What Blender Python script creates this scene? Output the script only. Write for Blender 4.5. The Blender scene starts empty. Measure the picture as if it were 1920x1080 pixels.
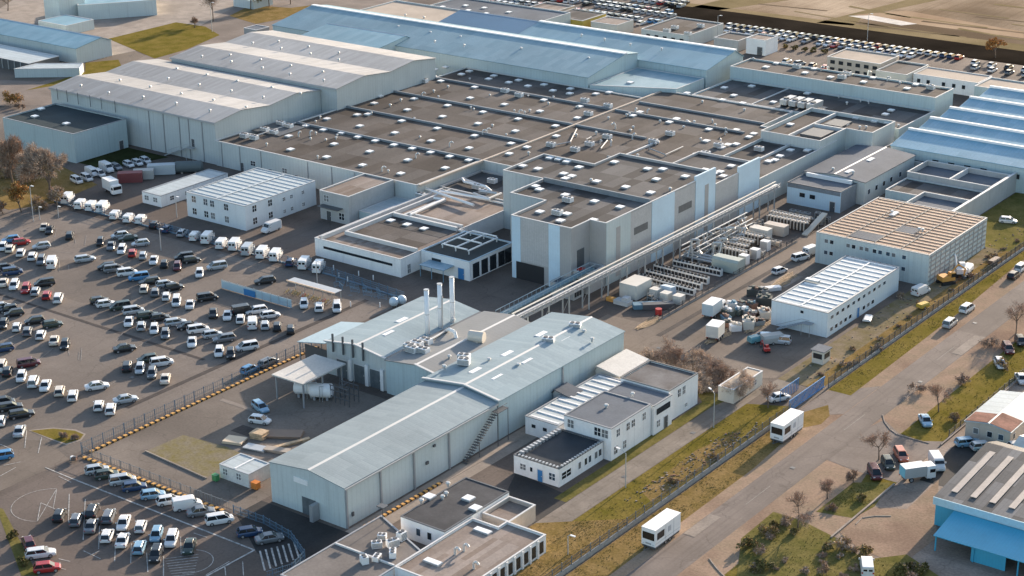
import bpy, math, random
from mathutils import Vector, Matrix, noise
random.seed(11)
S = bpy.context.scene
COL = S.collection
# ---------------------------------------------------------------- camera
FPX, PITCH, ROLL, YAW, CAMH = 3391.28, math.radians(20.7166), math.radians(-0.72357), math.radians(-37.0269), 135.0
fwd = Vector((math.sin(YAW) * math.cos(PITCH), math.cos(YAW) * math.cos(PITCH), -math.sin(PITCH)))
rgt0 = Vector((math.cos(YAW), -math.sin(YAW), 0)); up0 = rgt0.cross(fwd)
rgt = math.cos(ROLL) * rgt0 + math.sin(ROLL) * up0
upv = -math.sin(ROLL) * rgt0 + math.cos(ROLL) * up0
cam_data = bpy.data.cameras.new('camera'); cam = bpy.data.objects.new('camera', cam_data); COL.objects.link(cam)
cam_data.sensor_width = 36; cam_data.lens = 36 * FPX / 1920; cam_data.clip_start = 1; cam_data.clip_end = 5000
cam.matrix_world = Matrix(((rgt.x, upv.x, -fwd.x, 0), (rgt.y, upv.y, -fwd.y, 0), (rgt.z, upv.z, -fwd.z, CAMH), (0, 0, 0, 1)))
S.camera = cam
def G(px, py, z=0.0):
    'point of the place, at height z, that the photograph (1920x1080) shows at px,py'
    d = rgt * ((px - 960) / FPX) - upv * ((py - 540) / FPX) + fwd
    t = (z - CAMH) / d.z
    return Vector((d.x * t, d.y * t, z))
# ---------------------------------------------------------------- light
SUN_EL, SUN_AZ = math.radians(14.5), math.radians(-3.0)      # azimuth from +Y towards +X
w = bpy.data.worlds.new('World'); S.world = w; w.use_nodes = True
nt = w.node_tree; bg = nt.nodes['Background']
sky = nt.nodes.new('ShaderNodeTexSky'); sky.sky_type = 'NISHITA'; sky.sun_disc = False
sky.sun_elevation = SUN_EL; sky.sun_rotation = SUN_AZ; sky.altitude = 100; sky.air_density = 1.0; sky.dust_density = 1.5; sky.ozone_density = 1.2
nt.links.new(sky.outputs[0], bg.inputs[0]); bg.inputs[1].default_value = 0.122
sd = bpy.data.lights.new('sun', 'SUN'); sd.energy = 4.2; sd.angle = math.radians(0.6); sd.color = (1.0, 0.83, 0.66)
so = bpy.data.objects.new('sun', sd); COL.objects.link(so)
sdir = Vector((math.sin(SUN_AZ) * math.cos(SUN_EL), math.cos(SUN_AZ) * math.cos(SUN_EL), math.sin(SUN_EL)))
so.rotation_euler = sdir.to_track_quat('Z', 'Y').to_euler()
S.view_settings.view_transform = 'Standard'; S.view_settings.look = 'None'; S.view_settings.exposure = 1.4; S.view_settings.gamma = 1
S.cycles.max_bounces = 5; S.cycles.diffuse_bounces = 3; S.cycles.glossy_bounces = 2; S.cycles.transparent_max_bounces = 6; S.cycles.transmission_bounces = 2
try:
    S.cycles.use_denoising = True
except Exception:
    pass
# ---------------------------------------------------------------- materials
MATS = {}
def mat(name, col, rough=0.75, var=0.18, scale=0.15, spec=0.3, metal=0.0, rib=None, ribdepth=0.25, col2=None, blot=0.0, fine=0.12, bump=0.0, streak=0.0, sheet=None, crack=0.0, tracks=0.0):
    if name in MATS: return MATS[name]
    if rough >= .74: spec = min(spec, .08)
    if rough >= .94: spec = 0.0
    m = bpy.data.materials.new(name); m.use_nodes = True; N = m.node_tree.nodes; L = m.node_tree.links
    b = N['Principled BSDF']; b.inputs['Roughness'].default_value = rough; b.inputs['Metallic'].default_value = metal
    b.inputs['Specular IOR Level'].default_value = spec
    geo = N.new('ShaderNodeNewGeometry'); pos = geo.outputs['Position']
    def noise_(sc, det=4, vec=None):
        n = N.new('ShaderNodeTexNoise'); n.inputs['Scale'].default_value = sc; n.inputs['Detail'].default_value = det
        n.inputs['Roughness'].default_value = 0.62
        L.new(vec if vec is not None else pos, n.inputs['Vector']); return n.outputs['Fac']
    def ramp(f, a, c):
        r = N.new('ShaderNodeMapRange'); r.inputs[1].default_value = a; r.inputs[2].default_value = c; r.clamp = True
        L.new(f, r.inputs[0]); return r.outputs[0]
    def mix(f, a, c, mode='MIX'):
        x = N.new('ShaderNodeMix'); x.data_type = 'RGBA'; x.blend_type = mode
        if isinstance(f, float): x.inputs[0].default_value = f
        else: L.new(f, x.inputs[0])
        for k, v in ((6, a), (7, c)):
            if isinstance(v, tuple): x.inputs[k].default_value = (*v, 1)
            else: L.new(v, x.inputs[k])
        return x.outputs[2]
    lo = tuple(max(0, c * (1 - var)) for c in col); hi = tuple(min(1, c * (1 + var)) for c in col)
    if col2 is not None: lo, hi = col, col2
    c = mix(ramp(noise_(scale), .32, .68), lo, hi)
    if blot:
        c = mix(ramp(noise_(scale * .22, 3), .52, .66), c, tuple(x * (1 - blot) for x in col))
    if streak:
        mp = N.new('ShaderNodeMapping'); mp.inputs['Scale'].default_value = (1.2, 1.2, 0.05); L.new(pos, mp.inputs['Vector'])
        c = mix(ramp(noise_(1.0, 4, mp.outputs[0]), .55, .8), c, tuple(x * (1 - streak) for x in col))
    if sheet:       # separate sheets laid side by side, each weathered a little differently
        sx, sy, am = sheet; sp0 = N.new('ShaderNodeSeparateXYZ'); L.new(pos, sp0.inputs[0]); cb = N.new('ShaderNodeCombineXYZ')
        for k, q in ((0, sx), (1, sy)):
            d0 = N.new('ShaderNodeMath'); d0.operation = 'DIVIDE'; d0.inputs[1].default_value = q; L.new(sp0.outputs[k], d0.inputs[0])
            f0 = N.new('ShaderNodeMath'); f0.operation = 'FLOOR'; L.new(d0.outputs[0], f0.inputs[0]); L.new(f0.outputs[0], cb.inputs[k])
        wn = N.new('ShaderNodeTexWhiteNoise'); wn.noise_dimensions = '2D'; L.new(cb.outputs[0], wn.inputs['Vector'])
        c = mix(wn.outputs['Value'], mix(am, c, (0, 0, 0)), mix(am * .8, c, (1, 1, 1)) if am < .2 else c)
    if crack:
        vo = N.new('ShaderNodeTexVoronoi'); vo.feature = 'DISTANCE_TO_EDGE'; vo.inputs['Scale'].default_value = .11
        wv = N.new('ShaderNodeMix'); wv.data_type = 'VECTOR'; wv.inputs[0].default_value = .06; L.new(pos, wv.inputs[4]); nn = N.new('ShaderNodeTexNoise'); nn.inputs['Scale'].default_value = .4; L.new(pos, nn.inputs['Vector'])
        sc_ = N.new('ShaderNodeVectorMath'); sc_.operation = 'SCALE'; sc_.inputs[3].default_value = 40; L.new(nn.outputs['Color'], sc_.inputs[0]); ad_ = N.new('ShaderNodeVectorMath'); ad_.operation = 'ADD'; L.new(pos, ad_.inputs[0]); sc2 = N.new('ShaderNodeVectorMath'); sc2.operation = 'SCALE'; sc2.inputs[3].default_value = .08; L.new(sc_.outputs[0], sc2.inputs[0]); L.new(sc2.outputs[0], ad_.inputs[1])
        L.new(ad_.outputs[0], vo.inputs['Vector']); r = ramp(vo.outputs['Distance'], .004, .012); iv = N.new('ShaderNodeMath'); iv.operation = 'SUBTRACT'; iv.inputs[0].default_value = 1; L.new(r, iv.inputs[1]); kk = N.new('ShaderNodeMath'); kk.operation = 'MULTIPLY'; kk.inputs[1].default_value = crack; L.new(iv.outputs[0], kk.inputs[0])
        c = mix(kk.outputs[0], c, tuple(x * .4 for x in col))
        pt = N.new('ShaderNodeTexVoronoi'); pt.distance = 'CHEBYCHEV'; pt.inputs['Scale'].default_value = .045; L.new(pos, pt.inputs['Vector']); pr_ = ramp(pt.outputs['Color'], .86, .87)
        pk = N.new('ShaderNodeMath'); pk.operation = 'MULTIPLY'; pk.inputs[1].default_value = .35; L.new(pr_, pk.inputs[0]); c = mix(pk.outputs[0], c, tuple(x * .55 for x in col))
        oil = ramp(noise_(.55, 3), .64, .74); ok_ = N.new('ShaderNodeMath'); ok_.operation = 'MULTIPLY'; ok_.inputs[1].default_value = .4; L.new(oil, ok_.inputs[0]); c = mix(ok_.outputs[0], c, tuple(x * .55 for x in col))
    if tracks:      # worn wheel tracks along the lanes
        mp = N.new('ShaderNodeMapping'); mp.inputs['Scale'].default_value = (1.0, .012, 1); L.new(pos, mp.inputs['Vector'])
        tr_ = ramp(noise_(.9, 3, mp.outputs[0]), .5, .68); tk_ = N.new('ShaderNodeMath'); tk_.operation = 'MULTIPLY'; tk_.inputs[1].default_value = tracks; L.new(tr_, tk_.inputs[0]); c = mix(tk_.outputs[0], c, tuple(x * .55 for x in col))
    if fine:
        f = noise_(2.4, 5)
        g = N.new('ShaderNodeMapRange'); g.inputs[1].default_value = .25; g.inputs[2].default_value = .75; g.inputs[3].default_value = 1 - fine; g.inputs[4].default_value = 1 + fine
        L.new(f, g.inputs[0]); cc = N.new('ShaderNodeCombineColor')
        for k in range(3): L.new(g.outputs[0], cc.inputs[k])
        c = mix(1.0, c, cc.outputs[0], 'MULTIPLY')
    if rib:
        ax, per = rib
        sp = N.new('ShaderNodeSeparateXYZ'); L.new(pos, sp.inputs[0])
        if ax == 'W':      # vertical seams on any upright wall: follow x+y
            ad = N.new('ShaderNodeMath'); ad.operation = 'ADD'; L.new(sp.outputs[0], ad.inputs[0]); L.new(sp.outputs[1], ad.inputs[1]); v = ad.outputs[0]
        else: v = sp.outputs['XYZ'.index(ax)]
        dv = N.new('ShaderNodeMath'); dv.operation = 'MULTIPLY'; dv.inputs[1].default_value = 1.0 / per; L.new(v, dv.inputs[0])
        fr = N.new('ShaderNodeMath'); fr.operation = 'FRACT'; L.new(dv.outputs[0], fr.inputs[0])
        pp = N.new('ShaderNodeMath'); pp.operation = 'PINGPONG'; pp.inputs[1].default_value = .5; L.new(fr.outputs[0], pp.inputs[0])
        line = ramp(pp.outputs[0], 0.0, 0.14)
        inv = N.new('ShaderNodeMath'); inv.operation = 'SUBTRACT'; inv.inputs[0].default_value = 1; L.new(line, inv.inputs[1])
        k = N.new('ShaderNodeMath'); k.operation = 'MULTIPLY'; k.inputs[1].default_value = ribdepth; L.new(inv.outputs[0], k.inputs[0])
        c = mix(k.outputs[0], c, tuple(x * .45 for x in col))
        bp = N.new('ShaderNodeBump'); bp.inputs['Strength'].default_value = .25; bp.inputs['Distance'].default_value = .03
        L.new(line, bp.inputs['Height']); L.new(bp.outputs[0], b.inputs['Normal'])
    elif bump:
        bp = N.new('ShaderNodeBump'); bp.inputs['Strength'].default_value = bump; bp.inputs['Distance'].default_value = .08
        L.new(noise_(1.6, 6), bp.inputs['Height']); L.new(bp.outputs[0], b.inputs['Normal'])
    L.new(c, b.inputs['Base Color']); MATS[name] = m
    return m
def plain(name, col, rough=.5, spec=.5, metal=0.0, coat=0.0):
    if name in MATS: return MATS[name]
    m = bpy.data.materials.new(name); m.use_nodes = True; b = m.node_tree.nodes['Principled BSDF']
    oi = m.node_tree.nodes.new('ShaderNodeTexNoise'); oi.inputs['Scale'].default_value = 3.0
    mr = m.node_tree.nodes.new('ShaderNodeMix'); mr.data_type = 'RGBA'
    mr.inputs[6].default_value = (*[c * .9 for c in col], 1); mr.inputs[7].default_value = (*[min(1, c * 1.08) for c in col], 1)
    m.node_tree.links.new(oi.outputs['Fac'], mr.inputs[0]); m.node_tree.links.new(mr.outputs[2], b.inputs['Base Color'])
    b.inputs['Roughness'].default_value = rough
    b.inputs['Specular IOR Level'].default_value = spec; b.inputs['Metallic'].default_value = metal; b.inputs['Coat Weight'].default_value = coat
    MATS[name] = m; return m
ASPH = mat('asphalt', (.135, .11, .094), .8, .22, .06, .35, blot=.25, fine=.16, bump=.15, crack=.3, tracks=.2)
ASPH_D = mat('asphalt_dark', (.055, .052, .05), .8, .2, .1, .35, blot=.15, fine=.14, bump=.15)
ROAD = mat('road_asphalt', (.185, .155, .135), .85, .16, .12, .3, blot=.18, fine=.14, crack=.4, tracks=.45)
SAND = mat('sandy_ground', (.34, .24, .175), .95, .25, .25, .1, blot=.3, fine=.25, bump=.2, col2=(.26, .20, .14))
CONC = mat('concrete_paving', (.30, .255, .215), .9, .18, .25, .2, blot=.2, fine=.14)
GRASS = mat('grass_ground', (.125, .105, .022), .95, .4, .22, .1, col2=(.20, .15, .045), fine=.3, bump=.4)
GRASSG = mat('green_grass', (.105, .10, .03), .95, .3, .25, .1, col2=(.19, .155, .06), fine=.28, bump=.4)
DRYG = mat('dry_grass', (.16, .115, .04), .95, .35, .3, .1, col2=(.25, .17, .075), fine=.3, bump=.4)
GRAV = mat('gravel', (.19, .165, .14), .95, .3, .5, .1, fine=.3, bump=.3)
FIELD = mat('bare_field', (.24, .175, .115), .95, .2, .03, .1, col2=(.46, .36, .26), blot=.4, fine=.25, tracks=.3)
FIELDG = mat('field_grass', (.17, .135, .07), .95, .25, .05, .1, col2=(.28, .215, .125), fine=.2)
DITCH = mat('dark_earth', (.026, .021, .016), .95, .3, .05, .1, fine=.2)
BITU = mat('bitumen_roof', (.082, .069, .06), .85, .22, .09, .3, blot=.35, fine=.18, sheet=(4.0, 9.0, .07))
BITU_T = mat('tan_roof', (.22, .175, .145), .85, .18, .1, .3, blot=.3, fine=.16, sheet=(1.0, 8.0, .1))
BITU_D = mat('dark_slate_roof', (.058, .053, .05), .8, .22, .08, .35, blot=.3, fine=.16, sheet=(3.0, 8.0, .10))
SLATE = mat('slate_grey_roof', (.12, .135, .155), .75, .15, .12, .35, blot=.3, fine=.1)
TEAL = mat('green_black_roof', (.045, .058, .062), .75, .15, .1, .35, blot=.2, fine=.12)
MROOF = mat('metal_roof_grey', (.36, .37, .375), .55, .08, .06, .5, rib=('X', .9), ribdepth=.18, blot=.12, fine=.05)
MROOF_Y = mat('metal_roof_grey_cross', (.26, .31, .325), .76, .1, .06, .35, rib=('Y', 1.0), ribdepth=.04, blot=.14, fine=.07, sheet=(8.0, 1.0, .04))
MROOF_X = mat('hall_metal_roof', (.36, .35, .335), .7, .12, .05, .3, rib=('X', 1.1), ribdepth=.12, blot=.2, fine=.08, sheet=(1.1, 7.0, .07))
BROOF = mat('blue_metal_roof', (.19, .34, .41), .6, .12, .05, .35, rib=('X', 1.0), ribdepth=.12, blot=.22, fine=.08, sheet=(2.0, 7.0, .06))
CLAD = mat('grey_cladding', (.50, .53, .515), .6, .05, .1, .4, rib=('W', 1.0), ribdepth=.16, fine=.05, streak=.22)
CLAD_L = mat('pale_cladding', (.50, .555, .545), .6, .05, .1, .4, rib=('W', 1.0), ribdepth=.12, fine=.05, streak=.2)
CLAD_B = mat('blue_grey_cladding', (.43, .52, .53), .6, .05, .1, .4, rib=('W', 1.0), ribdepth=.14, fine=.05, streak=.22)
REND = mat('grey_render', (.43, .425, .41), .85, .08, .2, .25, fine=.08, streak=.2)
WREND = mat('white_render', (.80, .79, .77), .8, .06, .2, .3, fine=.06, streak=.2)
BEIGE = mat('beige_render', (.50, .43, .36), .85, .08, .2, .25, fine=.08, streak=.15)
CREAM = mat('cream_panel', (.62, .58, .5), .7, .06, .2, .3, fine=.05)
DARKP = mat('taupe_panel', (.38, .365, .35), .7, .06, .2, .3, rib=('W', .6), ribdepth=.12, fine=.05)
BLUEP = mat('pale_blue_panel', (.55, .68, .76), .6, .05, .2, .4, rib=('W', .6), ribdepth=.1, fine=.04)
COPE = plain('coping_metal', (.56, .56, .55), .6)
WHITE = plain('white_paint', (.80, .79, .77), .45)
GREY = plain('grey_metal', (.34, .35, .36), .5, .5, .3)
DGREY = plain('dark_grey_metal', (.085, .09, .095), .5)
BLACK = plain('black_rubber', (.02, .02, .022), .7)
GLASS = plain('window_glass', (.022, .028, .034), .12, .6)
LINEW = mat('worn_white_paint', (.40, .385, .36), .8, .35, 1.2, .3, fine=.2)
LINEWD = mat('faint_white_paint', (.26, .24, .22), .8, .2, .8, .3, fine=.2)
ORANGE = plain('orange_paint', (.62, .30, .07), .6)
BLUE = plain('blue_paint', (.04, .19, .42), .5)
SKYB = mat('bright_blue_metal', (.055, .34, .50), .5, .06, .2, .4, rib=('X', .5), ribdepth=.12, fine=.04)
RED = plain('red_paint', (.42, .035, .03), .45)
RUST = mat('rusty_roof', (.23, .115, .085), .85, .3, .5, .2, fine=.2)
WOOD = mat('pale_wood', (.5, .37, .24), .8, .2, 1.2, .2, fine=.15)
YELL = plain('yellow_paint', (.55, .36, .05), .6)
STEEL = plain('galvanised_steel', (.46, .47, .47), .45, .5, .4)
BARK = mat('bark', (.15, .115, .09), .9, .3, 2, .1)
TWIG = mat('twigs', (.32, .235, .175), .9, .3, .8, .1)
LEAF_O = mat('autumn_leaves', (.36, .14, .04), .8, .35, .6, .2, col2=(.42, .22, .07))
LEAF_G = mat('green_leaves', (.085, .085, .03), .8, .35, .6, .2, col2=(.16, .135, .05))
# ---------------------------------------------------------------- mesh tools
class MB:
    def __init__(s): s.v = []; s.f = []; s.m = []
    def quad(s, pts, mi=0):
        n = len(s.v); s.v += [tuple(p) for p in pts]; s.f.append(tuple(range(n, n + len(pts)))); s.m.append(mi)
    def box(s, x0, x1, y0, y1, z0, z1, mi=0, top=True, bot=True):
        n = len(s.v); s.v += [(x0, y0, z0), (x1, y0, z0), (x1, y1, z0), (x0, y1, z0), (x0, y0, z1), (x1, y0, z1), (x1, y1, z1), (x0, y1, z1)]
        F = [(0, 1, 5, 4), (1, 2, 6, 5), (2, 3, 7, 6), (3, 0, 4, 7)] + ([(4, 5, 6, 7)] if top else []) + ([(3, 2, 1, 0)] if bot else [])
        for f in F: s.f.append(tuple(n + i for i in f)); s.m.append(mi)
        return s
    def cbox(s, c, size, mi=0, rz=0.0):
        hx, hy, hz = size[0] / 2, size[1] / 2, size[2] / 2; n = len(s.v); ca, sa = math.cos(rz), math.sin(rz)
        for z in (-hz, hz):
            for x, y in ((-hx, -hy), (hx, -hy), (hx, hy), (-hx, hy)): s.v.append((c[0] + x * ca - y * sa, c[1] + x * sa + y * ca, c[2] + z))
        for f in [(0, 1, 5, 4), (1, 2, 6, 5), (2, 3, 7, 6), (3, 0, 4, 7), (4, 5, 6, 7), (3, 2, 1, 0)]: s.f.append(tuple(n + i for i in f)); s.m.append(mi)
        return s
    def cyl(s, p0, p1, r0, r1=None, n=8, mi=0, caps=True):
        r1 = r0 if r1 is None else r1
        p0, p1 = Vector(p0), Vector(p1); d = (p1 - p0).normalized()
        a = d.orthogonal().normalized(); b2 = d.cross(a); k = len(s.v)
        for p, r in ((p0, r0), (p1, r1)):
            for i in range(n):
                t = 2 * math.pi * i / n; s.v.append(tuple(p + r * (math.cos(t) * a + math.sin(t) * b2)))
        for i in range(n): j = (i + 1) % n; s.f.append((k + i, k + j, k + n + j, k + n + i)); s.m.append(mi)
        if caps: s.f.append(tuple(k + n + i for i in range(n))); s.m.append(mi); s.f.append(tuple(k + n - 1 - i for i in range(n))); s.m.append(mi)
        return s
    def path(s, pts, r, n=6, mi=0):
        for a, b2 in zip(pts, pts[1:]): s.cyl(a, b2, r, r, n, mi)
        return s
    def prism(s, poly, z0, z1, mi=0):
        n = len(poly); k = len(s.v); s.v += [(p[0], p[1], z0) for p in poly] + [(p[0], p[1], z1) for p in poly]
        for i in range(n): j = (i + 1) % n; s.f.append((k + i, k + j, k + n + j, k + n + i)); s.m.append(mi)
        s.f.append(tuple(k + n + i for i in range(n))); s.m.append(mi); s.f.append(tuple(k + n - 1 - i for i in range(n))); s.m.append(mi)
        return s
    def xprism(s, prof, x0, x1, mi=0):
        'profile of (y,z) swept along x'
        n = len(prof); k = len(s.v); s.v += [(x0, p[0], p[1]) for p in prof] + [(x1, p[0], p[1]) for p in prof]
        for i in range(n): j = (i + 1) % n; s.f.append((k + i, k + j, k + n + j, k + n + i)); s.m.append(mi)
        s.f.append(tuple(k + n + i for i in range(n))); s.m.append(mi); s.f.append(tuple(k + n - 1 - i for i in range(n))); s.m.append(mi)
        return s
    def yprism(s, prof, y0, y1, mi=0):
        'profile of (x,z) swept along y'
        n = len(prof); k = len(s.v); s.v += [(p[0], y0, p[1]) for p in prof] + [(p[0], y1, p[1]) for p in prof]
        for i in range(n): j = (i + 1) % n; s.f.append((k + i, k + n + i, k + n + j, k + j)); s.m.append(mi)
        s.f.append(tuple(k + i for i in range(n))); s.m.append(mi); s.f.append(tuple(k + n + n - 1 - i for i in range(n))); s.m.append(mi)
        return s
    def dome(s, c, r, h, n=10, rings=4, mi=0):
        k = len(s.v)
        for q in range(rings):
            t = q / rings * math.pi / 2
            for i in range(n): a = 2 * math.pi * i / n; s.v.append((c[0] + r * math.cos(t) * math.cos(a), c[1] + r * math.cos(t) * math.sin(a), c[2] + h * math.sin(t)))
        s.v.append((c[0], c[1], c[2] + h))
        for q in range(rings - 1):
            for i in range(n): j = (i + 1) % n; s.f.append((k + q * n + i, k + q * n + j, k + (q + 1) * n + j, k + (q + 1) * n + i)); s.m.append(mi)
        for i in range(n): s.f.append((k + (rings - 1) * n + i, k + (rings - 1) * n + (i + 1) % n, k + rings * n)); s.m.append(mi)
        return s
    def mesh(s, name, mats, origin=(0, 0, 0), smooth=False):
        me = bpy.data.meshes.new(name); o = origin
        me.from_pydata([(x - o[0], y - o[1], z - o[2]) for x, y, z in s.v], [], s.f)
        for m in (mats if isinstance(mats, (list, tuple)) else [mats]): me.materials.append(m)
        me.polygons.foreach_set('material_index', s.m)
        if smooth: me.polygons.foreach_set('use_smooth', [True] * len(s.f))
        me.update()
        import bmesh
        b = bmesh.new(); b.from_mesh(me); bmesh.ops.recalc_face_normals(b, faces=b.faces); b.to_mesh(me); b.free()
        return me
def link(name, me, parent=None, loc=(0, 0, 0), rz=0.0):
    o = bpy.data.objects.new(name, me); COL.objects.link(o); o.location = loc; o.rotation_euler = (0, 0, rz)
    if parent is not None: o.parent = parent
    return o
def tag(o, label, cat, group=None):
    o['label'] = label; o['category'] = cat
    if group: o['group'] = group
    return o
def thing(name, label, cat, loc, rz=0.0, group=None):
    o = bpy.data.objects.new(name, None); COL.objects.link(o); o.location = loc; o.rotation_euler = (0, 0, rz); o.empty_display_size = .5
    return tag(o, label, cat, group)
def part(name, mb, m, parent, label=None, smooth=False):
    'mesh in the world coordinates of its thing (things built this way are not rotated)'
    root = parent
    off = Vector((0, 0, 0))
    while root is not None: off += root.location; root = root.parent
    o = link(name, mb.mesh(name, m, off, smooth), parent)
    if label: o['label'] = label
    return o
def lpart(name, mb, m, parent, smooth=False, loc=(0, 0, 0), rz=0.0):
    'mesh in the local coordinates of its parent'
    return link(name, mb.mesh(name, m, (0, 0, 0), smooth), parent, loc, rz)
def shared(name, me, parent, wloc, rz=0.0):
    'a child sharing mesh data, placed at a world point'
    off = Vector((0, 0, 0)); root = parent
    while root is not None: off += root.location; root = root.parent
    return link(name, me, parent, Vector(wloc) - off, rz)
def one(name, mb, m, label, cat, origin, group=None, smooth=False):
    'a thing that is one mesh'
    o = link(name, mb.mesh(name, m, origin, smooth), None, origin); return tag(o, label, cat, group)
def ground(name, poly, m, z):
    mb = MB(); mb.quad([(p[0], p[1], z) for p in poly]); o = link(name, mb.mesh(name, m)); o['kind'] = 'structure'
    for f in o.data.polygons:
        if f.normal.z < 0: f.flip()
    return o
def gpix(name, pix, m, z): return ground(name, [G(*p) for p in pix], m, z)
def rect(x0, x1, y0, y1): return [(x0, y0), (x1, y0), (x1, y1), (x0, y1)]
def Z(r, x, y):
    o = {1: (0, 0), 2: (640, 0), 3: (1280, 0), 4: (0, 360), 5: (640, 360), 6: (1280, 360), 7: (0, 720), 8: (640, 720), 9: (1280, 720)}[r]
    return (o[0] + x / 3, o[1] + y / 3)
def zoom(bx, by, s): return lambda x, y: (bx + x / s, by + y / s)
# ---------------------------------------------------------------- the ground
ground('ground', rect(-2600, 1400, -400, 2600), mat('waste_ground', (.12, .10, .08), .9, .3, .03, .2, col2=(.19, .155, .125), fine=.25), 0.0)
ground('plant_yard', rect(-425, -137.2, 120, 520), ASPH, .012)
ground('car_park', [(-420, 100), (-228.2, 100), (-228.2, 266), (-345, 266), (-420, 330)], mat('car_park_asphalt', (.18, .153, .132), .8, .2, .05, .35, blot=.25, fine=.16, bump=.15, crack=.3, tracks=.2), .024)
ground('shed_yard', rect(-226, -190, 179, 226), mat('yard_concrete', (.18, .152, .128), .85, .2, .08, .3, blot=.3, fine=.16, crack=.3), .03)
ground('service_road', [(-180, 262), (-166, 262), (-166, 345), (-176, 420), (-180, 420)], mat('service_asphalt', (.18, .148, .122), .85, .18, .1, .3, blot=.25, crack=.3, tracks=.3), .03)
ground('service_apron', [(-190, 264), (-150.5, 272), (-146.5, 275), (-146.5, 298), (-166, 298), (-166, 284), (-190, 284)], mat('service_asphalt', (.145, .12, .10)), .036)
ground('path', [(-172, 183), (-167.6, 183), (-167.6, 232), (-172, 232)], CONC, .03)
gpix('yard_path', [(770, 940), (960, 820), (990, 815), (850, 905), (935, 955), (880, 985)], CONC, .04)
# inner lane beside the boundary fence
ground('inner_lane', [(-149.5, 203), (-145.2, 205), (-145.2, 268), (-141, 276), (-141, 296), (-146, 296), (-146, 274), (-149.5, 262)], mat('lane_asphalt', (.21, .18, .15), .85, .2, .2, .3, blot=.25, crack=.3, tracks=.4), .03)
ground('forecourt_shade', [(-158, 206), (-149.5, 203), (-149.5, 214), (-162.6, 216)], ASPH_D, .034)  # dark sheet: cast shadow of the low white office painted on the ground
ground('lawn', rect(-152, -149.6, 212, 258), GRASSG, .04)
ground('lawn_corner', [(-152, 258), (-149.4, 258), (-148.5, 262), (-158, 264)], GRASSG, .045)
ground('lane_verge', [(-145.1, 196), (-137.3, 196), (-137.3, 266), (-145.1, 262)], GRASS, .036)
ground('lane_track', [(-141.6, 222), (-138.4, 220), (-138.2, 246), (-140.5, 252), (-142.6, 240)], DRYG, .044)
ground('low_meadow', [(-150, 178), (-137.3, 178), (-137.3, 214), (-149.4, 203.5)], DRYG, .05)
ground('rubble_strip', rect(-146, -140.2, 275, 420), mat('weedy_sand', (.25, .20, .145), .95, .3, .3, .1, col2=(.17, .14, .07), fine=.3, bump=.3), .04)
ground('fence_verge', rect(-140.2, -137.4, 275, 420), DRYG, .042)
ground('site_lawn', [(-153.8, 366), (-138, 366), (-138, 408), (-153.8, 408)], GRASSG, .05)
# public road
ground('road_verge', rect(-136.2, -128.9, 100, 560), SAND, .012)
ground('verge_grass', [(-136.1, 150), (-130.6, 150), (-131.2, 240), (-132.6, 258), (-130.2, 262), (-130.6, 266), (-133, 270), (-136.1, 262)], DRYG, .03)
ground('verge_lawn', [(-136.1, 276), (-131.6, 276), (-132.6, 330), (-134, 360), (-134.6, 520), (-136.1, 520)], GRASS, .03)
ground('drive', [(-136.1, 262), (-129, 268), (-129, 283), (-136.1, 275)], ROAD, .024)
ground('road', rect(-128.9, -122.8, 60, 620), ROAD, .02)
ground('road_shoulder', rect(-122.8, -117.2, 60, 620), SAND, .016)
ground('side_verge', [(-117.2, 60), (-109.6, 60), (-109.6, 620), (-117.2, 620)], GRASS, .012)
ground('lay_by', [(-117.3, 222), (-109.6, 226), (-109.6, 234), (-112, 234), (-116, 254), (-117.3, 250)], SAND, .03)
ground('side_drive', [(-117.4, 249), (-109.6, 249), (-109.6, 268), (-113, 265.8), (-117.6, 266.4), (-122, 270), (-122.8, 266), (-122.8, 250)], ROAD, .034)
ground('trader_yard', rect(-109.5, -40, 120, 300), mat('trader_paving', (.27, .215, .175), .9, .25, .15, .25, blot=.35, fine=.22, crack=.3), .02)
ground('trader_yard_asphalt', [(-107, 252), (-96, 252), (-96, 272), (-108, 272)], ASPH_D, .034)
gpix('yard_entrance', [(1560, 985), (1620, 950), (1700, 955), (1760, 900), (1755, 1010), (1690, 1060), (1610, 1030)], SAND, .04)
gpix('thicket_lawn', [(1390, 1010), (1450, 960), (1500, 975), (1570, 1010), (1620, 1050), (1700, 1040), (1760, 1080), (1760, 1180), (1370, 1180)], GRASSG, .05)
gpix('corner_lawn', [(1530, 960), (1600, 905), (1670, 905), (1640, 950), (1600, 972)], GRASSG, .045)
# left side
ground('approach_road', [(-300, 60), (-227.4, 60), (-227.4, 176), (-236.5, 178.5), (-300, 140)], mat('approach_asphalt', (.18, .15, .125), .85, .18, .08, .3, blot=.2, crack=.3, tracks=.2), .03)
gpix('island_lawn', [(57, 808), (100, 804), (140, 808), (157, 815), (150, 824), (124, 832), (105, 826)], GRASS, .06)
gpix('island_kerb', [(53, 807), (100, 802), (143, 806), (161, 814), (153, 826), (124, 835), (103, 828)], CONC, .05)
gpix('hedge_bed', [(-8, 950), (6, 955), (72, 1080), (40, 1080)], GRASSG, .05)
ground('visitor_car_park', [(-226, 120), (-190, 120), (-178.6, 171.2), (-190, 178.2), (-225.5, 178.2)], mat('visitor_asphalt', (.15, .122, .105), .8, .2, .06, .35, blot=.22, fine=.16, crack=.3), .036)
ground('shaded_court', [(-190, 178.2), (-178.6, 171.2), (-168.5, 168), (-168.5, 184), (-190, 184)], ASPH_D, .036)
gpix('overgrown_pad', [(273, 847), (343, 816), (425, 838), (450, 850), (387, 897)], mat('mossy_pad', (.20, .17, .13), .9, .3, .4, .1, col2=(.17, .14, .05), fine=.3), .05)
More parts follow.
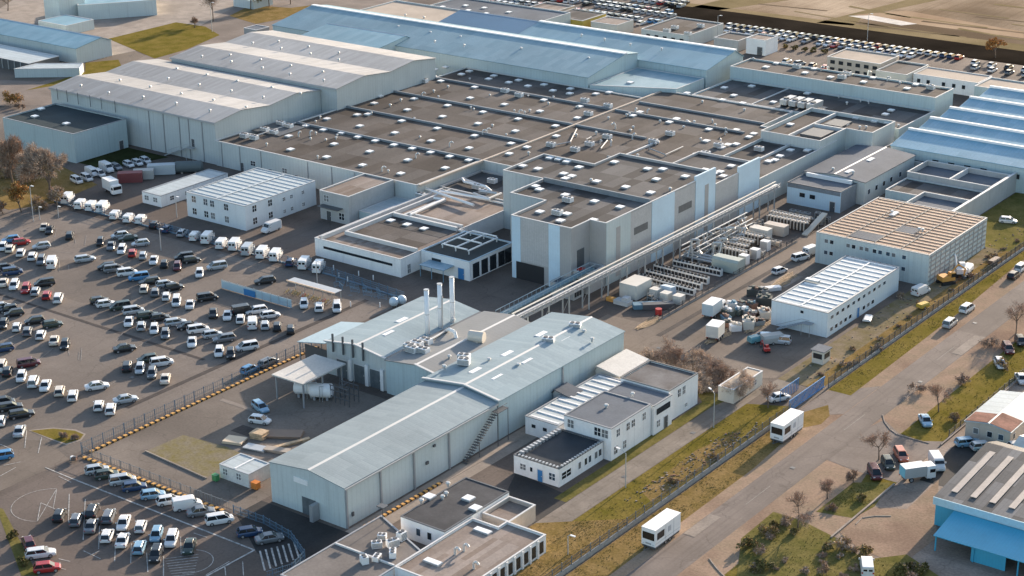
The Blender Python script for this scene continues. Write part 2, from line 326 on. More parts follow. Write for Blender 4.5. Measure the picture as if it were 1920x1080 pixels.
ground('tree_bed', [(-430, 262), (-346, 258), (-341, 268), (-344, 284), (-366, 290), (-430, 300)], DRYG, .04)
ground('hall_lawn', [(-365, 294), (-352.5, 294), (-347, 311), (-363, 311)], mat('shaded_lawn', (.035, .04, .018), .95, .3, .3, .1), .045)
ground('west_road', [(-460, 300), (-426, 320), (-396, 345), (-394, 420), (-410, 460), (-430, 520), (-470, 600), (-520, 600), (-470, 460), (-436, 380), (-440, 345), (-520, 310)], mat('west_asphalt', (.20, .165, .14), .85, .2, .1, .2, blot=.25, fine=.16), .03)
ground('west_yard', [(-520, 380), (-448, 381), (-440, 430), (-470, 470), (-560, 440)], CONC, .028)
gpix('west_lawn', [(203, 73), (290, 110), (350, 93), (412, 66), (385, 50), (330, 42)], GRASS, .05)
gpix('hall_verge', [(48, 170), (150, 152), (232, 133), (222, 112), (160, 118), (160, 135)], GRASS, .05)
gpix('north_verge', [(430, 30), (470, 10), (545, 15), (600, 8), (560, 30), (480, 45)], DRYG, .05)
ground('far_car_park', [(-440, 500), (-330, 494), (-334, 556), (-420, 640), (-560, 640)], ASPH, .02)
ground('north_yard', [(-331, 515), (-170, 515), (-170, 534), (-331, 534)], ASPH, .022)
# bare land beyond the ditch
ground('ditch', [(-335, 529.5), (-160, 531.0), (-160, 552), (-338, 548)], DITCH, .03)
ground('field', [(-333, 548), (-150, 551), (-60, 900), (-420, 900), (-372, 600)], FIELD, .026)
gpix('field_bank', [(1274, 4), (1546, 38), (1920, 84), (1920, 98), (1546, 47), (1274, 11)], FIELDG, .05)
gpix('canal_bed', [(1255, 8), (1400, 26), (1546, 46), (1740, 72), (1930, 98), (1930, 122), (1800, 106), (1372, 46), (1284, 32), (1250, 20)], DITCH, .075)
gpix('field_track', [(1530, 43), (1700, 0), (1760, 0), (1620, 30), (1600, 48)], FIELDG, .05)
gpix('field_patch', [(1600, 28), (1700, 20), (1920, 60), (1920, 72), (1690, 42)], mat('ploughed_patch', (.28, .19, .12), .95, .3, .04, .1, col2=(.42, .31, .21)), .055)
gpix('field_ridge', [(1590, 30), (1635, 29), (1720, 45), (1690, 48)], mat('pale_gravel', (.5, .46, .42)), .06)
for k in range(16):
    a_ = G(1420 + k * 34, 8 + (k * 37 % 60)); ground('field_furrow', [(a_.x, a_.y), (a_.x + 26 + k % 5 * 6, a_.y + 3 - k % 3 * 4), (a_.x + 26 + k % 5 * 6, a_.y + 4.2 - k % 3 * 4), (a_.x, a_.y + 1.2 + k % 2)], FIELDG if k % 3 else mat('dark_furrow', (.16, .12, .08), .95, .3, .1, .1, fine=.25), .062)
gpix('field_corner', [(1280, 18), (1390, -10), (1550, -10), (1330, 22)], FIELDG, .05)
# painted lines
mk = MB()
def stripe(mb, a, b, wd, z=.07):
    a, b = Vector((a[0], a[1], 0)), Vector((b[0], b[1], 0)); d = (b - a).normalized(); n = Vector((-d.y, d.x, 0)) * wd / 2
    mb.quad([(p.x, p.y, z) for p in (a + n, a - n, b - n, b + n)])
stripe(mk, G(133, 897), G(477, 1032), .32); stripe(mk, G(477, 1032), G(380, 1085), .32); stripe(mk, G(133, 897), G(85, 877), .2)
f = zoom(0, 720, 3)
def arc(mb, cx, cy, r, a0, a1, wd=.14, n=16):
    pts = [(cx + r * math.cos(math.radians(a0 + (a1 - a0) * i / n)), cy + r * math.sin(math.radians(a0 + (a1 - a0) * i / n))) for i in range(n + 1)]
    for a, b in zip(pts, pts[1:]): stripe(mb, a, b, wd)
c1 = (G(*f(210, 775)) + G(*f(320, 590))) / 2; r1 = (G(*f(210, 775)) - G(*f(320, 590))).length / 2; an = math.degrees(math.atan2(*(G(*f(320, 590)) - G(*f(210, 775))).yx))
arc(mk, c1.x, c1.y, r1, an, an + 180, .09); stripe(mk, G(*f(210, 775)), G(*f(320, 590)), .1); stripe(mk, G(*f(320, 590)), G(*f(300, 700)), .09)
stripe(mk, G(*f(230, 670)), G(*f(210, 775)), .12); stripe(mk, G(*f(230, 670)), G(*f(310, 705)), .12)
stripe(mk, G(*f(920, 970)), G(*f(920, 1090)), .16)
c2 = G(*f(1065, 1000)); 
arc(mk, c2.x, c2.y, 3.6, -60, 120)
for i in range(9):
    y = 905 + i * 22; stripe(mk, G(*f(925 + 6 * i, 985 + i * 14)), G(*f(1120 - 4 * i, 960 + i * 16)), .13)
for i in range(7): stripe(mk, G(*f(1462 + i * 32, 940 - i * 8)), G(*f(1490 + i * 32, 1052 - i * 12)), .28)
for x, y, x2, y2 in ((390, 620, 385, 780), (480, 650, 468, 880), (560, 800, 555, 930), (650, 900, 645, 1000), (740, 900, 735, 1010), (825, 950, 832, 1060), (1015, 860, 1020, 960), (470, 940, 565, 985), (505, 965, 560, 940), (1265, 1030, 1270, 1080), (1365, 1000, 1370, 1080), (1160, 1075, 1290, 1000), (330, 985, 395, 1000), (300, 1030, 370, 1045), (1090, 840, 1165, 865), (330, 520, 400, 555), (150, 260, 140, 360), (235, 300, 215, 390), (0, 340, 70, 370), (20, 460, 115, 440), (0, 520, 90, 470)):
    stripe(mk, G(*f(x, y)), G(*f(x2, y2)), .14)
# inspection covers and repaired trenches in the asphalt
ic = MB()
for x, y in ((-300, 233), (-262, 236), (-281, 214), (-245, 206), (-330, 246), (-216, 262), (-205, 272), (-240, 262), (-206, 165), (-172, 275), (-171, 310), (-147, 225), (-146.6, 246), (-126, 244), (-124, 289), (-127.6, 322)): ic.box(x - .4, x + .4, y - .4, y + .4, .06, .066)
o = link('inspection_covers', ic.mesh('inspection_covers', DGREY)); o['kind'] = 'structure'
PATCH = mat('asphalt_patch', (.075, .065, .06), .85, .2, .3, .2, fine=.16); PATL = mat('pale_patch', (.24, .205, .175), .85, .15, .3, .2, fine=.16)
for (x0, x1, y0, y1, m_) in ((-345, -240, 219.4, 220.2, PATCH), (-236, -234.8, 196, 262, PATCH), (-300, -292, 207, 212, PATL), (-262, -256, 224, 226.5, PATCH), (-281, -270, 263, 265, PATL), (-176, -174.8, 280, 400, PATCH), (-172, -168, 318, 326, PATL), (-125, -122.9, 305, 316, PATL), (-128.8, -126.8, 214, 222, PATL), (-213, -206, 200, 203, PATCH), (-224, -212, 208, 209, PATL)): ground('asphalt_patch', rect(x0, x1, y0, y1), m_, .052)
o = link('car_park_markings', mk.mesh('car_park_markings', LINEW)); o['kind'] = 'structure'
# faint bay lines under the angled rows
mk = MB()
fa = zoom(0, 390, 6)
for x, y, x2, y2 in ((640, 230, 615, 330), (830, 290, 850, 400), (970, 310, 955, 420), (670, 600, 665, 720), (770, 640, 775, 700), (540, 480, 810, 510), (1010, 510, 1110, 460), (0, 1010, 190, 930), (40, 1090, 130, 1035), (1060, 580, 1200, 525), (1650, 780, 1880, 690), (1340, 640, 1430, 605)):
    stripe(mk, G(*fa(x, y)), G(*fa(x2, y2)), .13)
fc = zoom(0, 560, 6)
for x, y, x2, y2 in ((920, 560, 910, 700), (890, 600, 885, 690), (770, 580, 780, 640), (200, 90, 320, 40), (10, 490, 170, 420), (0, 980, 170, 890), (60, 1060, 220, 980), (1300, 490, 1380, 390), (1450, 500, 1500, 460), (1520, 560, 1690, 460), (1240, 970, 1310, 930), (400, 720, 600, 560)):
    stripe(mk, G(*fc(x, y)), G(*fc(x2, y2)), .13)
o = link('bay_lines', mk.mesh('bay_lines', LINEWD)); o['kind'] = 'structure'
mk = MB()
for y0 in (228, 262, 300): stripe(mk, (-125.8, y0), (-125.8, y0 + 8), .12, .045)
o = link('road_markings', mk.mesh('road_markings', LINEWD)); o['kind'] = 'structure'
# kerbs: real steps
mk = MB()
def kerb(pts, wd=.18, h=.14):
    for a, b in zip(pts, pts[1:]):
        a, b = Vector((a[0], a[1], 0)), Vector((b[0], b[1], 0)); d = b - a
        mk.cbox(((a.x + b.x) / 2, (a.y + b.y) / 2, h / 2), (d.length + wd * .4, wd, h), 0, math.atan2(d.y, d.x))
g9 = lambda x, y: G(*Z(9, x, y))
kerb([g9(1125, 175), g9(1135, 215), g9(1165, 255), g9(1205, 285), g9(1290, 310), g9(1385, 335)])
kerb([g9(975, 790), g9(1010, 755), g9(1080, 745), g9(1170, 745)])
kerb([g9(150, 985), g9(175, 1020), g9(205, 1055), g9(240, 1090)])
kerb([(-109.6, 266), (-109.6, 330)], .3, .3); kerb([(-109.6, 226), (-109.6, 248)], .3, .3)
kerb([(-179.6, 287), (-179.9, 345)], .3, .5); kerb([(-170.0, 205), (-169.8, 226)], .5, .1)
kerb([G(273, 847), G(387, 898)], .25, .25)
o = link('kerb', mk.mesh('kerb', CONC)); o['kind'] = 'structure'
# ---------------------------------------------------------------- building kit
def inset(P, t):
    n = len(P); out = []
    for i in range(n):
        a, b, c = Vector(P[i - 1]), Vector(P[i]), Vector(P[(i + 1) % n])
        d1, d2 = (b - a).normalized(), (c - b).normalized(); n1, n2 = Vector((-d1.y, d1.x)), Vector((-d2.y, d2.x))
        k = (n1 + n2) / (1 + n1.dot(n2)); out.append((b.x + k.x * t, b.y + k.y * t))
    return out
def ccw(P):
    a = sum(P[i - 1][0] * P[i][1] - P[i][0] * P[i - 1][1] for i in range(len(P)))
    return list(P) if a > 0 else list(P)[::-1]
def flat(name, label, P, h, wall, roof, par=.45, t=.2, cope=COPE, z0=0.0, cat='building', group=None):
    'flat-roofed building on the footprint P: wall with parapet, roof deck, coping'
    P = ccw(P); Q = inset(P, t); n = len(P)
    T = thing(name, label, cat, (sum(p[0] for p in P) / n, sum(p[1] for p in P) / n, z0), 0, group)
    mb = MB()
    for i in range(n):
        a, b, c, d = P[i - 1], P[i], Q[i], Q[i - 1]
        mb.quad([(*a, z0), (*b, z0), (*b, h), (*a, h)]); mb.quad([(*b, h), (*c, h), (*d, h), (*a, h)]); mb.quad([(*c, h), (*c, h - par - .1), (*d, h - par - .1), (*d, h)])
    part('wall', mb, wall, T)
    r = MB(); r.quad([(*p, h - par) for p in Q]); r.quad([(*p, h - par - .25) for p in Q[::-1]])
    for i in range(n): r.quad([(*Q[i - 1], h - par - .25), (*Q[i], h - par - .25), (*Q[i], h - par), (*Q[i - 1], h - par)])
    T['zr'] = h - par; part('roof', r, roof, T)
    if cope:
        o1, o2 = inset(P, -.05), inset(P, t + .05); c = MB()
        for i in range(n):
            a, b, e, g = o1[i - 1], o1[i], o2[i], o2[i - 1]
            c.quad([(*a, h + .05), (*b, h + .05), (*e, h + .05), (*g, h + .05)]); c.quad([(*a, h - .1), (*b, h - .1), (*b, h + .05), (*a, h + .05)])
            c.quad([(*e, h - .1), (*g, h - .1), (*g, h + .05), (*e, h + .05)]); c.quad([(*g, h - .1), (*e, h - .1), (*b, h - .1), (*a, h - .1)])
        part('coping', c, cope, T)
    return T
def gable(name, label, x0, x1, y0, y1, eave, ridge, axis, wall, roof, at=None, over=.25, cat='building', group=None, cap=COPE, eave2=None):
    'pitched hall; ridge along axis at coordinate AT'
    T = thing(name, label, cat, ((x0 + x1) / 2, (y0 + y1) / 2, 0), 0, group); e2 = eave if eave2 is None else eave2
    mb = MB(); r = MB(); c = MB(); th = .16
    if axis == 'X':
        at = (y0 + y1) / 2 if at is None else at
        mb.xprism([(y0, 0), (y1, 0), (y1, e2), (at, ridge), (y0, eave)], x0, x1)
        r.xprism([(y0 - over, eave - .02), (at, ridge + .03), (at, ridge + .03 + th), (y0 - over, eave - .02 + th)], x0 - over, x1 + over)
        r.xprism([(at, ridge + .03), (y1 + over, e2 - .02), (y1 + over, e2 - .02 + th), (at, ridge + .03 + th)], x0 - over, x1 + over)
        c.xprism([(at - .3, ridge + .15), (at + .3, ridge + .15), (at, ridge + .3)], x0 - over, x1 + over)
    else:
        at = (x0 + x1) / 2 if at is None else at
        mb.yprism([(x0, 0), (x1, 0), (x1, e2), (at, ridge), (x0, eave)], y0, y1)
        r.yprism([(x0 - over, eave - .02), (at, ridge + .03), (at, ridge + .03 + th), (x0 - over, eave - .02 + th)], y0 - over, y1 + over)
        r.yprism([(at, ridge + .03), (x1 + over, e2 - .02), (x1 + over, e2 - .02 + th), (at, ridge + .03 + th)], y0 - over, y1 + over)
        c.yprism([(at - .3, ridge + .15), (at + .3, ridge + .15), (at, ridge + .3)], y0 - over, y1 + over)
    part('wall', mb, wall, T); part('roof', r, roof, T)
    if cap: part('ridge_cap', c, cap, T)
    return T
SKY = MB().box(-.85, .85, -.85, .85, -.02, .3, 0); SKY.cbox((0, 0, .36), (1.55, 1.55, .12), 1)
SKYM = SKY.mesh('skylight', [STEEL, plain('skylight_plastic', (.85, .84, .82), .3)])
SKL = MB().box(-1.5, 1.5, -.6, .6, -.05, .22, 0); SKL.cbox((0, 0, .26), (2.8, 1.05, .1), 1); SKLM = SKL.mesh('long_skylight', [STEEL, MATS['skylight_plastic']])
VENT = MB().cyl((0, 0, -.05), (0, 0, .55), .22, .22, 8); VENT.cyl((0, 0, .55), (0, 0, .8), .42, .3, 8); VENTM = VENT.mesh('roof_vent', STEEL)
COWL = MB(); COWL.path([(0, 0, -.05), (0, 0, .9), (.25, 0, 1.25), (.7, 0, 1.3), (.95, 0, 1.0)], .2, 8); COWLM = COWL.mesh('roof_cowl', plain('zinc', (.55, .55, .54), .45, .5, .3))
UNIT = MB().box(-1.1, 1.1, -.7, .7, .12, 1.15); UNIT.box(-1.0, 1.0, -.6, .6, 0, .12, 1); UNIT.cyl((.5, 0, 1.15), (.5, 0, 1.28), .42, .42, 12, 1); UNIT.cyl((-.5, 0, 1.15), (-.5, 0, 1.28), .42, .42, 12, 1)
for k in range(5): UNIT.box(-1.05, 1.05, -.73, -.7, .25 + k * .17, .33 + k * .17, 1)
UNITM = UNIT.mesh('air_handler', [WHITE, DGREY])
def sky_at(T, pix, z, me=SKYM, name='skylight', rz=0.0):
    for p in pix: shared(name, me, T, G(p[0], p[1], z), rz)
WINS = {}
GLASSES = [GLASS, GLASS, plain('window_blind', (.16, .165, .165), .35, .5), plain('window_blue', (.05, .075, .10), .12, .6)]; wrand = random.Random(4)
def window(T, face, u, z, wd, ht, at, cross=True, frame=WHITE, name='window', glass=GLASS):
    'glazed window on a wall; face S looks to -Y (u = x, wall at y = at), E looks to +X (u = y, wall at x = at), W and N likewise'
    if glass is GLASS: glass = wrand.choice(GLASSES)
    k = (round(wd, 2), round(ht, 2), cross, frame.name, glass.name)
    if k not in WINS:
        g = MB().box(-wd / 2, wd / 2, -.03, .05, 0, ht); f = MB(); b = .04
        f.box(-wd / 2 - b, wd / 2 + b, -.07, .04, -b, 0); f.box(-wd / 2 - b, wd / 2 + b, -.07, .04, ht, ht + b)
        f.box(-wd / 2 - b, -wd / 2, -.07, .04, 0, ht); f.box(wd / 2, wd / 2 + b, -.07, .04, 0, ht)
        if cross: f.box(-.05, .05, -.06, -.031, 0, ht); f.box(-wd / 2, -.05, -.06, -.031, ht * .5 - .04, ht * .5 + .04); f.box(.05, wd / 2, -.06, -.031, ht * .5 - .04, ht * .5 + .04)
        WINS[k] = (g.mesh('window', glass), f.mesh('frame', frame))
    rz = {'S': 0, 'E': math.pi / 2, 'N': math.pi, 'W': -math.pi / 2}[face]
    wl = (u, at, z) if face in 'SN' else (at, u, z)
    o = shared(name, WINS[k][0], T, wl, rz); link('frame', WINS[k][1], o); return o
def door(T, face, u, at, wd, ht, m=DGREY, z=0.0, name='door'):
    d = MB().box(-wd / 2, wd / 2, -.05, .06, 0, ht); rz = {'S': 0, 'E': math.pi / 2, 'N': math.pi, 'W': -math.pi / 2}[face]
    o = shared(name, d.mesh(name, m), T, (u, at, z) if face in 'SN' else (at, u, z), rz)
    fr = MB().box(-wd / 2 - .12, -wd / 2, -.09, .05, 0, ht + .12); fr.box(wd / 2, wd / 2 + .12, -.09, .05, 0, ht + .12); fr.box(-wd / 2, wd / 2, -.09, .05, ht, ht + .12)
    lpart('frame', fr, COPE, o); h = MB().box(wd / 2 - .25, wd / 2 - .12, -.12, -.05, ht * .45, ht * .52); lpart('handle', h, STEEL, o); return o
def panel(T, face, a, b, z0, z1, at, m, name='cladding_panel', d=.04):
    mb = MB()
    if face == 'S': mb.box(a, b, at - d, at - .002, z0, z1)
    else: mb.box(at + .002, at + d, a, b, z0, z1)
    return part(name, mb, m, T)
def band(T, x0, x1, y0, y1, z0, z1, m, name): return part(name, MB().box(x0, x1, y0, y1, z0, z1), m, T)

# ---------------------------------------------------------------- main works
T = WORKS = flat('factory_building', 'vast low factory building with brown flat roof dotted with white skylights', [(-331.3, 313), (-264, 313), (-264, 338), (-216.5, 338), (-216.5, 404), (-222.5, 404), (-222.5, 421), (-263.5, 421), (-263.5, 411), (-326, 411), (-326, 322.9), (-331.3, 322.9)], 6.7, CLAD, BITU, par=.25)
ZR = 6.45
FW = mat('fire_wall_sheet', (.19, .215, .235), .6, .1, .3, .4)
for y in (337.6, 357.4, 377.4, 396.0): band(T, -325.6, -264.0, y - .28, y + .28, 6.3, 7.0, FW, 'fire_wall')
for y, xa, xb in ((377.4, -262.9, -241), (396.0, -262.9, -223), (358, -240, -217.2), (406.5, -262, -223)): band(T, xa, xb, y - .28, y + .28, 6.3, 6.95, FW, 'fire_wall')
band(T, -263.8, -263.2, 313.4, 420.6, 6.3, 6.8, BEIGE, 'roof_kerb')
band(T, -237.2, -236.7, 341, 377, 6.3, 6.9, COPE, 'roof_kerb')
q2 = zoom(640, 0, 3); B_ = zoom(900, 0, 3.31)
sk = [q2(*p) for p in ((525, 395), (585, 382), (675, 422), (720, 404), (828, 448), (858, 430), (942, 468), (997, 455), (1050, 488), (1140, 480), (1190, 514), (1288, 503), (1285, 530), (1432, 532), (1507, 524), (750, 495), (725, 556), (918, 592), (1140, 567), (1118, 630), (1340, 604), (1328, 668), (560, 460), (345, 483), (410, 560), (598, 598), (797, 635), (570, 660), (770, 700), (995, 674), (980, 742), (1205, 713), (215, 545), (185, 585), (372, 622), (340, 685), (540, 727), (750, 768), (505, 797), (720, 838), (955, 812), (105, 713), (302, 752), (150, 647), (95, 775), (192, 797), (297, 820), (400, 840), (503, 862), (610, 885), (718, 906), (160, 857), (375, 905), (120, 934), (335, 981), (585, 950), (945, 870), (1045, 833), (1210, 770), (5, 752), (90, 650), (1640, 655), (1680, 635), (1845, 692), (1885, 676))]
sk += [Z(1, *p) for p in ((1880, 815), (1635, 845), (1838, 888), (1820, 735), (1722, 712), (1625, 770), (1840, 673))]
sk += [B_(*p) for p in ((1285, 583), (1505, 625), (1630, 645), (1220, 742), (1420, 808), (1590, 812), (1540, 903), (1670, 855), (1700, 835), (1405, 880), (1590, 900), (1500, 920))]
sky_at(T, sk, ZR)
sky_at(T, [q2(*p) for p in ((820, 748), (795, 758), (420, 890), (610, 825), (230, 965), (455, 545), (1000, 645))], ZR, COWLM, 'roof_cowl', .6)
sky_at(T, [Z(1, *p) for p in ((1745, 765), (1680, 770))], ZR, COWLM, 'roof_cowl', 1.6)
sky_at(T, [q2(*p) for p in ((520, 520), (600, 495), (530, 440), (275, 600), (335, 570), (850, 715), (1165, 590), (1060, 630), (1620, 650))] + [B_(*p) for p in ((1330, 765), (1460, 785), (1380, 640), (1525, 810), (1640, 690))], ZR, VENTM, 'roof_vent')
sky_at(T, [q2(920, 520), q2(1000, 545), q2(465, 465), q2(1390, 650), q2(1500, 605), q2(1370, 575)] + [B_(*p) for p in ((440, 910), (590, 940), (680, 905), (790, 860), (1075, 890), (1180, 840), (1400, 965), (1350, 980), (1480, 915))], ZR, UNITM, 'air_handler')
random.seed(44)
for k in range(34):
    x, y = random.uniform(-260, -220), random.uniform(343, 402)
    shared('roof_vent' if k % 3 else 'roof_cowl', VENTM if k % 3 else COWLM, T, (x, y, ZR), random.random() * 6).scale = (1, 1, random.uniform(.6, 1.3))
for k in range(26): shared('roof_vent', VENTM, T, (random.uniform(-324, -266), random.uniform(316, 408), ZR), 0).scale = (.8, .8, random.uniform(.5, 1.2))
dk = MB()
for a, b in (((440, 905), (560, 880)), ((560, 880), (600, 800)), ((690, 850), (660, 865)), ((790, 870), (750, 920)), ((1050, 920), (1150, 960)), ((1150, 960), (1260, 910))):
    p, q = G(*B_(*a), ZR + .5), G(*B_(*b), ZR + .5); dk.path([p, q], .16, 8); dk.cyl((p.x, p.y, ZR), p, .2, .2, 6)
part('roof_duct', dk, GREY, T)
for x in (-329, -322.5, -315, -299, -291, -283.5): part('downpipe', MB().box(x - .1, x + .1, 312.85, 312.98, 0, 6.5), GREY, T)
for x in (-322, -312, -303): door(T, 'S', x, 313, 1.2, 2.3)
for x in (-318, -307): window(T, 'S', x, 2.2, 1.6, 1.2, 313)
# bank of coolers beside the first hall
zc = 6.45
for k, (x, y) in enumerate([(1375, 775), (1430, 785), (1490, 740), (1540, 755), (1580, 705), (1625, 720)]):
    sky_at(T, [Z(1, x, y)], zc, UNITM, 'air_handler', .0)
dz = MB()
a, b = G(*Z(1, 1290, 775), zc), G(*Z(1, 1700, 690), zc)
dz.box(-330.5, -320.5, 325.5, 335.5, zc, zc + .25)
part('plant_deck', dz, DGREY, T)
# ---------------------------------------------------------------- tall pale block in front of it
T = BIG = flat('production_building', 'tall grey and pale blue clad production building with stepped front and brown roof', [(-240, 315.3), (-228.5, 315.3), (-228.5, 302.7), (-219, 302.7), (-219, 290.4), (-203.5, 290.4), (-203.5, 297.3), (-199.5, 297.3), (-199.5, 341.8), (-225.6, 341.8), (-225.6, 331.2), (-240, 331.2)], 14, DARKP, BITU_D, par=.6)
band(T, -228.2, -199.85, 314.7, 315.1, 13.2, 14.5, FW, 'fire_wall')
for a, b in ((-218.9, -216.6), (-209.3, -206.4)): panel(T, 'S', a, b, 0 if a < -212 else 0, 13.85, 290.4, BLUEP)
panel(T, 'S', -216.5, -209.4, 4.2, 13.8, 290.4, mat('stone_grey_panel', (.47, .455, .44), .7, .05, .2, .3, rib=('W', .6)))
part('undercroft_opening', MB().box(-217.8, -210.5, 290.33, 290.38, 0, 3.9), BLACK, T)
panel(T, 'S', -240, -228.6, 0, 13.8, 315.3, CLAD); panel(T, 'S', -228.4, -219.1, 0, 13.8, 302.7, CLAD)
for a, b, m, top in ((297.4, 306.6, CLAD_L, 13.85), (306.7, 314.9, mat('stone_grey_panel', (.47, .455, .44)), 13.6), (315.0, 324.2, BLUEP, 13.85), (324.3, 333, mat('stone_grey_panel', (.47, .455, .44)), 13.6), (333.1, 341.7, BLUEP, 15.0)):
    panel(T, 'E', a, b, 0, top, -199.5, m, d=.12 if top > 13.7 else .05)
part('parapet_screen', MB().box(-199.9, -199.502, 333.1, 341.7, 14.09, 15), BLUEP, T)
for a, b in ((308, 313.4), (326, 331.5)): part('window', MB().box(-199.44, -199.4, a, b, 8.3, 9.9), mat('louvre_grey', (.14, .14, .14), .6, .1, 1, .3), T)
panel(T, 'E', 301, 302.6, 1, 12, -199.38, DARKP); panel(T, 'E', 337, 338.6, 1, 12, -199.38, DARKP)
d = part('door', MB().box(-203.48, -203.4, 292.5, 295, 4.5, 8.5), DGREY, T)
b3 = zoom(900, 270, 3.31)
sky_at(T, [b3(*p) for p in ((345, 268), (370, 288), (530, 322), (712, 362), (870, 397), (372, 427), (540, 440), (500, 482), (703, 478), (435, 92), (490, 100), (540, 115), (265, 142), (360, 160), (615, 150), (520, 190), (570, 205), (530, 220), (725, 238), (835, 118), (1040, 160), (1135, 162), (1275, 207), (1095, 225), (905, 273), (1060, 308))], 13.4)
sky_at(T, [b3(545, 360), b3(480, 440)], 13.4, UNITM, 'air_handler'); sky_at(T, [b3(690, 235), b3(1180, 290)], 13.4, VENTM, 'roof_vent')
T = flat('production_wing', 'lower wing continuing the tall pale production building with white screen panel', [(-199.5, 342), (-199.5, 362.2), (-216.3, 362.2), (-216.3, 342)], 11, mat('stone_grey_panel', (.47, .455, .44)), BITU_D, par=.6)
panel(T, 'E', 352.3, 362.1, 0, 12.4, -199.5, BLUEP, d=.14); part('parapet_screen', MB().box(-199.9, -199.502, 352.3, 362.1, 11.09, 12.4), BLUEP, T)
sky_at(T, [b3(*p) for p in ((1395, 165), (1490, 178), (1560, 142), (1510, 205), (1450, 190))], 10.4)
T = flat('production_link', 'low grey link with dark roof behind the production wing', [(-199.5, 362.5), (-199.5, 402), (-216.3, 402), (-216.3, 362.5)], 7, CLAD, BITU_D, par=.7)
A_ = zoom(1340, 60, 3.31)
sky_at(T, [A_(*p) for p in ((470, 738), (405, 775), (575, 740), (335, 808), (375, 800))], 6.3); sky_at(T, [A_(275, 738), A_(600, 700)], 6.3, UNITM, 'air_handler')
band(T, -208.3, -207.9, 363, 401, 6.1, 6.9, COPE, 'roof_kerb')
# ---------------------------------------------------------------- western pitched halls
def twin_hall(name, label, x0, x1, y0, rid, y1, ev, rg, val):
    T = thing(name, label, 'building', ((x0 + x1) / 2, (y0 + y1) / 2, 0))
    ys = [y0]; zs = [ev]
    for k, r in enumerate(rid):
        ys.append(r); zs.append(rg); v = (rid[k] + rid[k + 1]) / 2 if k + 1 < len(rid) else y1; ys.append(v); zs.append(val if k + 1 < len(rid) else ev)
    w_ = MB(); w_.xprism([(y0, 0), (y1, 0)] + [(y, z) for y, z in list(zip(ys, zs))[::-1]], x0, x1); part('wall', w_, CLAD, T)
    for (ya, za), (yb, zb) in zip(list(zip(ys, zs)), list(zip(ys, zs))[1:]):
        r = MB(); e = .3; r.xprism([(ya - (e if ya == y0 else 0), za + .02), (yb + (e if yb == y1 else 0), zb + .02), (yb + (e if yb == y1 else 0), zb + .2), (ya - (e if ya == y0 else 0), za + .2)], x0 - .3, x1 + .3); part('roof', r, MROOF_X, T)
    g_ = MB().box(x0 - .3, x1 + .3, y0 - .5, y0 - .3, ev - .25, ev + .1); part('gutter', g_, STEEL, T)
    return T
T = twin_hall('western_hall', 'tall grey clad hall with two low pitched roofs beside the van parking', -395.4, -331.3, 313.3, [323, 344], 353.4, 11.2, 12.5, 11.4)
T.name = 'pitched_hall'
for x in (-356, -350.5, -344.5, -341, -336): part('downpipe', MB().box(x - .12, x + .12, 313.12, 313.28, 0, 10.9), GREY, T)
for x in (-392, -388, -383.5, -378.5, -374, -368.5): part('ladder_post', MB().box(x - .06, x + .06, 312.7, 312.8, 8.5, 11.8), DGREY, T)
st = MB()
for k in range(14): st.box(-349.5 + k * .62, -348.9 + k * .62, 311.6, 312.9, .25 * k, .25 * k + .08)
st.box(-341, -338.6, 311.5, 312.9, 3.4, 3.5); st.path([(-349.5, 311.6, 1.0), (-341, 311.6, 4.4), (-338.6, 311.6, 4.4)], .06); st.path([(-338.6, 311.6, 0), (-338.6, 311.6, 4.4)], .06); st.path([(-341, 311.6, 0), (-341, 311.6, 3.4)], .06)
part('staircase', st, STEEL, T); door(T, 'S', -339.8, 313.3, 1.1, 2.1, z=3.5)
zz = zoom(0, 0, 3)
for p in ((610, 530), (805, 555), (990, 590), (1180, 630), (455, 490)): shared('roof_vent', VENTM, T, G(*zz(*p), 12.1))
for p in ((675, 460), (845, 497), (1020, 535), (1200, 572), (1385, 612)): shared('roof_vent', VENTM, T, G(*zz(*p), 12.2))
for p in ((945, 450), (1120, 485), (1300, 520), (1480, 555), (995, 395), (1165, 430), (1335, 465), (1530, 500), (1690, 535)): shared('roof_vent', VENTM, T, G(*zz(*p), 12.2))
T = twin_hall('pitched_hall', 'pair of higher pitched grey roofs with cream sunlit slopes behind the first hall', -390, -325.5, 353.6, [365, 386.5], 396, 12.4, 13.7, 12.6)
for p in ((1135, 325), (1300, 355), (1475, 390), (1630, 425), (1820, 460), (1420, 250), (1580, 280), (1745, 310), (1905, 345), (1295, 318), (1465, 345), (1635, 378), (1815, 412), (1565, 240), (1735, 270), (1905, 305)): shared('roof_vent', VENTM, T, G(*zz(*p), 13.3))
T = gable('blue_roof_hall', 'short hall with pale blue roof beyond the cream roof slopes', -385, -353.5, 396.3, 421, 9.5, 11.6, 'X', CLAD_B, BROOF, at=416)
T = gable('long_blue_hall', 'very long hall with blue grey roof and bright ridge behind the brown factory roof', -405, -282.5, 411.3, 437, 9.6, 12.6, 'X', CLAD_B, mat('teal_metal_roof', (.19, .31, .36), .6, .12, .05, .35, rib=('X', 1.0), ribdepth=.12, blot=.22, sheet=(2.0, 6.0, .06)), at=430, eave2=11.6)
band(T, -405, -282.3, 429.7, 431.2, 12.5, 13.05, WHITE, 'sunlit_ridge_band')  # white band paints in the sunlit back slope
for p in ((180, 105), (320, 158), (500, 190), (670, 215), (690, 262), (1010, 280), (1390, 335), (525, 240)): shared('roof_vent', VENTM, T, G(*q2(*p), 11.3))
T = flat('lean_to_building', 'lean-to with flat pale teal roof at the end of the long blue hall', [(-282, 411.5), (-259.3, 421.5), (-259.3, 436.2), (-282, 436.2)], 7.6, CLAD_B, mat('teal_metal_roof', (.20, .325, .385)), par=.1)
sky_at(T, [q2(1625, 468)], 7.5)
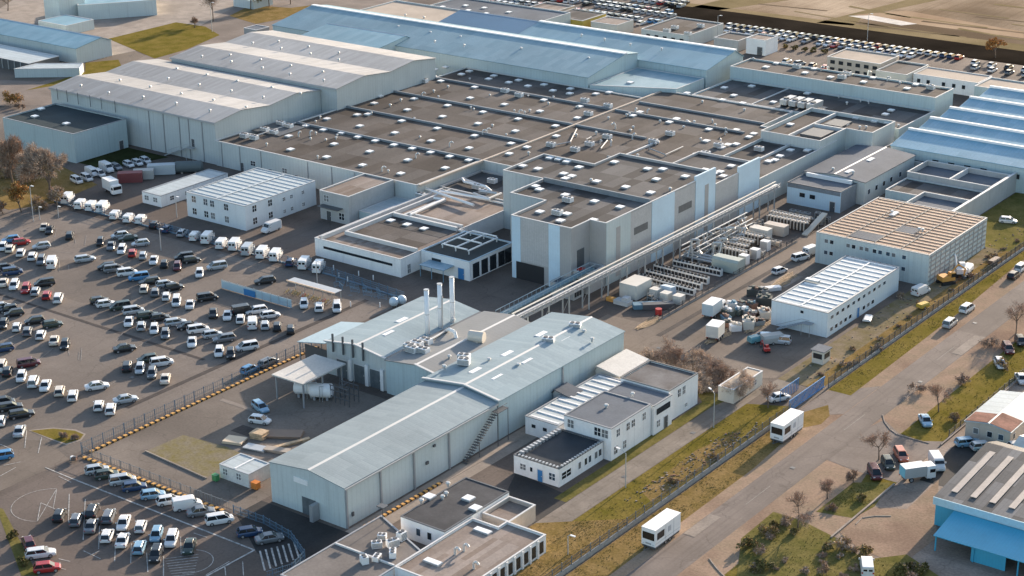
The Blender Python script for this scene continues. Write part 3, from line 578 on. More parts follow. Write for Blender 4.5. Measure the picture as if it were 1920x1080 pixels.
T = gable('bright_blue_hall', 'wide hall with bright blue metal roof and white ridge at the back of the works', -329.5, -259.2, 437.2, 458, 9.6, 12.2, 'X', CLAD_B, BROOF, at=453)
band(T, -329.6, -259, 452.6, 454, 12.1, 12.7, WHITE, 'sunlit_ridge_band')  # sunlight on the back slope, put in as a white band
for p in ((1800, 283), (1625, 258), (1480, 228), (1350, 205)): shared('roof_vent', VENTM, T, G(*q2(*p), 11.4))
T = gable('dark_blue_hall', 'hall with darker slate blue roof between the bright blue roof and a cream roof', -361, -329.8, 437.2, 458, 9.6, 12.2, 'X', CLAD_B, mat('slate_blue_roof', (.07, .16, .25), .5, .12, .05, .5, rib=('X', 1.0), ribdepth=.15), at=453)
T = flat('cream_roof_building', 'flat building with cream gravel roof behind the long blue hall', [(-396, 440), (-361.5, 440), (-361.5, 462), (-396, 462)], 10, CLAD, mat('cream_gravel_roof', (.40, .34, .28), .9, .12, .1, .2), par=.4)
sky_at(T, [q2(360, 92), q2(465, 105), q2(570, 125)], 9.6, VENTM, 'roof_vent')
T = flat('rear_flat_building', 'flat grey roofed block with white rooflights far behind the cream roof', [(-392, 466), (-345, 466), (-345, 492), (-392, 492)], 6.5, CLAD, SLATE, par=.4)
sky_at(T, [q2(*p) for p in ((570, 42), (700, 35), (805, 48), (715, 62), (815, 80), (943, 72))], 6.1)
T = flat('side_store', 'square grey store with dark green roof and two white rooflights by the bare tree', [(-391.5, 293.4), (-363, 293.4), (-363, 311.4), (-391.5, 311.4)], 7.9, CLAD_B, TEAL, par=.3, cope=GREY)
sky_at(T, [zoom(0, 160, 4)(*p) for p in ((262, 238), (498, 292), (308, 182))], 7.6); door(T, 'E', 309, -363, 1.4, 2.4)
# ---------------------------------------------------------------- offices in front of the works
T = OFF = flat('office_building', 'white two storey office block with ribbed pale roof and paired windows beside the van', [(-307, 279.6), (-287.7, 279.6), (-287.7, 303.5), (-307, 303.5)], 6, mat('white_cladding', (.66, .69, .70), .6, .05, .2, .4, fine=.04, streak=.1), mat('pale_roof', (.40, .45, .46), .6, .08, .2, .4, rib=('Y', 2.1), ribdepth=.3), par=.15, cope=STEEL)
for k in range(11): band(T, -306.5, -288.2, 281 + k * 2.1, 281.28 + k * 2.1, 5.8, 5.99, plain('pale_rib_grey', (.52, .56, .57), .5), 'roof_rib')
band(T, -297.6, -297.2, 280, 303, 6.0, 6.06, MATS['pale_rib_grey'], 'roof_rib')
for z in (3.9, .9):
    for x in (-304.5, -300.6, -298.4, -293.8): window(T, 'S', x, z, 1.3, 1.5, 279.6)
    for y in (282.6, 287.8, 292.5, 295, 299): window(T, 'E', y, z, 1.3 if y < 290 else .8, 1.5 if y < 290 else .8, -287.7)
T = flat('portable_cabin_row', 'long low white portable cabin row with pale flat roof beside the office block', [(-323.6, 280.5), (-317, 280.5), (-317, 303), (-323.6, 303)], 2.9, WREND, mat('pale_roof', (.40, .45, .46)), par=.1, cope=GREY)
for x in (-322, -319): window(T, 'S', x, 1.0, 1.4, 1.1, 280.5)
for y in (284, 289, 294, 299): window(T, 'E', y, 1.0, 1.2, 1.0, -317)
T = flat('staff_entrance_building', 'tall narrow grey building with tan roof between office and factory', [(-279.7, 296.3), (-270.6, 296.3), (-270.6, 312.5), (-279.7, 312.5)], 7, REND, BITU_T, par=.3)
window(T, 'S', -277.6, 4.6, 1.5, 1.5, 296.3); part('door_canopy', MB().box(-278.8, -272.5, 294.3, 296.28, 3.6, 3.8), DGREY, T); door(T, 'S', -277, 296.3, 1.4, 2.3); window(T, 'S', -273, .9, 1.6, 1.6, 296.3)
T = flat('service_lean_to', 'low pale lean-to along the lane behind the white canteen', [(-270.4, 299.5), (-264.4, 299.5), (-264.4, 312.8), (-270.4, 312.8)], 2.8, CLAD_B, mat('pale_roof', (.40, .45, .46)), par=.1)
T = CANT = flat('canteen_building', 'white single storey canteen with long black window slot and tan roof', [(-263, 276.3), (-238.2, 276.3), (-238.2, 299), (-240, 299), (-240, 320), (-263, 320)], 4.2, WREND, BITU_T, par=.35)
part('window', MB().box(-260.4, -240.5, 276.2, 276.27, 2.2, 2.75), GLASS, T, 'long black window slot'); window(T, 'E', 279, 0.3, 1.0, 2.0, -238.2)
z0 = 3.85
for x0, x1, y0, y1 in ((-259.5, -238.7, 282.3, 282.8), (-259.6, -259.1, 282.9, 319.6), (-261.6, -261.2, 276.8, 319.6), (-259.0, -240.4, 298.4, 299.0), (-256.4, -255.9, 299.1, 314), (-255.8, -240.4, 300.4, 300.9)): band(T, x0, x1, y0, y1, z0 - .1, 4.75, COPE, 'roof_kerb')
part('roof_patch', MB().box(-258.9, -240.5, 283.0, 298.2, z0 - .02, z0 + .06), BITU, T); part('roof_patch', MB().box(-258.9, -240.5, 292.8, 298.2, z0 + .061, z0 + .1), BITU_D, T)
a3 = zoom(560, 330, 4.571)
sky_at(T, [a3(790, 390), a3(930, 425), a3(1075, 460)], z0); sky_at(T, [a3(1045, 185)], z0, UNITM, 'air_handler')
pp = MB()
for pts in (((1080, 105), (1210, 150), (1500, 250)), ((1210, 130), (1640, 200)), ((1400, 20), (1420, 50), (1600, 90), (1650, 130)), ((1160, 190), (1250, 200), (960, 330))): pp.path([G(*a3(*p), 4.9) for p in pts], .32, 8)
part('roof_pipe', pp, WHITE, T)
T = flat('reception_pavilion', 'low pavilion with dark roof, glazed entrance porch and roof frame beside the canteen', [(-238, 283), (-224.7, 283), (-224.7, 298.4), (-238, 298.4)], 4.4, WREND, TEAL, par=.25, cope=mat('pale_blue_trim', (.5, .6, .66)))
fr = MB(); zf = 4.9
for x in (-235.5, -231.8, -228.2): fr.box(x - .15, x + .15, 287, 297.5, zf, zf + .25)
for y in (287, 292, 297.5): fr.box(-235.3, -228.4, y - .15, y + .15, zf + .26, zf + .5)
for x in (-235.5, -231.8, -228.2):
    for y in (287.3, 297.2): fr.box(x - .1, x + .1, y - .1, y + .1, 4.1, zf - .01)
part('roof_frame', fr, WHITE, T)
for y in (285.2, 288.2, 291.2, 294.2, 296.6): part('window', MB().box(-224.72, -224.62, y - 1.1, y + 1.1, .3, 3.6), GLASS, T)
part('window', MB().box(-235, -232.5, 282.9, 282.98, 2.4, 3.3), GLASS, T); door(T, 'S', -227, 283, 1.6, 2.5, BLUE)
po = MB().box(-235.5, -228.8, 279.2, 282.95, 2.6, 2.75)
for x in (-235.3, -232.2, -229): po.box(x - .06, x + .06, 279.3, 279.42, 0, 2.6)
part('porch', po, mat('porch_glazing', (.20, .32, .40), .25, .1, 1, .6), T)
T = flat('boiler_house', 'low dark roofed plant house tucked between canteen and production building', [(-263.5, 321), (-240.4, 321), (-240.4, 337.5), (-263.5, 337.5)], 4.4, REND, BITU_D, par=.5)
pp = MB()
for pts in (((1400, 20), (1450, 40), (1600, 90), (1650, 130)), ((1500, 150), (1620, 200), (1735, 150)), ((1560, 130), (1700, 150))): pp.path([G(*a3(*p), 4.8) for p in pts], .35, 8)
part('roof_duct', pp, STEEL, T); sky_at(T, [a3(1530, 110), a3(1590, 150), a3(1660, 60)], 3.9, UNITM, 'air_handler')
# ---------------------------------------------------------------- right-hand middle of the works
D_ = zoom(1420, 230, 3.84)
T = flat('dark_roof_building', 'low block with wide dark slate roof and rooftop coolers under a long wall', [(-254.5, 422), (-192, 422), (-192, 443.8), (-254.5, 443.8)], 6.6, CLAD_B, BITU_D, par=.4)
sky_at(T, [A_(*p) for p in ((120, 398), (60, 350), (230, 340), (365, 440), (1060, 515), (1095, 490), (575, 385))], 6.2); sky_at(T, [A_(*p) for p in ((770, 410), (820, 450), (905, 435), (955, 445), (1140, 590))], 6.2, VENTM, 'roof_vent')
cl = MB(); c0 = G(*A_(540, 470), 6.2)
cl.box(c0.x - 6, c0.x + 6, c0.y - 4, c0.y + 4, 6.1, 6.4, 1)
for i in range(4):
    cl.box(c0.x - 5.2 + i * 2.7, c0.x - 3.2 + i * 2.7, c0.y - 3, c0.y + 3, 7.0, 8.4); cl.cyl((c0.x - 4.2 + i * 2.7, c0.y - 1, 8.4), (c0.x - 4.2 + i * 2.7, c0.y - 1, 8.7), .8, .8, 10, 1); cl.box(c0.x - 5 + i * 2.7, c0.x - 4.7 + i * 2.7, c0.y - 2.8, c0.y + 2.8, 6.4, 7.0, 1)
part('cooler_bank', cl, [STEEL, DGREY], T)
band(T, -236.2, -235.9, 422.5, 443.5, 6.0, 6.5, COPE, 'roof_kerb')
T = flat('long_parapet_building', 'long grey wall with narrow brown roof crowded with white vents and ducts', [(-255.5, 444.2), (-192.3, 444.2), (-192.3, 456), (-255.5, 456)], 10, CLAD_B, BITU, par=.4)
sky_at(T, [A_(*p) for p in ((320, 222), (385, 198), (562, 258), (620, 232), (720, 285), (925, 315), (985, 288), (1195, 355), (1250, 330))], 9.6)
sky_at(T, [A_(*p) for p in ((660, 240), (1070, 305), (1330, 350), (950, 268))], 9.6, COWLM, 'roof_cowl'); sky_at(T, [A_(510, 225), A_(820, 270), A_(1340, 355), A_(790, 290)], 9.6, UNITM, 'air_handler'); sky_at(T, [A_(240, 175), A_(700, 230), A_(1150, 325)], 9.6, VENTM, 'roof_vent')
T = flat('stepped_roof_building', 'grey block with deep parapets and sunken dark roofs beside the blue sheds', [(-216.5, 393), (-199.7, 393), (-199.7, 407), (-192.3, 407), (-192.3, 420), (-216.5, 420)], 9, CLAD, BITU, par=1.0)
band(T, -209.2, -208.8, 393.4, 419.6, 7.9, 8.9, COPE, 'roof_kerb'); band(T, -208.6, -199.9, 406.6, 407.1, 7.9, 8.9, COPE, 'roof_kerb')
sky_at(T, [A_(*p) for p in ((470, 578), (705, 632), (810, 578), (880, 537), (995, 558), (1075, 568))], 8.05); sky_at(T, [A_(900, 600), A_(940, 600)], 8.05, VENTM, 'roof_vent')
band(T, -207.5, -201.5, 397, 404, 7.9, 8.7, DGREY, 'roof_housing'); band(T, -207, -202, 409, 415, 7.9, 8.6, DGREY, 'roof_housing')
T = gable('slate_roof_building', 'building with blue grey roof and white ridge line below the stepped grey block', -195.6, -179.6, 377.6, 405, 5.6, 6.3, 'Y', CLAD, SLATE, at=-187.6)
sky_at(T, [D_(815, 270), D_(660, 355)], 6.2, SKLM, 'rooflight', 1.57); sky_at(T, [D_(690, 370), D_(545, 345)], 6.2, VENTM, 'roof_vent')
for y in (380, 384, 388, 392, 397): window(T, 'E', y, 2.2, 1.3, 1.2, -179.6, False)
T = flat('pale_blue_annex', 'small annex with pale blue wall and white roof rail by the cooling racks', [(-195.6, 369), (-181.5, 369), (-181.5, 377.3), (-195.6, 377.3)], 5.2, BLUEP, SLATE, par=.2, cope=DGREY)
panel(T, 'S', -195.5, -181.6, 4.1, 5.08, 369, mat('slate_fascia', (.2, .22, .24), .6, .1, .3, .3)); panel(T, 'E', 369.2, 377.2, 0, 5.0, -181.5, mat('slate_fascia', (.2, .22, .24)))
for x in (-191.5, -188.8): part('window', MB().box(x - .7, x + .7, 368.9, 368.95, 2.2, 3.2), GLASS, T)
band(T, -194.5, -182.5, 376.3, 376.9, 5.0, 5.9, WHITE, 'roof_rail'); door(T, 'S', -183.5, 369, 1.3, 2.4)
T = flat('walled_tank_building', 'two grey open topped roof wells divided by a white coping', [(-176.2, 393.5), (-154.6, 393.5), (-154.6, 405), (-176.2, 405)], 5, REND, SLATE, par=1.3)
band(T, -165.6, -165.2, 393.9, 404.6, 3.6, 4.98, COPE, 'divider_wall')
T = flat('low_dark_annex', 'low dark flat roof between the roof wells and the blue sheds', [(-191.5, 405.5), (-154.6, 405.5), (-154.6, 417), (-191.5, 417)], 4.0, REND, BITU_D, par=.3)
sky_at(T, [D_(1330, 262)], 3.7, UNITM, 'air_handler'); sky_at(T, [D_(*p) for p in ((1400, 200), (1490, 205), (1530, 200), (1590, 225), (1545, 280), (1785, 340))], 3.7, VENTM, 'roof_vent')
T = flat('courtyard_building', 'low flat building with sunken grey roof beside the tan roofed hall', [(-166, 370), (-154.6, 370), (-154.6, 381), (-166, 381)], 5, REND, SLATE, par=1.0)
T = flat('dark_gap_building', 'dark low roof behind the sunken grey roof', [(-176, 381.4), (-154.6, 381.4), (-154.6, 393.1), (-176, 393.1)], 3.6, CLAD_B, BITU_D, par=.3)
w_ = MB().box(-154.5, -154.1, 366, 416, 0, 5.0); w_.box(-154.6, -154.0, 366, 416, 5.0, 5.12, 1); one('boundary_wall', w_, [REND, COPE], 'long pale grey screen wall running behind the lawn', 'wall', (-154.3, 390, 0))
T = flat('grey_lawn_building', 'plain grey building closing the lawn at the end of the long screen wall', [(-153.8, 409), (-122, 409), (-122, 424), (-153.8, 424)], 4.6, BEIGE, BITU_T, par=.3)
pg = MB()
for k in range(6): pg.cbox((-175 + k * 1.6, 372 + k * 3.3, .9), (4.2, 2.4, 1.8), 0, .1)
T = one('covered_stack', pg, plain('sandy_tarpaulin', (.48, .40, .32), .8), 'beige covered stacks of goods behind the tan roofed hall', 'stack', (-170, 380, 0))
# saw-tooth blue sheds
T = thing('blue_roofed_sheds', 'saw tooth sheds with bright blue roofs and white ridges', 'building', (-160, 432, 0))
ys = [(407.6, 418), (420.2, 431), (433.2, 443.2), (445.4, 456.2), (458.6, 470)]
w_ = MB()
for (a, b) in ys: w_.xprism([(a, 0), (b + 2.18, 0), (b + 2.18, 6.2), (b, 7.9), (a, 6.2)], -187.4, -120)
part('wall', w_, CLAD_B, T)
for a, b in ys:
    part('roof', MB().xprism([(a - .1, 6.25), (b, 7.95), (b, 8.1), (a - .1, 6.4)], -187.6, -120), mat('shed_blue_roof', (.17, .35, .45), .6, .1, .05, .35, rib=('X', 1.0), ribdepth=.12, blot=.2, sheet=(2.0, 5.0, .06)), T)
    part('sunlit_back_slope', MB().xprism([(b + .01, 7.97), (b + 2.1, 6.3), (b + 2.1, 6.45), (b + .01, 8.2)], -187.6, -120), COPE, T); part('sunlit_ridge_band', MB().box(-187.6, -120, b - .35, b + .5, 8.0, 8.6), WHITE, T)  # pale back slope and white band paint in the sun on each ridge
sky_at(T, [A_(*p) for p in ((1400, 565), (1575, 592), (1780, 625), (1270, 632), (1450, 668), (1650, 702), (1640, 425), (1830, 455), (1545, 490), (1710, 520))], 7.1, SKLM, 'rooflight')
for k in range(9): part('window', MB().box(-176 + k * 4.2, -174.4 + k * 4.2, 407.5, 407.56, 3.4, 4.6), GLASS, T) if k != 4 else door(T, 'S', -158, 407.6, 2.6, 3.0, DGREY)
# ---------------------------------------------------------------- tan and striped modular halls
def rib_hall(name, label, x0, x1, y0, y1, h, wall, roofm, ribm, n, edge):
    T = flat(name, label, [(x0, y0), (x1, y0), (x1, y1), (x0, y1)], h, wall, roofm, par=.12, cope=GREY)
    r = MB()
    for k in range(n):
        y = y0 + .8 + k * (y1 - y0 - 1.6) / (n - 1); r.box(x0 + .6, x1 - .6, y - .22, y + .22, h - .2, h + .02)
    part('roof_rib', r, ribm, T)
    return T
T = rib_hall('tan_roofed_hall', 'large two storey grey hall with tan boarded roof and paired small windows', -170.3, -144, 335.5, 365.5, 7, CLAD_L, mat('tan_boarded_roof', (.36, .25, .18), .8, .14, .3, .3, fine=.12), mat('pale_rib', (.54, .41, .30), .7, .1, .4, .3), 16, 0)
for x in (-163.4, -156.9, -150.6): band(T, x - .12, x + .12, 336, 365, 7.03, 7.1, DGREY, 'roof_seam')
part('roof_patch', MB().box(-163.2, -157, 337, 341.5, 6.9, 7.05), SLATE, T); part('roof_patch', MB().box(-157, -152.5, 346, 350, 6.9, 7.06), SLATE, T)
sky_at(T, [D_(985, 660)], 7.1, SKLM, 'rooflight', 1.57); sky_at(T, [D_(1165, 780), D_(1190, 785), D_(970, 655)], 7.2, VENTM, 'roof_vent')
for z in (5.0, 2.4):
    for x in (-167.8, -166.5, -162.6, -161.3, -159.5, -158.2, -156.4, -155.1, -153.3, -152.0, -149.6): window(T, 'S', x, z, .85, .85, 335.5, False)
g_ = MB()
for k in range(12): g_.box(-143.98, -143.9, 336.5 + k * 2.42, 336.62 + k * 2.42, .2, 6.7)
for k in range(6): g_.box(-143.98, -143.92, 335.8, 365.2, .9 + k * 1.05, 1.3 + k * 1.05)
part('louvre_grille', g_, GREY, T)
T = rib_hall('striped_roof_hall', 'pale blue two storey hall with white and blue striped roof beside the scrap yard', -160.4, -148, 298.2, 330, 5.2, mat('pale_blue_cladding', (.60, .67, .70), .6, .05, .1, .4, rib=('W', 1.0), ribdepth=.12, fine=.04), mat('blue_striped_roof', (.36, .42, .45), .6, .1, .3, .4, fine=.08), WHITE, 14, 0)
band(T, -154.4, -154.1, 299, 329, 5.23, 5.3, WHITE, 'roof_seam'); sky_at(T, [I_ for I_ in [zoom(1130, 400, 4.463)(1757, 562)]], 5.4, SKLM, 'rooflight')
for k in range(11): window(T, 'E', 300 + k * 2.3, 3.5, 1.15, .7, -148, False)
for k in (0, 1, 2, 3, 4, 7, 8, 9): window(T, 'E', 300 + k * 2.0, .9, 1.15, .8, -148, False)
door(T, 'E', 311.5, -148, 1.0, 2.1, BLUE); window(T, 'S', -153.6, 3.9, .7, .6, 298.2, False)
sh = MB()
for k in range(10): sh.box(-158.2 + k * .55, -157.65 + k * .55, 296.4, 298.0, .25 * k, .25 * k + .07)
sh.path([(-158.2, 296.4, 1.0), (-152.7, 296.4, 3.5), (-151, 296.4, 3.5)], .05); sh.box(-152.7, -150.8, 296.4, 298.0, 2.45, 2.53); sh.path([(-152.7, 296.4, 0), (-152.7, 296.4, 2.4)], .05); sh.path([(-150.9, 296.4, 0), (-150.9, 296.4, 2.4)], .05)
part('staircase', sh, GREY, T)
# ---------------------------------------------------------------- the long shed in the middle foreground
T = SHED = gable('long_shed', 'long grey metal shed with low pitched roof, gable door and outside stair', -188.4, -172.5, 184.8, 224, 7.0, 8.0, 'Y', CLAD_L, MROOF_Y, at=-179.9, over=.15)
part('door', MB().box(-181.6, -178.7, 184.7, 184.78, 0, 3.0), mat('steel_door', (.11, .13, .14), .5, .2, 1, .4), T)
part('door_leaf', MB().box(-178.7, -178.0, 183.2, 184.7, 0, 2.9), GREY, T)
part('sign_board', MB().box(-183.2, -180.2, 184.68, 184.78, 5.2, 6.1), WHITE, T)
for y in (193.2, 201.5, 210.6): part('downpipe', MB().box(-172.5, -172.2, y - .15, y + .15, 0, 6.95), GREY, T)
part('downpipe', MB().box(-172.5, -172.2, 184.9, 185.2, 0, 6.95), GREY, T); part('vent_box', MB().box(-172.48, -172.2, 204.5, 205.1, 3.2, 3.7), DGREY, T); part('vent_box', MB().box(-172.48, -172.2, 206.5, 207.0, 5.6, 6.0), DGREY, T); part('vent_box', MB().box(-172.48, -172.25, 186.2, 186.6, 1.6, 2.3), DGREY, T)
part('gutter', MB().box(-172.34, -172.1, 184.7, 224, 6.75, 6.98), STEEL, T)
s_ = MB()
for k in range(20): s_.box(-172.2, -171.0, 213.4 + k * .44, 213.8 + k * .44, .3 * k + .1, .3 * k + .16)
s_.path([(-171.0, 213.3, 1.1), (-171.0, 222.2, 7.1), (-171, 225, 7.1)], .05); s_.path([(-171.0, 213.3, .6), (-171.0, 222.2, 6.6)], .04); s_.box(-172.2, -170.9, 222.2, 225.2, 6.1, 6.2)
for y in (217, 222.2, 225.1): s_.path([(-171.0, y, 0), (-171, y, 6.1 if y > 220 else 2.8)], .07)
for k in range(12): s_.path([(-171, 213.5 + k * .78, .35 + k * .53), (-171, 213.5 + k * .78, 1.25 + k * .53)], .025)
part('staircase', s_, DGREY, T)
T = gable('boiler_hall', 'wider pale hall with bright ridge, rooflights and fans behind the long shed', -189, -172.4, 224.3, 263.2, 7.2, 8.3, 'Y', CLAD_B, mat('pale_blue_metal_roof', (.27, .34, .365), .76, .1, .06, .35, rib=('Y', 1.0), ribdepth=.1, blot=.14, fine=.07, sheet=(7.0, 1.0, .05)), at=-179.9, over=.2)
gt = MB(); gt.yprism([(-189.2, 7.42), (-179.9, 8.56), (-172.1, 7.42), (-172.1, 7.62), (-179.9, 8.76), (-189.2, 7.62)], 223.95, 224.45); part('verge_trim', gt, COPE, T)
z5_ = zoom(640, 360, 3)
sky_at(T, [z5_(*p) for p in ((1125, 805), (1250, 830), (1040, 955), (935, 915), (755, 1010), (870, 1045))], 7.9, SKLM, 'rooflight', 1.57); sky_at(T, [z5_(1315, 768), z5_(1165, 850), z5_(690, 945), z5_(690, 970)], 7.9, UNITM, 'air_handler', .4)
sky_at(T, [z5_(*p) for p in ((1410, 840), (1365, 795), (995, 985), (830, 955), (580, 995), (1140, 850))], 7.8, VENTM, 'roof_vent')
part('downpipe', MB().box(-172.4, -172.1, 243, 243.3, 0, 7.0), GREY, T)
T = gable('west_boiler_hall', 'pale gabled hall carrying the three tall white chimneys', -216.2, -201.6, 228.8, 257, 6.4, 7.4, 'Y', CLAD, mat('pale_blue_metal_roof', (.24, .34, .38)), at=-208.8, over=.25)
gt = MB(); gt.yprism([(-216.5, 6.6), (-208.8, 7.66), (-201.5, 6.6), (-201.5, 6.8), (-208.8, 7.86), (-216.5, 6.8)], 228.3, 228.8); part('verge_trim', gt, COPE, T)
H_ = zoom(480, 500, 4)
sky_at(T, [H_(1095, 408), H_(990, 505)], 7.2, SKLM, 'rooflight', 1.57); sky_at(T, [H_(1480, 415)], 7, VENTM, 'roof_vent')
for x in (-214.2, -211.7, -209.3, -206.8): part('stack_post', MB().box(x - .15, x + .15, 228.25, 228.55, 5, 8.6), DGREY, T)
for x in (-212.5, -208.2, -204.3): door(T, 'S', x, 228.8, 2.6, 3.6, mat('steel_door', (.11, .13, .14)))
for x in (-210.3, -206.2, -202.5): part('pilaster', MB().box(x - .35, x + .35, 228.4, 228.76, 0, 4.2), WHITE, T)
band(T, -201.9, -201.2, 229, 257.2, 6.2, 6.62, DGREY, 'valley_gutter')
T = gable('middle_boiler_hall', 'low gabled hall with rooftop ducts between the two pale halls', -201.1, -189.2, 228.2, 257.6, 6.5, 7.3, 'Y', CLAD_B, mat('warm_grey_metal_roof', (.25, .255, .25), .76, .1, .05, .5, rib=('Y', 1.0), ribdepth=.12, blot=.15, fine=.05), at=-194, over=.2)
gt = MB(); gt.yprism([(-194, 7.56), (-189.2, 6.75), (-189.2, 6.95), (-194, 7.76)], 227.7, 228.2); part('verge_trim', gt, COPE, T)
sky_at(T, [H_(1155, 620), H_(1255, 650), H_(1275, 580), H_(1170, 640), H_(1210, 600)], 6.9, UNITM, 'air_handler'); sky_at(T, [H_(1560, 700), H_(1410, 765), H_(1450, 690)], 7.0, VENTM, 'roof_vent')
dd = MB(); c0 = G(*H_(1640, 555), 7.2); dd.cyl((c0.x - 1.2, c0.y, 7.9), (c0.x + 1.6, c0.y + .8, 7.9), 1.1, 1.1, 14); dd.box(c0.x - 1, c0.x + 1, c0.y - .5, c0.y + .5, 6.9, 7.2); part('rooftop_drum', dd, plain('cream_paint', (.62, .55, .46), .5), T)
dd = MB(); p0, p1, p2, p3 = G(*H_(1430, 480), 6.9), G(*H_(1450, 470), 8.2), G(*H_(1490, 490), 8.2), G(*H_(1505, 545), 6.9); dd.path([p0, p1, p2, p3], .35, 8); part('roof_duct', dd, WHITE, T)
dd = MB(); p0, p1 = G(*H_(1430, 480), 7.0), G(*H_(1180, 620), 7.2); dd.path([p0, p1], .22, 8); part('roof_duct', dd, STEEL, T)
# three chimneys, each standing on the boiler hall roof
for (px, py, top, lab) in ((1287, 505, 172, 'white chimney nearest the drum, front one of three on the hall roof'), (1385, 455, 128, 'white chimney with side pipe, middle one of three on the hall roof'), (1475, 415, 78, 'white chimney tallest in view, last of three on the hall roof')):
    b0 = G(*H_(px, py), 6.7); lo, hi = 0, 40
    for _ in range(40):
        m_ = (lo + hi) / 2; pv = Vector((b0.x, b0.y, 6.7 + m_)) - Vector((0, 0, CAMH)); yy = 540 - FPX * pv.dot(upv) / pv.dot(fwd)
        lo, hi = (m_, hi) if yy > 500 + top / 4 else (lo, m_)
    t = thing('chimney', lab, 'chimney', (b0.x, b0.y, 6.2), 0, 'chimneys on the boiler hall')
    c = MB(); c.cyl((0, 0, .3), (0, 0, lo + .4), .46, .46, 16); lpart('shaft', c, plain('chimney_white', (.78, .80, .82), .4), t, True)
    c = MB(); c.cyl((0, 0, lo + .4), (0, 0, lo + .55), .52, .52, 16); c.cyl((0, 0, lo * .5), (0, 0, lo * .5 + .12), .5, .5, 16); lpart('band', c, STEEL, t)
    c = MB(); c.box(-.7, .7, -.7, .7, 0, .4); lpart('plinth', c, GREY, t)
    if px == 1385: c = MB(); c.path([(.5, -.1, .4), (.62, -.1, lo * .75), (.3, 0, lo * .8)], .16, 8); lpart('side_pipe', c, STEEL, t)
# canopies and tanks
T = thing('loading_canopy', 'flat pale canopy roof on steel posts over the tank bay', 'canopy', (-212.3, 219.5, 0))
part('roof', MB().box(-216.1, -208.4, 213.9, 225.4, 4.85, 5.1), mat('canopy_roof', (.50, .48, .44), .7, .12, .12, .3, blot=.2), T)
for x in (-215.6, -209):
    for y in (214.5, 219.6, 224.8): part('post', MB().box(x - .12, x + .12, y - .12, y + .12, 0, 4.85), GREY, T)
T = thing('side_canopy', 'pale blue lean-to roof beside the west boiler hall', 'canopy', (-221, 235.5, 0))
part('roof', MB().yprism([(-224.3, 4.2), (-217, 5.6), (-217, 5.75), (-224.3, 4.35)], 229.3, 241.8), mat('pale_canopy_blue', (.36, .46, .50), .5, .06, .2, .4), T)
for y in (229.6, 235.5, 241.5): part('post', MB().box(-224.0, -223.8, y - .1, y + .1, 0, 4.25), GREY, T)
part('end_wall', MB().box(-223.6, -217.3, 230.6, 230.75, 0, 3.6), DGREY, T)
for (x, y, z, r, lab) in ((-212.3, 218.6, 0, 1.15, 'upright white tank half under the canopy edge'), (-209.2, 219.4, 0, 1.3, 'larger white tank standing clear in front of the canopy post')):
    t = thing('storage_tank', lab, 'tank', (x, y, 0), .5)
    c = MB(); c.cyl((-1.9, 0, 1.7), (1.9, 0, 1.7), r, r, 18); c.cyl((-2.15, 0, 1.7), (-1.9, 0, 1.7), r * .7, r, 18); c.cyl((1.9, 0, 1.7), (2.15, 0, 1.7), r, r * .7, 18); lpart('shell', c, WHITE, t, False)
    c = MB()
    for xx in (-1.2, 1.2): c.box(xx - .2, xx + .2, -.9, .9, 0, .75)
    lpart('saddle', c, GREY, t); c = MB(); c.path([(0, -r - .1, 0), (0, -r - .1, 3), (.8, -r - .1, 3.1)], .06); c.path([(.5, -r - .1, 0), (.5, -r - .1, 3)], .04); lpart('pipework', c, STEEL, t)
pf = MB()
random.seed(3)
for k in range(10):
    x = -207 + (k % 5) * 1.1; y = 219.5 + (k // 5) * 2.6; pf.box(x - .06, x + .06, y - .06, y + .06, 0, 3.2 + (k % 3) * .5)
for zz_ in (1.2, 2.4, 3.3): pf.path([(-207.2, 219.5, zz_), (-202.5, 219.5, zz_)], .1); pf.path([(-207.2, 222.1, zz_), (-202.5, 222.1, zz_)], .08); pf.path([(-205, 219.4, zz_), (-205, 222.2, zz_)], .08)
one('process_pipework', pf, DGREY, 'dark steel pipework frame beside the white tanks', 'pipework', (-205, 220.8, 0))
SLATE_C = plain('slate_coping', (.22, .235, .25), .6)
# ---------------------------------------------------------------- white offices on the right of the shed
T = OF2 = flat('corner_office', 'white two storey office with grey roof and square paned windows', [(-161.7, 228.6), (-152, 228.6), (-152, 240.8), (-161.7, 240.8)], 6, WREND, mat('blue_felt_roof', (.125, .14, .16), .75, .12, .2, .35, blot=.2), par=.1, cope=SLATE_C)
T.name = 'white_office'
for x in (-160.3, -154.8, -153.3): window(T, 'S', x, 4.0, 1.25, 1.45, 228.6)
for y in (230.6, 233.6, 235.2, 238.6): window(T, 'E', y, 3.9, .95, 1.3, -152)
for y in (229.9, 232.6): window(T, 'E', y, .9, .95, 1.4, -152)
sky_at(T, [zoom(940, 600, 3.84)(755, 635), zoom(940, 600, 3.84)(945, 550)], 5.8, VENTM, 'roof_vent'); part('roof_patch', MB().box(-161.2, -153, 229, 230.4, 5.7, 5.83), BITU_T, T)
T = flat('middle_office', 'white office section with long window strip joining two offices', [(-161.7, 241.1), (-151.6, 241.1), (-151.6, 247), (-161.7, 247)], 5.6, WREND, mat('blue_felt_roof', (.125, .14, .16)), par=.1, cope=SLATE_C)
part('window', MB().box(-151.58, -151.5, 242, 246.3, 3.6, 4.7), GLASS, T); door(T, 'E', 245, -151.6, 1.2, 2.3); window(T, 'E', 242.6, 1.2, 1.0, 1.2, -151.6)
part('roof_patch', MB().box(-160.5, -152.5, 241.4, 242.4, 5.3, 5.44), mat('red_gravel', (.3, .2, .16), .9, .2, .3, .1), T)
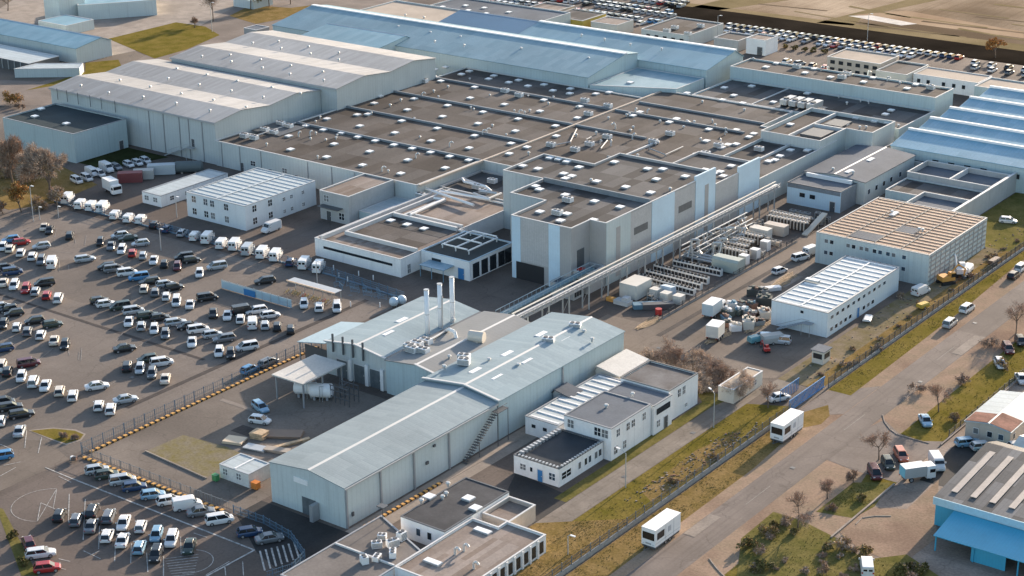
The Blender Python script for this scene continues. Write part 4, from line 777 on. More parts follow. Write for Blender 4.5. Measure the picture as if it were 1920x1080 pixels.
T = flat('end_office', 'white office with stained dark roof next to the bare thicket', [(-162.6, 247.3), (-152.4, 247.3), (-152.4, 257), (-162.6, 257)], 6, WREND, mat('stained_roof', (.09, .08, .075), .8, .3, .2, .35, col2=(.19, .185, .185)), par=.25, cope=DGREY)
for y in (250.6, 252.2): window(T, 'E', y, 3.7, .9, 1.5, -152.4)
window(T, 'E', 253, 1.0, .8, .6, -152.4)
T = flat('gatehouse_office', 'low white office with dark roof, white parapet blocks and blue door', [(-162.7, 215.6), (-153.5, 215.6), (-153.5, 228.3), (-162.7, 228.3)], 3.4, WREND, mat('shadow_black_roof', (.03, .036, .043), .6, .2, .2, .15, blot=.2, fine=.1), par=.15, cope=DGREY)  # shadow of the taller office is painted into the black roof colour
rb = MB()
for k in range(12): rb.box(-162.3, -161.5, 216.6 + k * .95, 217.1 + k * .95, 3.25, 3.75)
for k in range(16): rb.box(-153.8, -153.35, 216.4 + k * .75, 216.75 + k * .75, 3.48, 3.7)
for k in range(12): rb.box(-161.8 + k * .7, -161.45 + k * .7, 215.5, 215.95, 3.48, 3.7)
part('parapet_trim', rb, STEEL, T)
window(T, 'S', -160.8, 1.2, 1.1, 1.0, 215.6); window(T, 'S', -159.1, 1.3, .5, .8, 215.6, False); door(T, 'S', -157.3, 215.6, 1.0, 2.1, BLUE); window(T, 'S', -154.9, 1.0, 1.2, 1.2, 215.6)
for y, w_ in ((217.6, 2.6), (221.4, .7), (223.2, .7), (224.4, .7), (226.2, .8), (227.4, .8)): window(T, 'E', y, 1.1, w_, 1.2, -153.5, w_ > 1)
T = rib_hall('ribbed_carport', 'white shed with ribbed pale roof squeezed between shed and offices', -170.2, -163, 229, 251.5, 3.4, WREND, mat('pale_roof', (.40, .45, .46)), WHITE, 11, 0)
for x in (-168.4, -166): part('window', MB().box(x - .4, x + .4, 228.92, 228.98, 1.6, 2.2), GLASS, T)
T = gable('lean_to_shed', 'small pale lean-to shed against the boiler hall wall', -171.5, -166.3, 252.5, 262, 3.4, 4.2, 'Y', CREAM, mat('cream_sheet_roof', (.5, .49, .46), .6, .08, .3, .4), at=-171.2, cap=None)
T = gable('fan_house', 'little fan house roof pressed against the long boiler hall wall', -172.1, -168.4, 240, 243.5, 3.2, 3.9, 'Y', REND, SLATE, at=-171.8, cap=None)
T = flat('white_container_office', 'long white container like cabin behind the bare thicket', [(-150.2, 260.5), (-147, 260.5), (-147, 271), (-150.2, 271)], 2.8, CREAM, mat('sandy_roof', (.42, .34, .26), .8, .1, .3, .2), par=.05)
window(T, 'E', 268, 1.0, 1.4, 1.0, -147)
# ---------------------------------------------------------------- flat roofed building in the bottom foreground
T = flat('foreground_office', 'white office with dark stained flat roof at the near end of the shed', [(-163.9, 188), (-155.2, 188), (-155.2, 204.3), (-163.9, 204.3)], 3.5, WREND, mat('patched_dark_roof', (.075, .075, .078), .8, .2, .25, .35, blot=.4), par=.06, cope=DGREY)
z8 = zoom(640, 720, 3)
for y in (189.2, 192.8, 194, 199.2, 201.8, 203): window(T, 'E', y, 1.0, .55, 1.5, -155.2, False)
for x in (-160.4, -158.2): window(T, 'S', x, 1.2, .8, 1.2, 188, False)
sky_at(T, [z8(715, 650), z8(755, 705), z8(495, 640)], 3.4); sky_at(T, [z8(570, 650), z8(600, 575), z8(450, 670), z8(590, 630)], 3.4, VENTM, 'roof_vent')
T = flat('foreground_store', 'grey flat roofed wing with tall white piers along the meadow', [(-155.0, 176), (-142.6, 176), (-142.6, 196.8), (-150, 196.8), (-150, 194.6), (-155.0, 194.6)], 3.1, WREND, BITU_T, par=.4)
for k in range(10): part('window', MB().box(-142.58, -142.5, 177.5 + k * 1.95, 178.5 + k * 1.95, .5, 2.4), GLASS, T)
for k in range(9): part('pilaster', MB().box(-142.58, -142.35, 178.8 + k * 1.95, 179.15 + k * 1.95, 0, 2.98), WHITE, T)
sky_at(T, [z8(515, 1005), z8(795, 830)], 2.7, SKLM, 'rooflight'); sky_at(T, [z8(745, 1040), z8(640, 960), z8(690, 940)], 2.7, COWLM, 'roof_cowl')
T = flat('walled_terrace', 'low terrace with beige parapet between the two white wings', [(-155.0, 197.1), (-149.8, 197.1), (-149.8, 204), (-155.0, 204)], 2.9, BEIGE, BITU_T, par=.7)
T = flat('near_low_wing', 'wide grey flat roof in front of the white office with coolers on it', [(-167.5, 165), (-155.3, 165), (-155.3, 182.5), (-167.5, 187.6)], 2.7, WREND, mat('worn_grey_roof', (.2, .18, .165), .85, .15, .15, .3, blot=.3), par=.08, cope=GREY)
q = mat('blue_grey_unit', (.40, .50, .55), .5, .1, 1, .5)
for n_, (x, y) in enumerate(((230, 870), (200, 920), (290, 915), (340, 880), (200, 990), (290, 970), (130, 1010))):
    p = G(*z8(x, y), 2.55); shared('air_handler', UNITM, T, p, .5 + n_ * .35).scale = (.6 + .12 * (n_ % 3), .75, .7 + .2 * (n_ % 4))
mst = MB(); p = G(*z8(235, 790), 2.5); mst.path([p, p + Vector((0, 0, 3.2))], .06); mst.box(p.x - .7, p.x + .7, p.y - .6, p.y + .6, 5.6, 5.75); part('aerial', mst, DGREY, T)
band(T, -167.2, -155.6, 176.5, 176.8, 2.5, 2.9, COPE, 'roof_kerb')
# cabin in the yard
T = flat('site_cabin', 'white site cabin of two joined units with orange bin beside the shed gable', [(-201.4, 186), (-194.7, 186), (-194.7, 191), (-201.4, 191)], 2.5, mat('cabin_wall', (.62, .61, .57), .7, .06, .2, .3, rib=('W', .5), ribdepth=.1), mat('pale_roof', (.40, .45, .46)), par=.05, cope=STEEL)
for x in (-200.1, -197.0): window(T, 'S', x, .9, 1.0, 1.1, 186)
part('roof_seam', MB().box(-198.2, -197.9, 186.2, 190.8, 2.45, 2.62), WHITE, T)
# ---------------------------------------------------------------- far offices and town edge
T = flat('beige_office', 'beige three storey office with square dark windows near the far car row', [(-246.5, 487), (-229, 487), (-229, 500), (-246.5, 500)], 5.6, BEIGE, mat('cream_gravel_roof', (.40, .34, .28)), par=.3)
for z in (3.6, 1.4):
    for k in range(6): part('window', MB().box(-245.4 + k * 2.8, -243.9 + k * 2.8, 486.92, 486.98, z, z + 1.1), GLASS, T)
T = flat('cream_block', 'cream block with sunken brown roof between beige and white offices', [(-228.4, 483), (-218.5, 483), (-218.5, 498), (-228.4, 498)], 4.6, CREAM, BITU, par=.4)
T = flat('white_strip_office', 'long white office with five dark square windows at the far edge', [(-218.2, 487), (-198, 487), (-198, 497), (-218.2, 497)], 4.2, WREND, mat('cream_gravel_roof', (.40, .34, .28)), par=.2)
for x in (-216.4, -213.4, -208.6, -205.4, -202.4): part('window', MB().box(x - .5, x + .5, 486.92, 486.98, 1.8, 2.9), GLASS, T)
T = flat('pale_corner_office', 'pale blue rendered office at the end of the blue sheds', [(-197, 482), (-168, 482), (-168, 494), (-197, 494)], 4.6, CLAD_B, mat('cream_gravel_roof', (.40, .34, .28)), par=.3)
for x in (-192.5, -189.5): part('window', MB().box(x - .5, x + .5, 481.92, 481.98, 1.9, 3.0), GLASS, T)
c0 = G(*B_(1000, 260)); c1_ = G(*B_(1330, 290)); 
T = flat('grey_laboratory', 'grey flat roofed block with small windows behind the bright blue roof', [(c0.x, c0.y), (c1_.x, c0.y), (c1_.x, c0.y + 22), (c0.x, c0.y + 22)], 4.4, CLAD, BITU, par=.3)
for k in range(5): part('window', MB().box(c0.x + 2 + k * 3.2, c0.x + 3.4 + k * 3.2, c0.y - .06, c0.y - .02, 1.8, 3.0), GLASS, T)
sky_at(T, [B_(1210, 180), B_(1290, 220), B_(1370, 170), B_(1160, 200)], 4.2, UNITM, 'air_handler')
c0 = G(*B_(430, 175)); c1_ = G(*B_(670, 195))
T = flat('yellow_front_store', 'dark roofed store with mustard yellow front wall behind the blue halls', [(c0.x, c0.y), (c1_.x, c0.y), (c1_.x, c0.y + 14), (c0.x, c0.y + 14)], 4.2, plain('mustard_wall', (.50, .36, .07), .7), BITU_D, par=.2)
c0 = G(*B_(680, 205))
T = flat('cream_garage', 'cream walled garage beside the mustard fronted store', [(c0.x + .5, c0.y), (c0.x + 11, c0.y), (c0.x + 11, c0.y + 10), (c0.x + .5, c0.y + 10)], 4.0, CREAM, BITU_T, par=.2)
c0 = G(*B_(300, 115))
T = flat('cluttered_roof_store', 'small beige store with cluttered roof left of the mustard fronted store', [(c0.x, c0.y), (c0.x + 12, c0.y), (c0.x + 12, c0.y + 11), (c0.x, c0.y + 11)], 4.0, BEIGE, BITU_T, par=.4)
sky_at(T, [B_(360, 85), B_(400, 95), B_(420, 80)], 3.8, UNITM, 'air_handler')
c0 = G(*B_(1650, 330)); T = flat('white_gate_block', 'white block with dark gateway at the end of the bright blue hall', [(c0.x, c0.y), (c0.x + 7, c0.y), (c0.x + 7, c0.y + 8), (c0.x, c0.y + 8)], 5.0, WREND, BITU_T, par=.3)
door(T, 'S', c0.x + 5, c0.y, 1.8, 2.6)
c0 = G(*B_(1450, 300)); T = flat('brown_service_block', 'low service block with brown roof and pale coping behind the blue hall end', [(c0.x, c0.y), (c0.x + 9, c0.y), (c0.x + 9, c0.y + 10), (c0.x, c0.y + 10)], 3.6, REND, BITU, par=.3)
# upper left corner
T = gable('northern_barn', 'pale blue roofed barn in the upper corner beside the grass', -530, -448, 366.5, 381, 5.0, 6.6, 'X', CLAD_L, BROOF, at=377)
T = flat('open_fronted_shed', 'open fronted grey shed in front of the pale blue barn', [(-530, 350), (-451, 350), (-451, 362), (-530, 362)], 3.2, DGREY, mat('pale_roof', (.40, .45, .46)), par=.05)
for k in range(14): part('post', MB().box(-455 - k * 3, -454.7 - k * 3, 349.75, 349.95, 0, 3.0), STEEL, T)
T = flat('ticket_kiosk', 'small pale kiosk at the end of the open fronted shed', [(-450.6, 344), (-434.5, 356), (-438.5, 361), (-450.6, 352.5)], 2.8, CLAD_L, mat('pale_roof', (.40, .45, .46)), par=.08)
T = flat('white_silo_house', 'tall white box building at the top edge of the view', [(-508, 403.5), (-500, 403.5), (-500, 415), (-508, 415)], 8.5, CLAD_L, SLATE, par=.3)
T = flat('white_warehouse', 'white warehouse right of the tall white box', [(-498, 410), (-482, 432), (-500, 448), (-516, 426)], 5.5, CLAD_L, BROOF, par=.2)
T = flat('small_blue_roof_store', 'small store with pale blue roof beside the tall white box', [(-497.5, 392), (-483, 392), (-483, 404), (-497.5, 404)], 3.4, CLAD_L, BROOF, par=.1)
T = flat('verge_pump_house', 'pale pump house among the trees at the top edge', [(-470, 458), (-460, 458), (-460, 468), (-470, 468)], 3.0, CLAD_L, BROOF, par=.1)
T = flat('crates_shed', 'grey lean shed with clutter at the end of the grass field', [(-431, 424), (-425, 424), (-425, 430), (-431, 430)], 3.2, GREY, SLATE, par=.1)
# trader's buildings at the right edge
T = gable('trader_warehouse', 'warehouse with striped grey roof and bright blue walls at the right edge', -98.6, -66, 239.2, 263, 4.8, 6.2, 'X', SKYB, mat('dark_sheet_roof', (.12, .115, .11), .8, .1, .1, .2, rib=('X', .8), ribdepth=.2, sheet=(1.6, 4.0, .14)), at=259, cap=None, over=.3)
for k in range(7): part('rooflight', MB().xprism([(241.5, 5.27), (256.2, 6.32), (256.2, 6.4), (241.5, 5.36)], -97.2 + k * 3.1, -96.2 + k * 3.1), mat('clear_sheet', (.36, .31, .27), .5, .15, .4, .4), T)
part('fascia', MB().box(-98.9, -66, 238.75, 238.88, 3.7, 4.95), mat('pale_cyan_fascia', (.40, .60, .68), .5, .05, .2, .4), T)
T2 = thing('blue_awning', 'bright blue sloping awning along the front of the trader warehouse', 'awning', (-85, 235, 0))
part('roof', MB().xprism([(231.2, 2.6), (238.6, 3.6), (238.6, 3.72), (231.2, 2.72)], -95.3, -66), SKYB, T2)
for x in (-95, -89, -82): part('post', MB().box(x - .1, x + .1, 231.5, 231.7, 0, 2.6), SKYB, T2)
part('front_screen', MB().box(-89.4, -84, 231.75, 231.85, 0, 2.4), SKYB, T2)
T = gable('trader_office', 'low office with half grey half rusty roof and white ridge beside two silver cars', -107.8, -99.8, 271.8, 287, 2.9, 3.5, 'Y', BEIGE, mat('pale_roof', (.40, .45, .46)), at=-103.7)
part('rusty_sheet', MB().yprism([(-107.9, 3.06), (-103.9, 3.68), (-103.9, 3.74), (-107.9, 3.12)], 271.7, 276), RUST, T); part('rusty_sheet', MB().yprism([(-103.5, 3.68), (-99.7, 3.06), (-99.7, 3.12), (-103.5, 3.74)], 271.7, 277), RUST, T)
for x in (-105.9, -103.4, -101.4): window(T, 'S', x, 1.1, .9, 1.0, 271.8, False)
window(T, 'E', 273.5, 1.1, .8, 1.0, -99.8, False)
T = gable('yard_canopy', 'cream gabled roof at the right edge behind the striped roof', -96.5, -80, 263.4, 272, 3.4, 4.6, 'X', CREAM, mat('cream_sheet_roof', (.5, .49, .46)), cap=None)
# ---------------------------------------------------------------- fences
def fence(name, label, pts, h, m, postm, step=2.5, bars=.22, wall=0, wallm=None, rails=3, group=None, br=.03):
    o = Vector((pts[0][0], pts[0][1], 0)); T = thing(name, label, 'fence', o, 0, group)
    b = MB(); wl = MB(); PQ = []
    for a, c in zip(pts, pts[1:]):
        a, c = Vector((a[0], a[1], 0)), Vector((c[0], c[1], 0)); L_ = (c - a).length; d = (c - a).normalized(); rz = math.atan2(d.y, d.x)
        for k in range(rails): z = wall + .15 + k * (h - wall - .25) / max(1, rails - 1); b.cbox((*((a + c) / 2).xy, z), (L_, .05, .06), 0, rz)
        if bars:
            for k in range(int(L_ / bars)): q = a + d * (k + .5) * bars; b.cbox((q.x, q.y, (wall + .05 + h) / 2), (br, .035, h - wall - .1), 0, rz)
        for k in range(int(L_ / step) + 1): q = a + d * k * step; PQ.append((q, rz))
        if wall: wl.cbox((*((a + c) / 2).xy, wall / 2), (L_, .22, wall), 0, rz)
    part('fence_panel', b, m, T)
    pm = MB().box(-.05, .05, -.06, .06, 0, h + .1).mesh('post', postm)
    for q, rz in PQ: shared('post', pm, T, (q.x, q.y, 0), rz)
    if wall: part('plinth', wl, wallm, T)
    return T
FGREY = plain('fence_grey', (.19, .205, .215), .6); FBLUE = plain('fence_blue', (.10, .17, .24), .5); FDARK = plain('fence_dark', (.07, .075, .08), .6)
fence('boundary_fence', 'long dark grey palisade fence on concrete base along the public road', [(-136.6, 150), (-136.6, 262.5)], 2.1, FDARK, FGREY, 2.5, .26, .75, mat('grey_concrete_base', (.30, .30, .29), .9, .15, .3, .2))
fence('boundary_fence', 'dark mesh fence with rubble behind it beside the far stretch of road', [(-136.6, 277), (-136.6, 520)], 2.0, FDARK, FDARK, 2.5, .24, .5, MATS['grey_concrete_base'])
fence('car_park_fence', 'grey blue security fence between the big car park and the shed yard', [(-227.2, 178.6), (-227.2, 238)], 2.1, FGREY, FBLUE, 2.4, .5, 0, None, 3, None, .025)
fence('yard_fence', 'low grey fence along the shed yard above the row of parked cars', [(-226.8, 178.4), (-191, 178.4)], 1.7, FGREY, FGREY, 2.4, .6, 0, None, 2, None, .025)
fence('compound_fence', 'blue mesh fence in front of the parked vans', [(-342, 268.6), (-250, 268.6)], 1.9, FBLUE, FBLUE, 2.6, .3, .25, FBLUE, 4)
fence('compound_fence', 'blue mesh fence across the forecourt below the white canteen', [(-249.6, 268.6), (-229, 266.6)], 1.8, FBLUE, FBLUE, 2.6, .3, .2, FBLUE, 4)
fence('parking_barrier', 'curved blue railing round the hatched corner of the small car park', [(-190.5, 178.2), (-184, 178.4), (-177, 177.2), (-171.2, 174), (-170, 170), (-171.5, 166)], 1.5, FBLUE, FBLUE, 1.6, .3, 0, None, 3)
fence('equipment_yard_fence', 'dark fence closing the cooler yard beside the service road', [(-179.5, 288), (-179.8, 345)], 1.5, FDARK, FDARK, 2.6, .5, .35, MATS['grey_concrete_base'])
fence('trader_fence', 'dark fence with posts between the side verge and the trader yard', [(-109.9, 270), (-109.9, 340)], 1.3, FDARK, FDARK, 2.4, .4, .2, CONC)
random.seed(6)
bm_ = MB(); bm_.path([(-1.1, 0, .15), (-1.1, 0, 1.1), (1.1, 0, 1.1), (1.1, 0, .15), (-1.1, 0, .15)], .03, 5)
for k in range(9): bm_.path([(-.9 + k * .22, 0, .15), (-.9 + k * .22, 0, 1.1)], .015, 4)
for s_ in (-.9, .9): bm_.path([(s_, -.3, .02), (s_, .3, .02)], .03, 5)
bmm = bm_.mesh('crowd_barrier', plain('barrier_blue', (.16, .28, .38), .5))
for k in range(14):
    o = link('crowd_barrier', bmm, None, (-247 + k * 1.25 + random.uniform(-.3, .3), 266.2 - (k % 3) * 1.1 + random.uniform(-.4, .4), .03), random.choice((.2, 1.0, -.5, .1))); tag(o, 'blue steel crowd barrier standing askew on the forecourt below the canteen', 'barrier', 'blue barriers on the forecourt')
T = thing('sliding_gate', 'blue steel sliding gate with frames at the site entrance', 'gate', (-138, 271, 0))
b = MB()
for k in range(4): b.box(-137.2, -137.05, 263.2 + k * 3.4, 266.3 + k * 3.4, .2, 2.2) if False else b.path([(-137.1, 263.2 + k * 3.4, .3), (-137.1, 266.3 + k * 3.4, 2.1)], .06)
for k in range(30): b.box(-137.2, -137.1, 263.0 + k * .45, 263.12 + k * .45, .2, 2.3)
b.box(-137.22, -137.08, 263, 276.5, 2.2, 2.32); b.box(-137.22, -137.08, 263, 276.5, .15, .3); part('gate_leaf', b, BLUE, T)
b = MB()
for k in range(12): b.box(-140.6, -140.5, 266 + k * .6, 266.15 + k * .6, .1, 2.4)
b.box(-140.62, -140.48, 265.9, 273, 2.3, 2.42); part('gate_frame', b, BLUE, T)
T = thing('guard_booth', 'small pale guard booth beside the blue gate', 'booth', (-143.4, 287, 0))
part('wall', MB().box(-144.6, -142.2, 285.6, 288.4, 0, 2.6), CREAM, T); part('roof', MB().box(-144.9, -141.9, 285.3, 288.7, 2.6, 2.75), SLATE, T)
part('window', MB().box(-144.3, -142.5, 285.5, 285.58, 1.1, 2.1), GLASS, T); part('window', MB().box(-142.18, -142.1, 286, 288, 1.1, 2.1), GLASS, T)
# striped concrete sleepers at the foot of the fences
STR = MB()
def sleepers(name, label, a, b, n):
    a, b = Vector((*a, 0)), Vector((*b, 0)); d = (b - a) / n; rz = math.atan2(d.y, d.x); mb = MB()
    for i in range(n):
        p = a + d * (i + .5); mb.cbox((p.x, p.y, .16), (d.length * .52, .62, .32), 0, rz); q = a + d * (i + 1); mb.cbox((q.x, q.y, .13), (d.length * .46, .5, .26), 1, rz)
    o = one(name, mb, [plain('ochre_paint', (.60, .32, .085), .7), BLACK], label, 'kerb', a); return o
sleepers('striped_kerb', 'ochre and black striped kerb along the foot of the tall security fence', (-226.4, 179.5), (-226.4, 237), 46)
sleepers('striped_kerb', 'ochre and black striped kerb above the row of cars by the yard', (-226, 177.7), (-192, 177.7), 28)
sleepers('striped_kerb', 'ochre and black striped kerb at the foot of the long shed wall', (-170.4, 186.5), (-170.2, 205.5), 17)
# translucent barrier and cycle shelter
T = fence('hoarding', 'pale blue translucent hoarding between car park and cycle shelter', [(-265.3, 249.6), (-244.8, 249.4)], 2.0, plain('pale_hoarding', (.36, .46, .52), .4), STEEL, 2.4, .5, 0, None, 3)
part('sheet', MB().box(-265.2, -245, 249.46, 249.5, .1, 1.8), plain('pale_hoarding_sheet', (.40, .52, .58), .35), T); part('sheet', MB().box(-258.5, -255.2, 249.3, 249.34, .1, 1.5), BLUE, T)
T = thing('cycle_shelter', 'cycle shelter with orange trimmed pale roof and bicycles under it', 'shelter', (-246, 257, 0))
part('roof', MB().box(-252.4, -239, 256.2, 258.4, 2.45, 2.57), STEEL, T); part('roof_trim', MB().box(-252.5, -238.9, 256.0, 256.18, 2.4, 2.66), plain('peach_trim', (.75, .52, .36), .5), T)
for k in range(6): part('post', MB().box(-252 + k * 2.56, -251.9 + k * 2.56, 258.1, 258.2, 0, 2.44), STEEL, T)
bk = MB()
for sx in (-.52, .52):
    for i in range(12):
        a0, a1 = 2 * math.pi * i / 12, 2 * math.pi * (i + 1) / 12; bk.cyl((sx + .33 * math.cos(a0), 0, .34 + .33 * math.sin(a0)), (sx + .33 * math.cos(a1), 0, .34 + .33 * math.sin(a1)), .028, .028, 5, 1)
for a, c in (((-.52, 0, .34), (-.1, 0, .36)), ((-.1, 0, .36), (-.2, 0, .85)), ((-.2, 0, .75), (.36, 0, .8)), ((-.1, 0, .36), (.36, 0, .75)), ((-.52, 0, .34), (-.2, 0, .75)), ((.52, 0, .34), (.34, 0, .95)), ((.34, -.25, .97), (.34, .25, .97)), ((-.3, 0, .88), (-.1, 0, .88))): bk.cyl(a, c, .03, .03, 5, 0)
bm = [bk.mesh('bicycle', [m_, BLACK]) for m_ in (YELL, STEEL, RED, plain('bike_green', (.15, .2, .05)))]
for i in range(16):
    o = link('bicycle', bm[(0, 1, 0, 3, 0, 1, 2)[i % 7]], None, (-251.6 + i * .78, 255.2 + (i % 3) * .15, .02), 1.25); tag(o, ('yellow', 'grey', 'red', 'dark green')[(0, 1, 0, 3, 0, 1, 2)[i % 7]] + ' bicycle parked in the row under the cycle shelter', 'bicycle', ('yellow', 'grey', 'red', 'dark green')[(0, 1, 0, 3, 0, 1, 2)[i % 7]] + ' bicycles at the shelter')
# ---------------------------------------------------------------- pipe bridge and conveyor
T = thing('pipe_bridge', 'long raised pipe bridge with pale handrail along the production building', 'pipe bridge', (-195.4, 310, 0))
b = MB()
for x in (-196.1, -194.7): b.box(x - .09, x + .09, 260, 364, 5.2, 5.45); b.box(x - .06, x + .06, 260, 364, 6.3, 6.42)
for k in range(70): y = 260.5 + k * 1.5; b.path([(-194.7, y, 5.4), (-194.7, y, 6.4)], .05, 4); b.path([(-194.7, y, 5.4), (-194.7, y + 1.5, 6.4)], .035, 4)
part('truss', b, GREY, T)
b = MB()
for x, r, z in ((-196.1, .16, 5.75), (-195.7, .22, 5.8), (-195.2, .14, 5.7), (-194.95, .12, 5.9)): b.path([(x, 260, z), (x, 364, z)], r, 8)
part('pipe', b, COPE, T); part('walkway', MB().box(-196.0, -194.8, 260, 364, 5.45, 5.52), STEEL, T); part('cover', MB().box(-196.3, -195.9, 260, 364, 6.44, 6.56), CREAM, T)
for k in range(15):
    y = 263 + k * 7; q = MB()
    for x in (-196.2, -194.6): q.box(x - .12, x + .12, y - .12, y + .12, 0, 5.2)
    q.path([(-196.2, y, 1), (-194.6, y, 4.8)], .05); part('trestle', q, STEEL, T)
T = thing('conveyor', 'blue grey enclosed conveyor sloping beside the pipe bridge', 'conveyor', (-200.8, 278, 0))
b = MB(); b.xprism([(262, 4.2), (294, 4.6), (294, 4.9), (262, 4.5)], -201.6, -200.0); part('bed', b, plain('teal_steel', (.13, .22, .26), .5), T)
b = MB()
for x in (-201.7, -199.9):
    b.path([(x, 262, 5.3), (x, 294, 5.7)], .07)
    for k in range(22): b.path([(x, 262 + k * 1.5, 4.5), (x, 262 + k * 1.5, 5.35)], .04, 4)
part('handrail', b, plain('pale_teal', (.34, .42, .45), .5), T)
for k in range(5):
    q = MB(); y = 264 + k * 7
    for x in (-201.5, -200.1): q.box(x - .1, x + .1, y - .1, y + .1, 0, 4.2 + k * .09)
    part('trestle', q, DGREY, T)
T = flat('pump_house', 'low grey pump house with openings under the pipe bridge', [(-206, 286.3), (-200, 286.3), (-200, 290), (-206, 290)], 3.0, REND, SLATE, par=.2, cope=GREY)
for k in range(4): part('opening', MB().box(-199.98, -199.9, 286.6 + k * .85, 287.2 + k * .85, .6, 2.0), BLACK, T)
T = flat('loading_annex', 'small loading annex with red bin on its roof at the foot of the tall building', [(-203.4, 291.0), (-199.6, 291.0), (-199.6, 297.1), (-203.4, 297.1)], 4.6, mat('stone_grey_panel', (.47, .455, .44)), SLATE, par=.9, cope=COPE)
part('opening', MB().box(-203.0, -201.3, 290.92, 290.98, 0, 3.0), BLACK, T)
o = one('red_bin', MB().box(-203.0, -201.6, 291.8, 293.0, 3.72, 4.9), RED, 'red bin standing on the small loading annex roof', 'bin', (-202.3, 292.4, 3.72))
pw = MB()
random.seed(5)
for k in range(26):
    x = -193.8 + random.random() * 5.5; y = 318 + random.random() * 26; h = 2 + random.random() * 3.2
    pw.path([(x, y, 0), (x, y, h), (x + random.choice((-1.2, 1.4)), y + random.choice((-1, 1, 0)), h), (x + random.choice((-1.2, 1.4)), y + random.choice((-1, 1, 0)), h * .4)], .12 + random.random() * .16, 7)
for z in (1.8, 3.1, 4.2): pw.path([(-193.6, 318, z), (-193.4, 346, z)], .16, 7); pw.path([(-191, 320, z - .4), (-190.8, 344, z - .4)], .14, 7)
one('process_pipework', pw, STEEL, 'tangle of steel process pipes between pipe bridge and cooling racks', 'pipework', (-192, 331, 0))
# ---------------------------------------------------------------- cooler yard
cg = MB()
for x in (-.5, .42): cg.box(x, x + .08, -.55, .55, 0, 1.5)
cg.box(-.42, .42, -.55, -.47, 0, .35); cg.box(-.42, .42, -.55, -.47, 1.15, 1.5); cg.box(-.42, .42, .47, .55, 0, 1.5); cg.box(-.42, .42, -.46, .46, .05, 1.25, 1); cg.cyl((0, 0, 1.26), (0, 0, 1.75), .34, .2, 8, 1)
cgm = cg.mesh('gas_cage', [plain('cage_white', (.70, .68, .64), .5), BLACK])
rowsg = [((-195.0, 304.2), (-181.6, 303.2), 15, 'front'), ((-195.3, 307.4), (-182.2, 306.8), 15, 'second'), ((-195.6, 311.2), (-182.8, 310.6), 15, 'third'), ((-193.8, 316.2), (-183.0, 316.4), 13, 'rear')]
for (a, b, n, nm) in rowsg:
    for i in range(n):
        o = link('bottle_cage', cgm, None, (a[0] + (b[0] - a[0]) * i / (n - 1), a[1] + (b[1] - a[1]) * i / (n - 1), .02), .0)
        tag(o, f'white frame cage with black bottle in the {nm} row of the yard', 'cage', f'bottle cages in the {nm} row')
rk = MB()
for i in range(12): rk.box(-5 + i * .86, -4.7 + i * .86, -.9, .9, .2, 2.2, 0); rk.box(-4.68 + i * .86, -4.16 + i * .86, -.75, .75, .25, 1.9, 1); rk.cyl((-4.4 + i * .86, 0, 1.9), (-4.4 + i * .86, 0, 2.3), .26, .26, 8, 2)
rk.box(-5.1, 5.3, -1, -.9, 2.2, 2.35, 0); rk.box(-5.1, 5.3, .9, 1, 2.2, 2.35, 0)
rkm = rk.mesh('cooling_rack', [plain('rack_beige', (.50, .45, .39), .6), plain('rack_rust', (.06, .045, .035), .8), STEEL])
for i, (x, y, l) in enumerate(((-188, 327.6, 'cooling rack just behind the green tank box'), (-189.8, 331.2, 'second cooling rack behind the green tank box'), (-190.2, 334.4, 'middle cooling rack opposite the white cabinets'), (-190.4, 338.6, 'cooling rack next to the cream containers'), (-186.5, 352.8, 'cooling rack deepest in the yard by the pale blue annex'), (-187.5, 355.6, 'rearmost brown cooling rack against the pale blue annex'))):
    o = link('cooling_rack', rkm, None, (x, y, .02), 0); tag(o, l + ', brown slots', 'rack', 'cooling racks')
for (x, y, l) in ((-182.2, 325.4, 'white cabinet at the end of the front cooling rack'), (-182.2, 330.2, 'white cabinet at the end of the middle cooling rack'), (-183, 336.2, 'white cabinet near the pale rubble heap')):
    t = thing('switch_cabinet', l, 'cabinet', (x, y, 0), 0, 'white cabinets'); lpart('body', MB().box(-.95, .95, -.8, .8, .1, 2.3), WHITE, t); lpart('door', MB().box(-.85, .85, -.84, -.8, .2, 2.2), STEEL, t); lpart('plinth', MB().box(-.9, .9, -.75, .75, 0, .1), CONC, t)
t = thing('tank_container', 'grey green boxed tank with rounded top in the cooler yard', 'tank', (-183, 320, 0)); c = MB(); c.xprism([(-1.6, .3), (1.6, .3), (1.6, 2.7), (1.1, 3.2), (-1.1, 3.2), (-1.6, 2.7)], -3.2, 3.2); lpart('shell', c, plain('grey_green', (.36, .40, .36), .6), t); lpart('skid', MB().box(-3.1, 3.1, -1.4, 1.4, 0, .3), DGREY, t)
c = MB()
for k in range(3): c.cyl((-4.5, -.8 + k * .8, 1.0 + .3 * k), (4.8, -.8 + k * .8, 1.0 + .3 * k), .28, .28, 10)
for x in (-4, 0, 4): c.box(x - .1, x + .1, -1.4, 1.4, 0, .75)

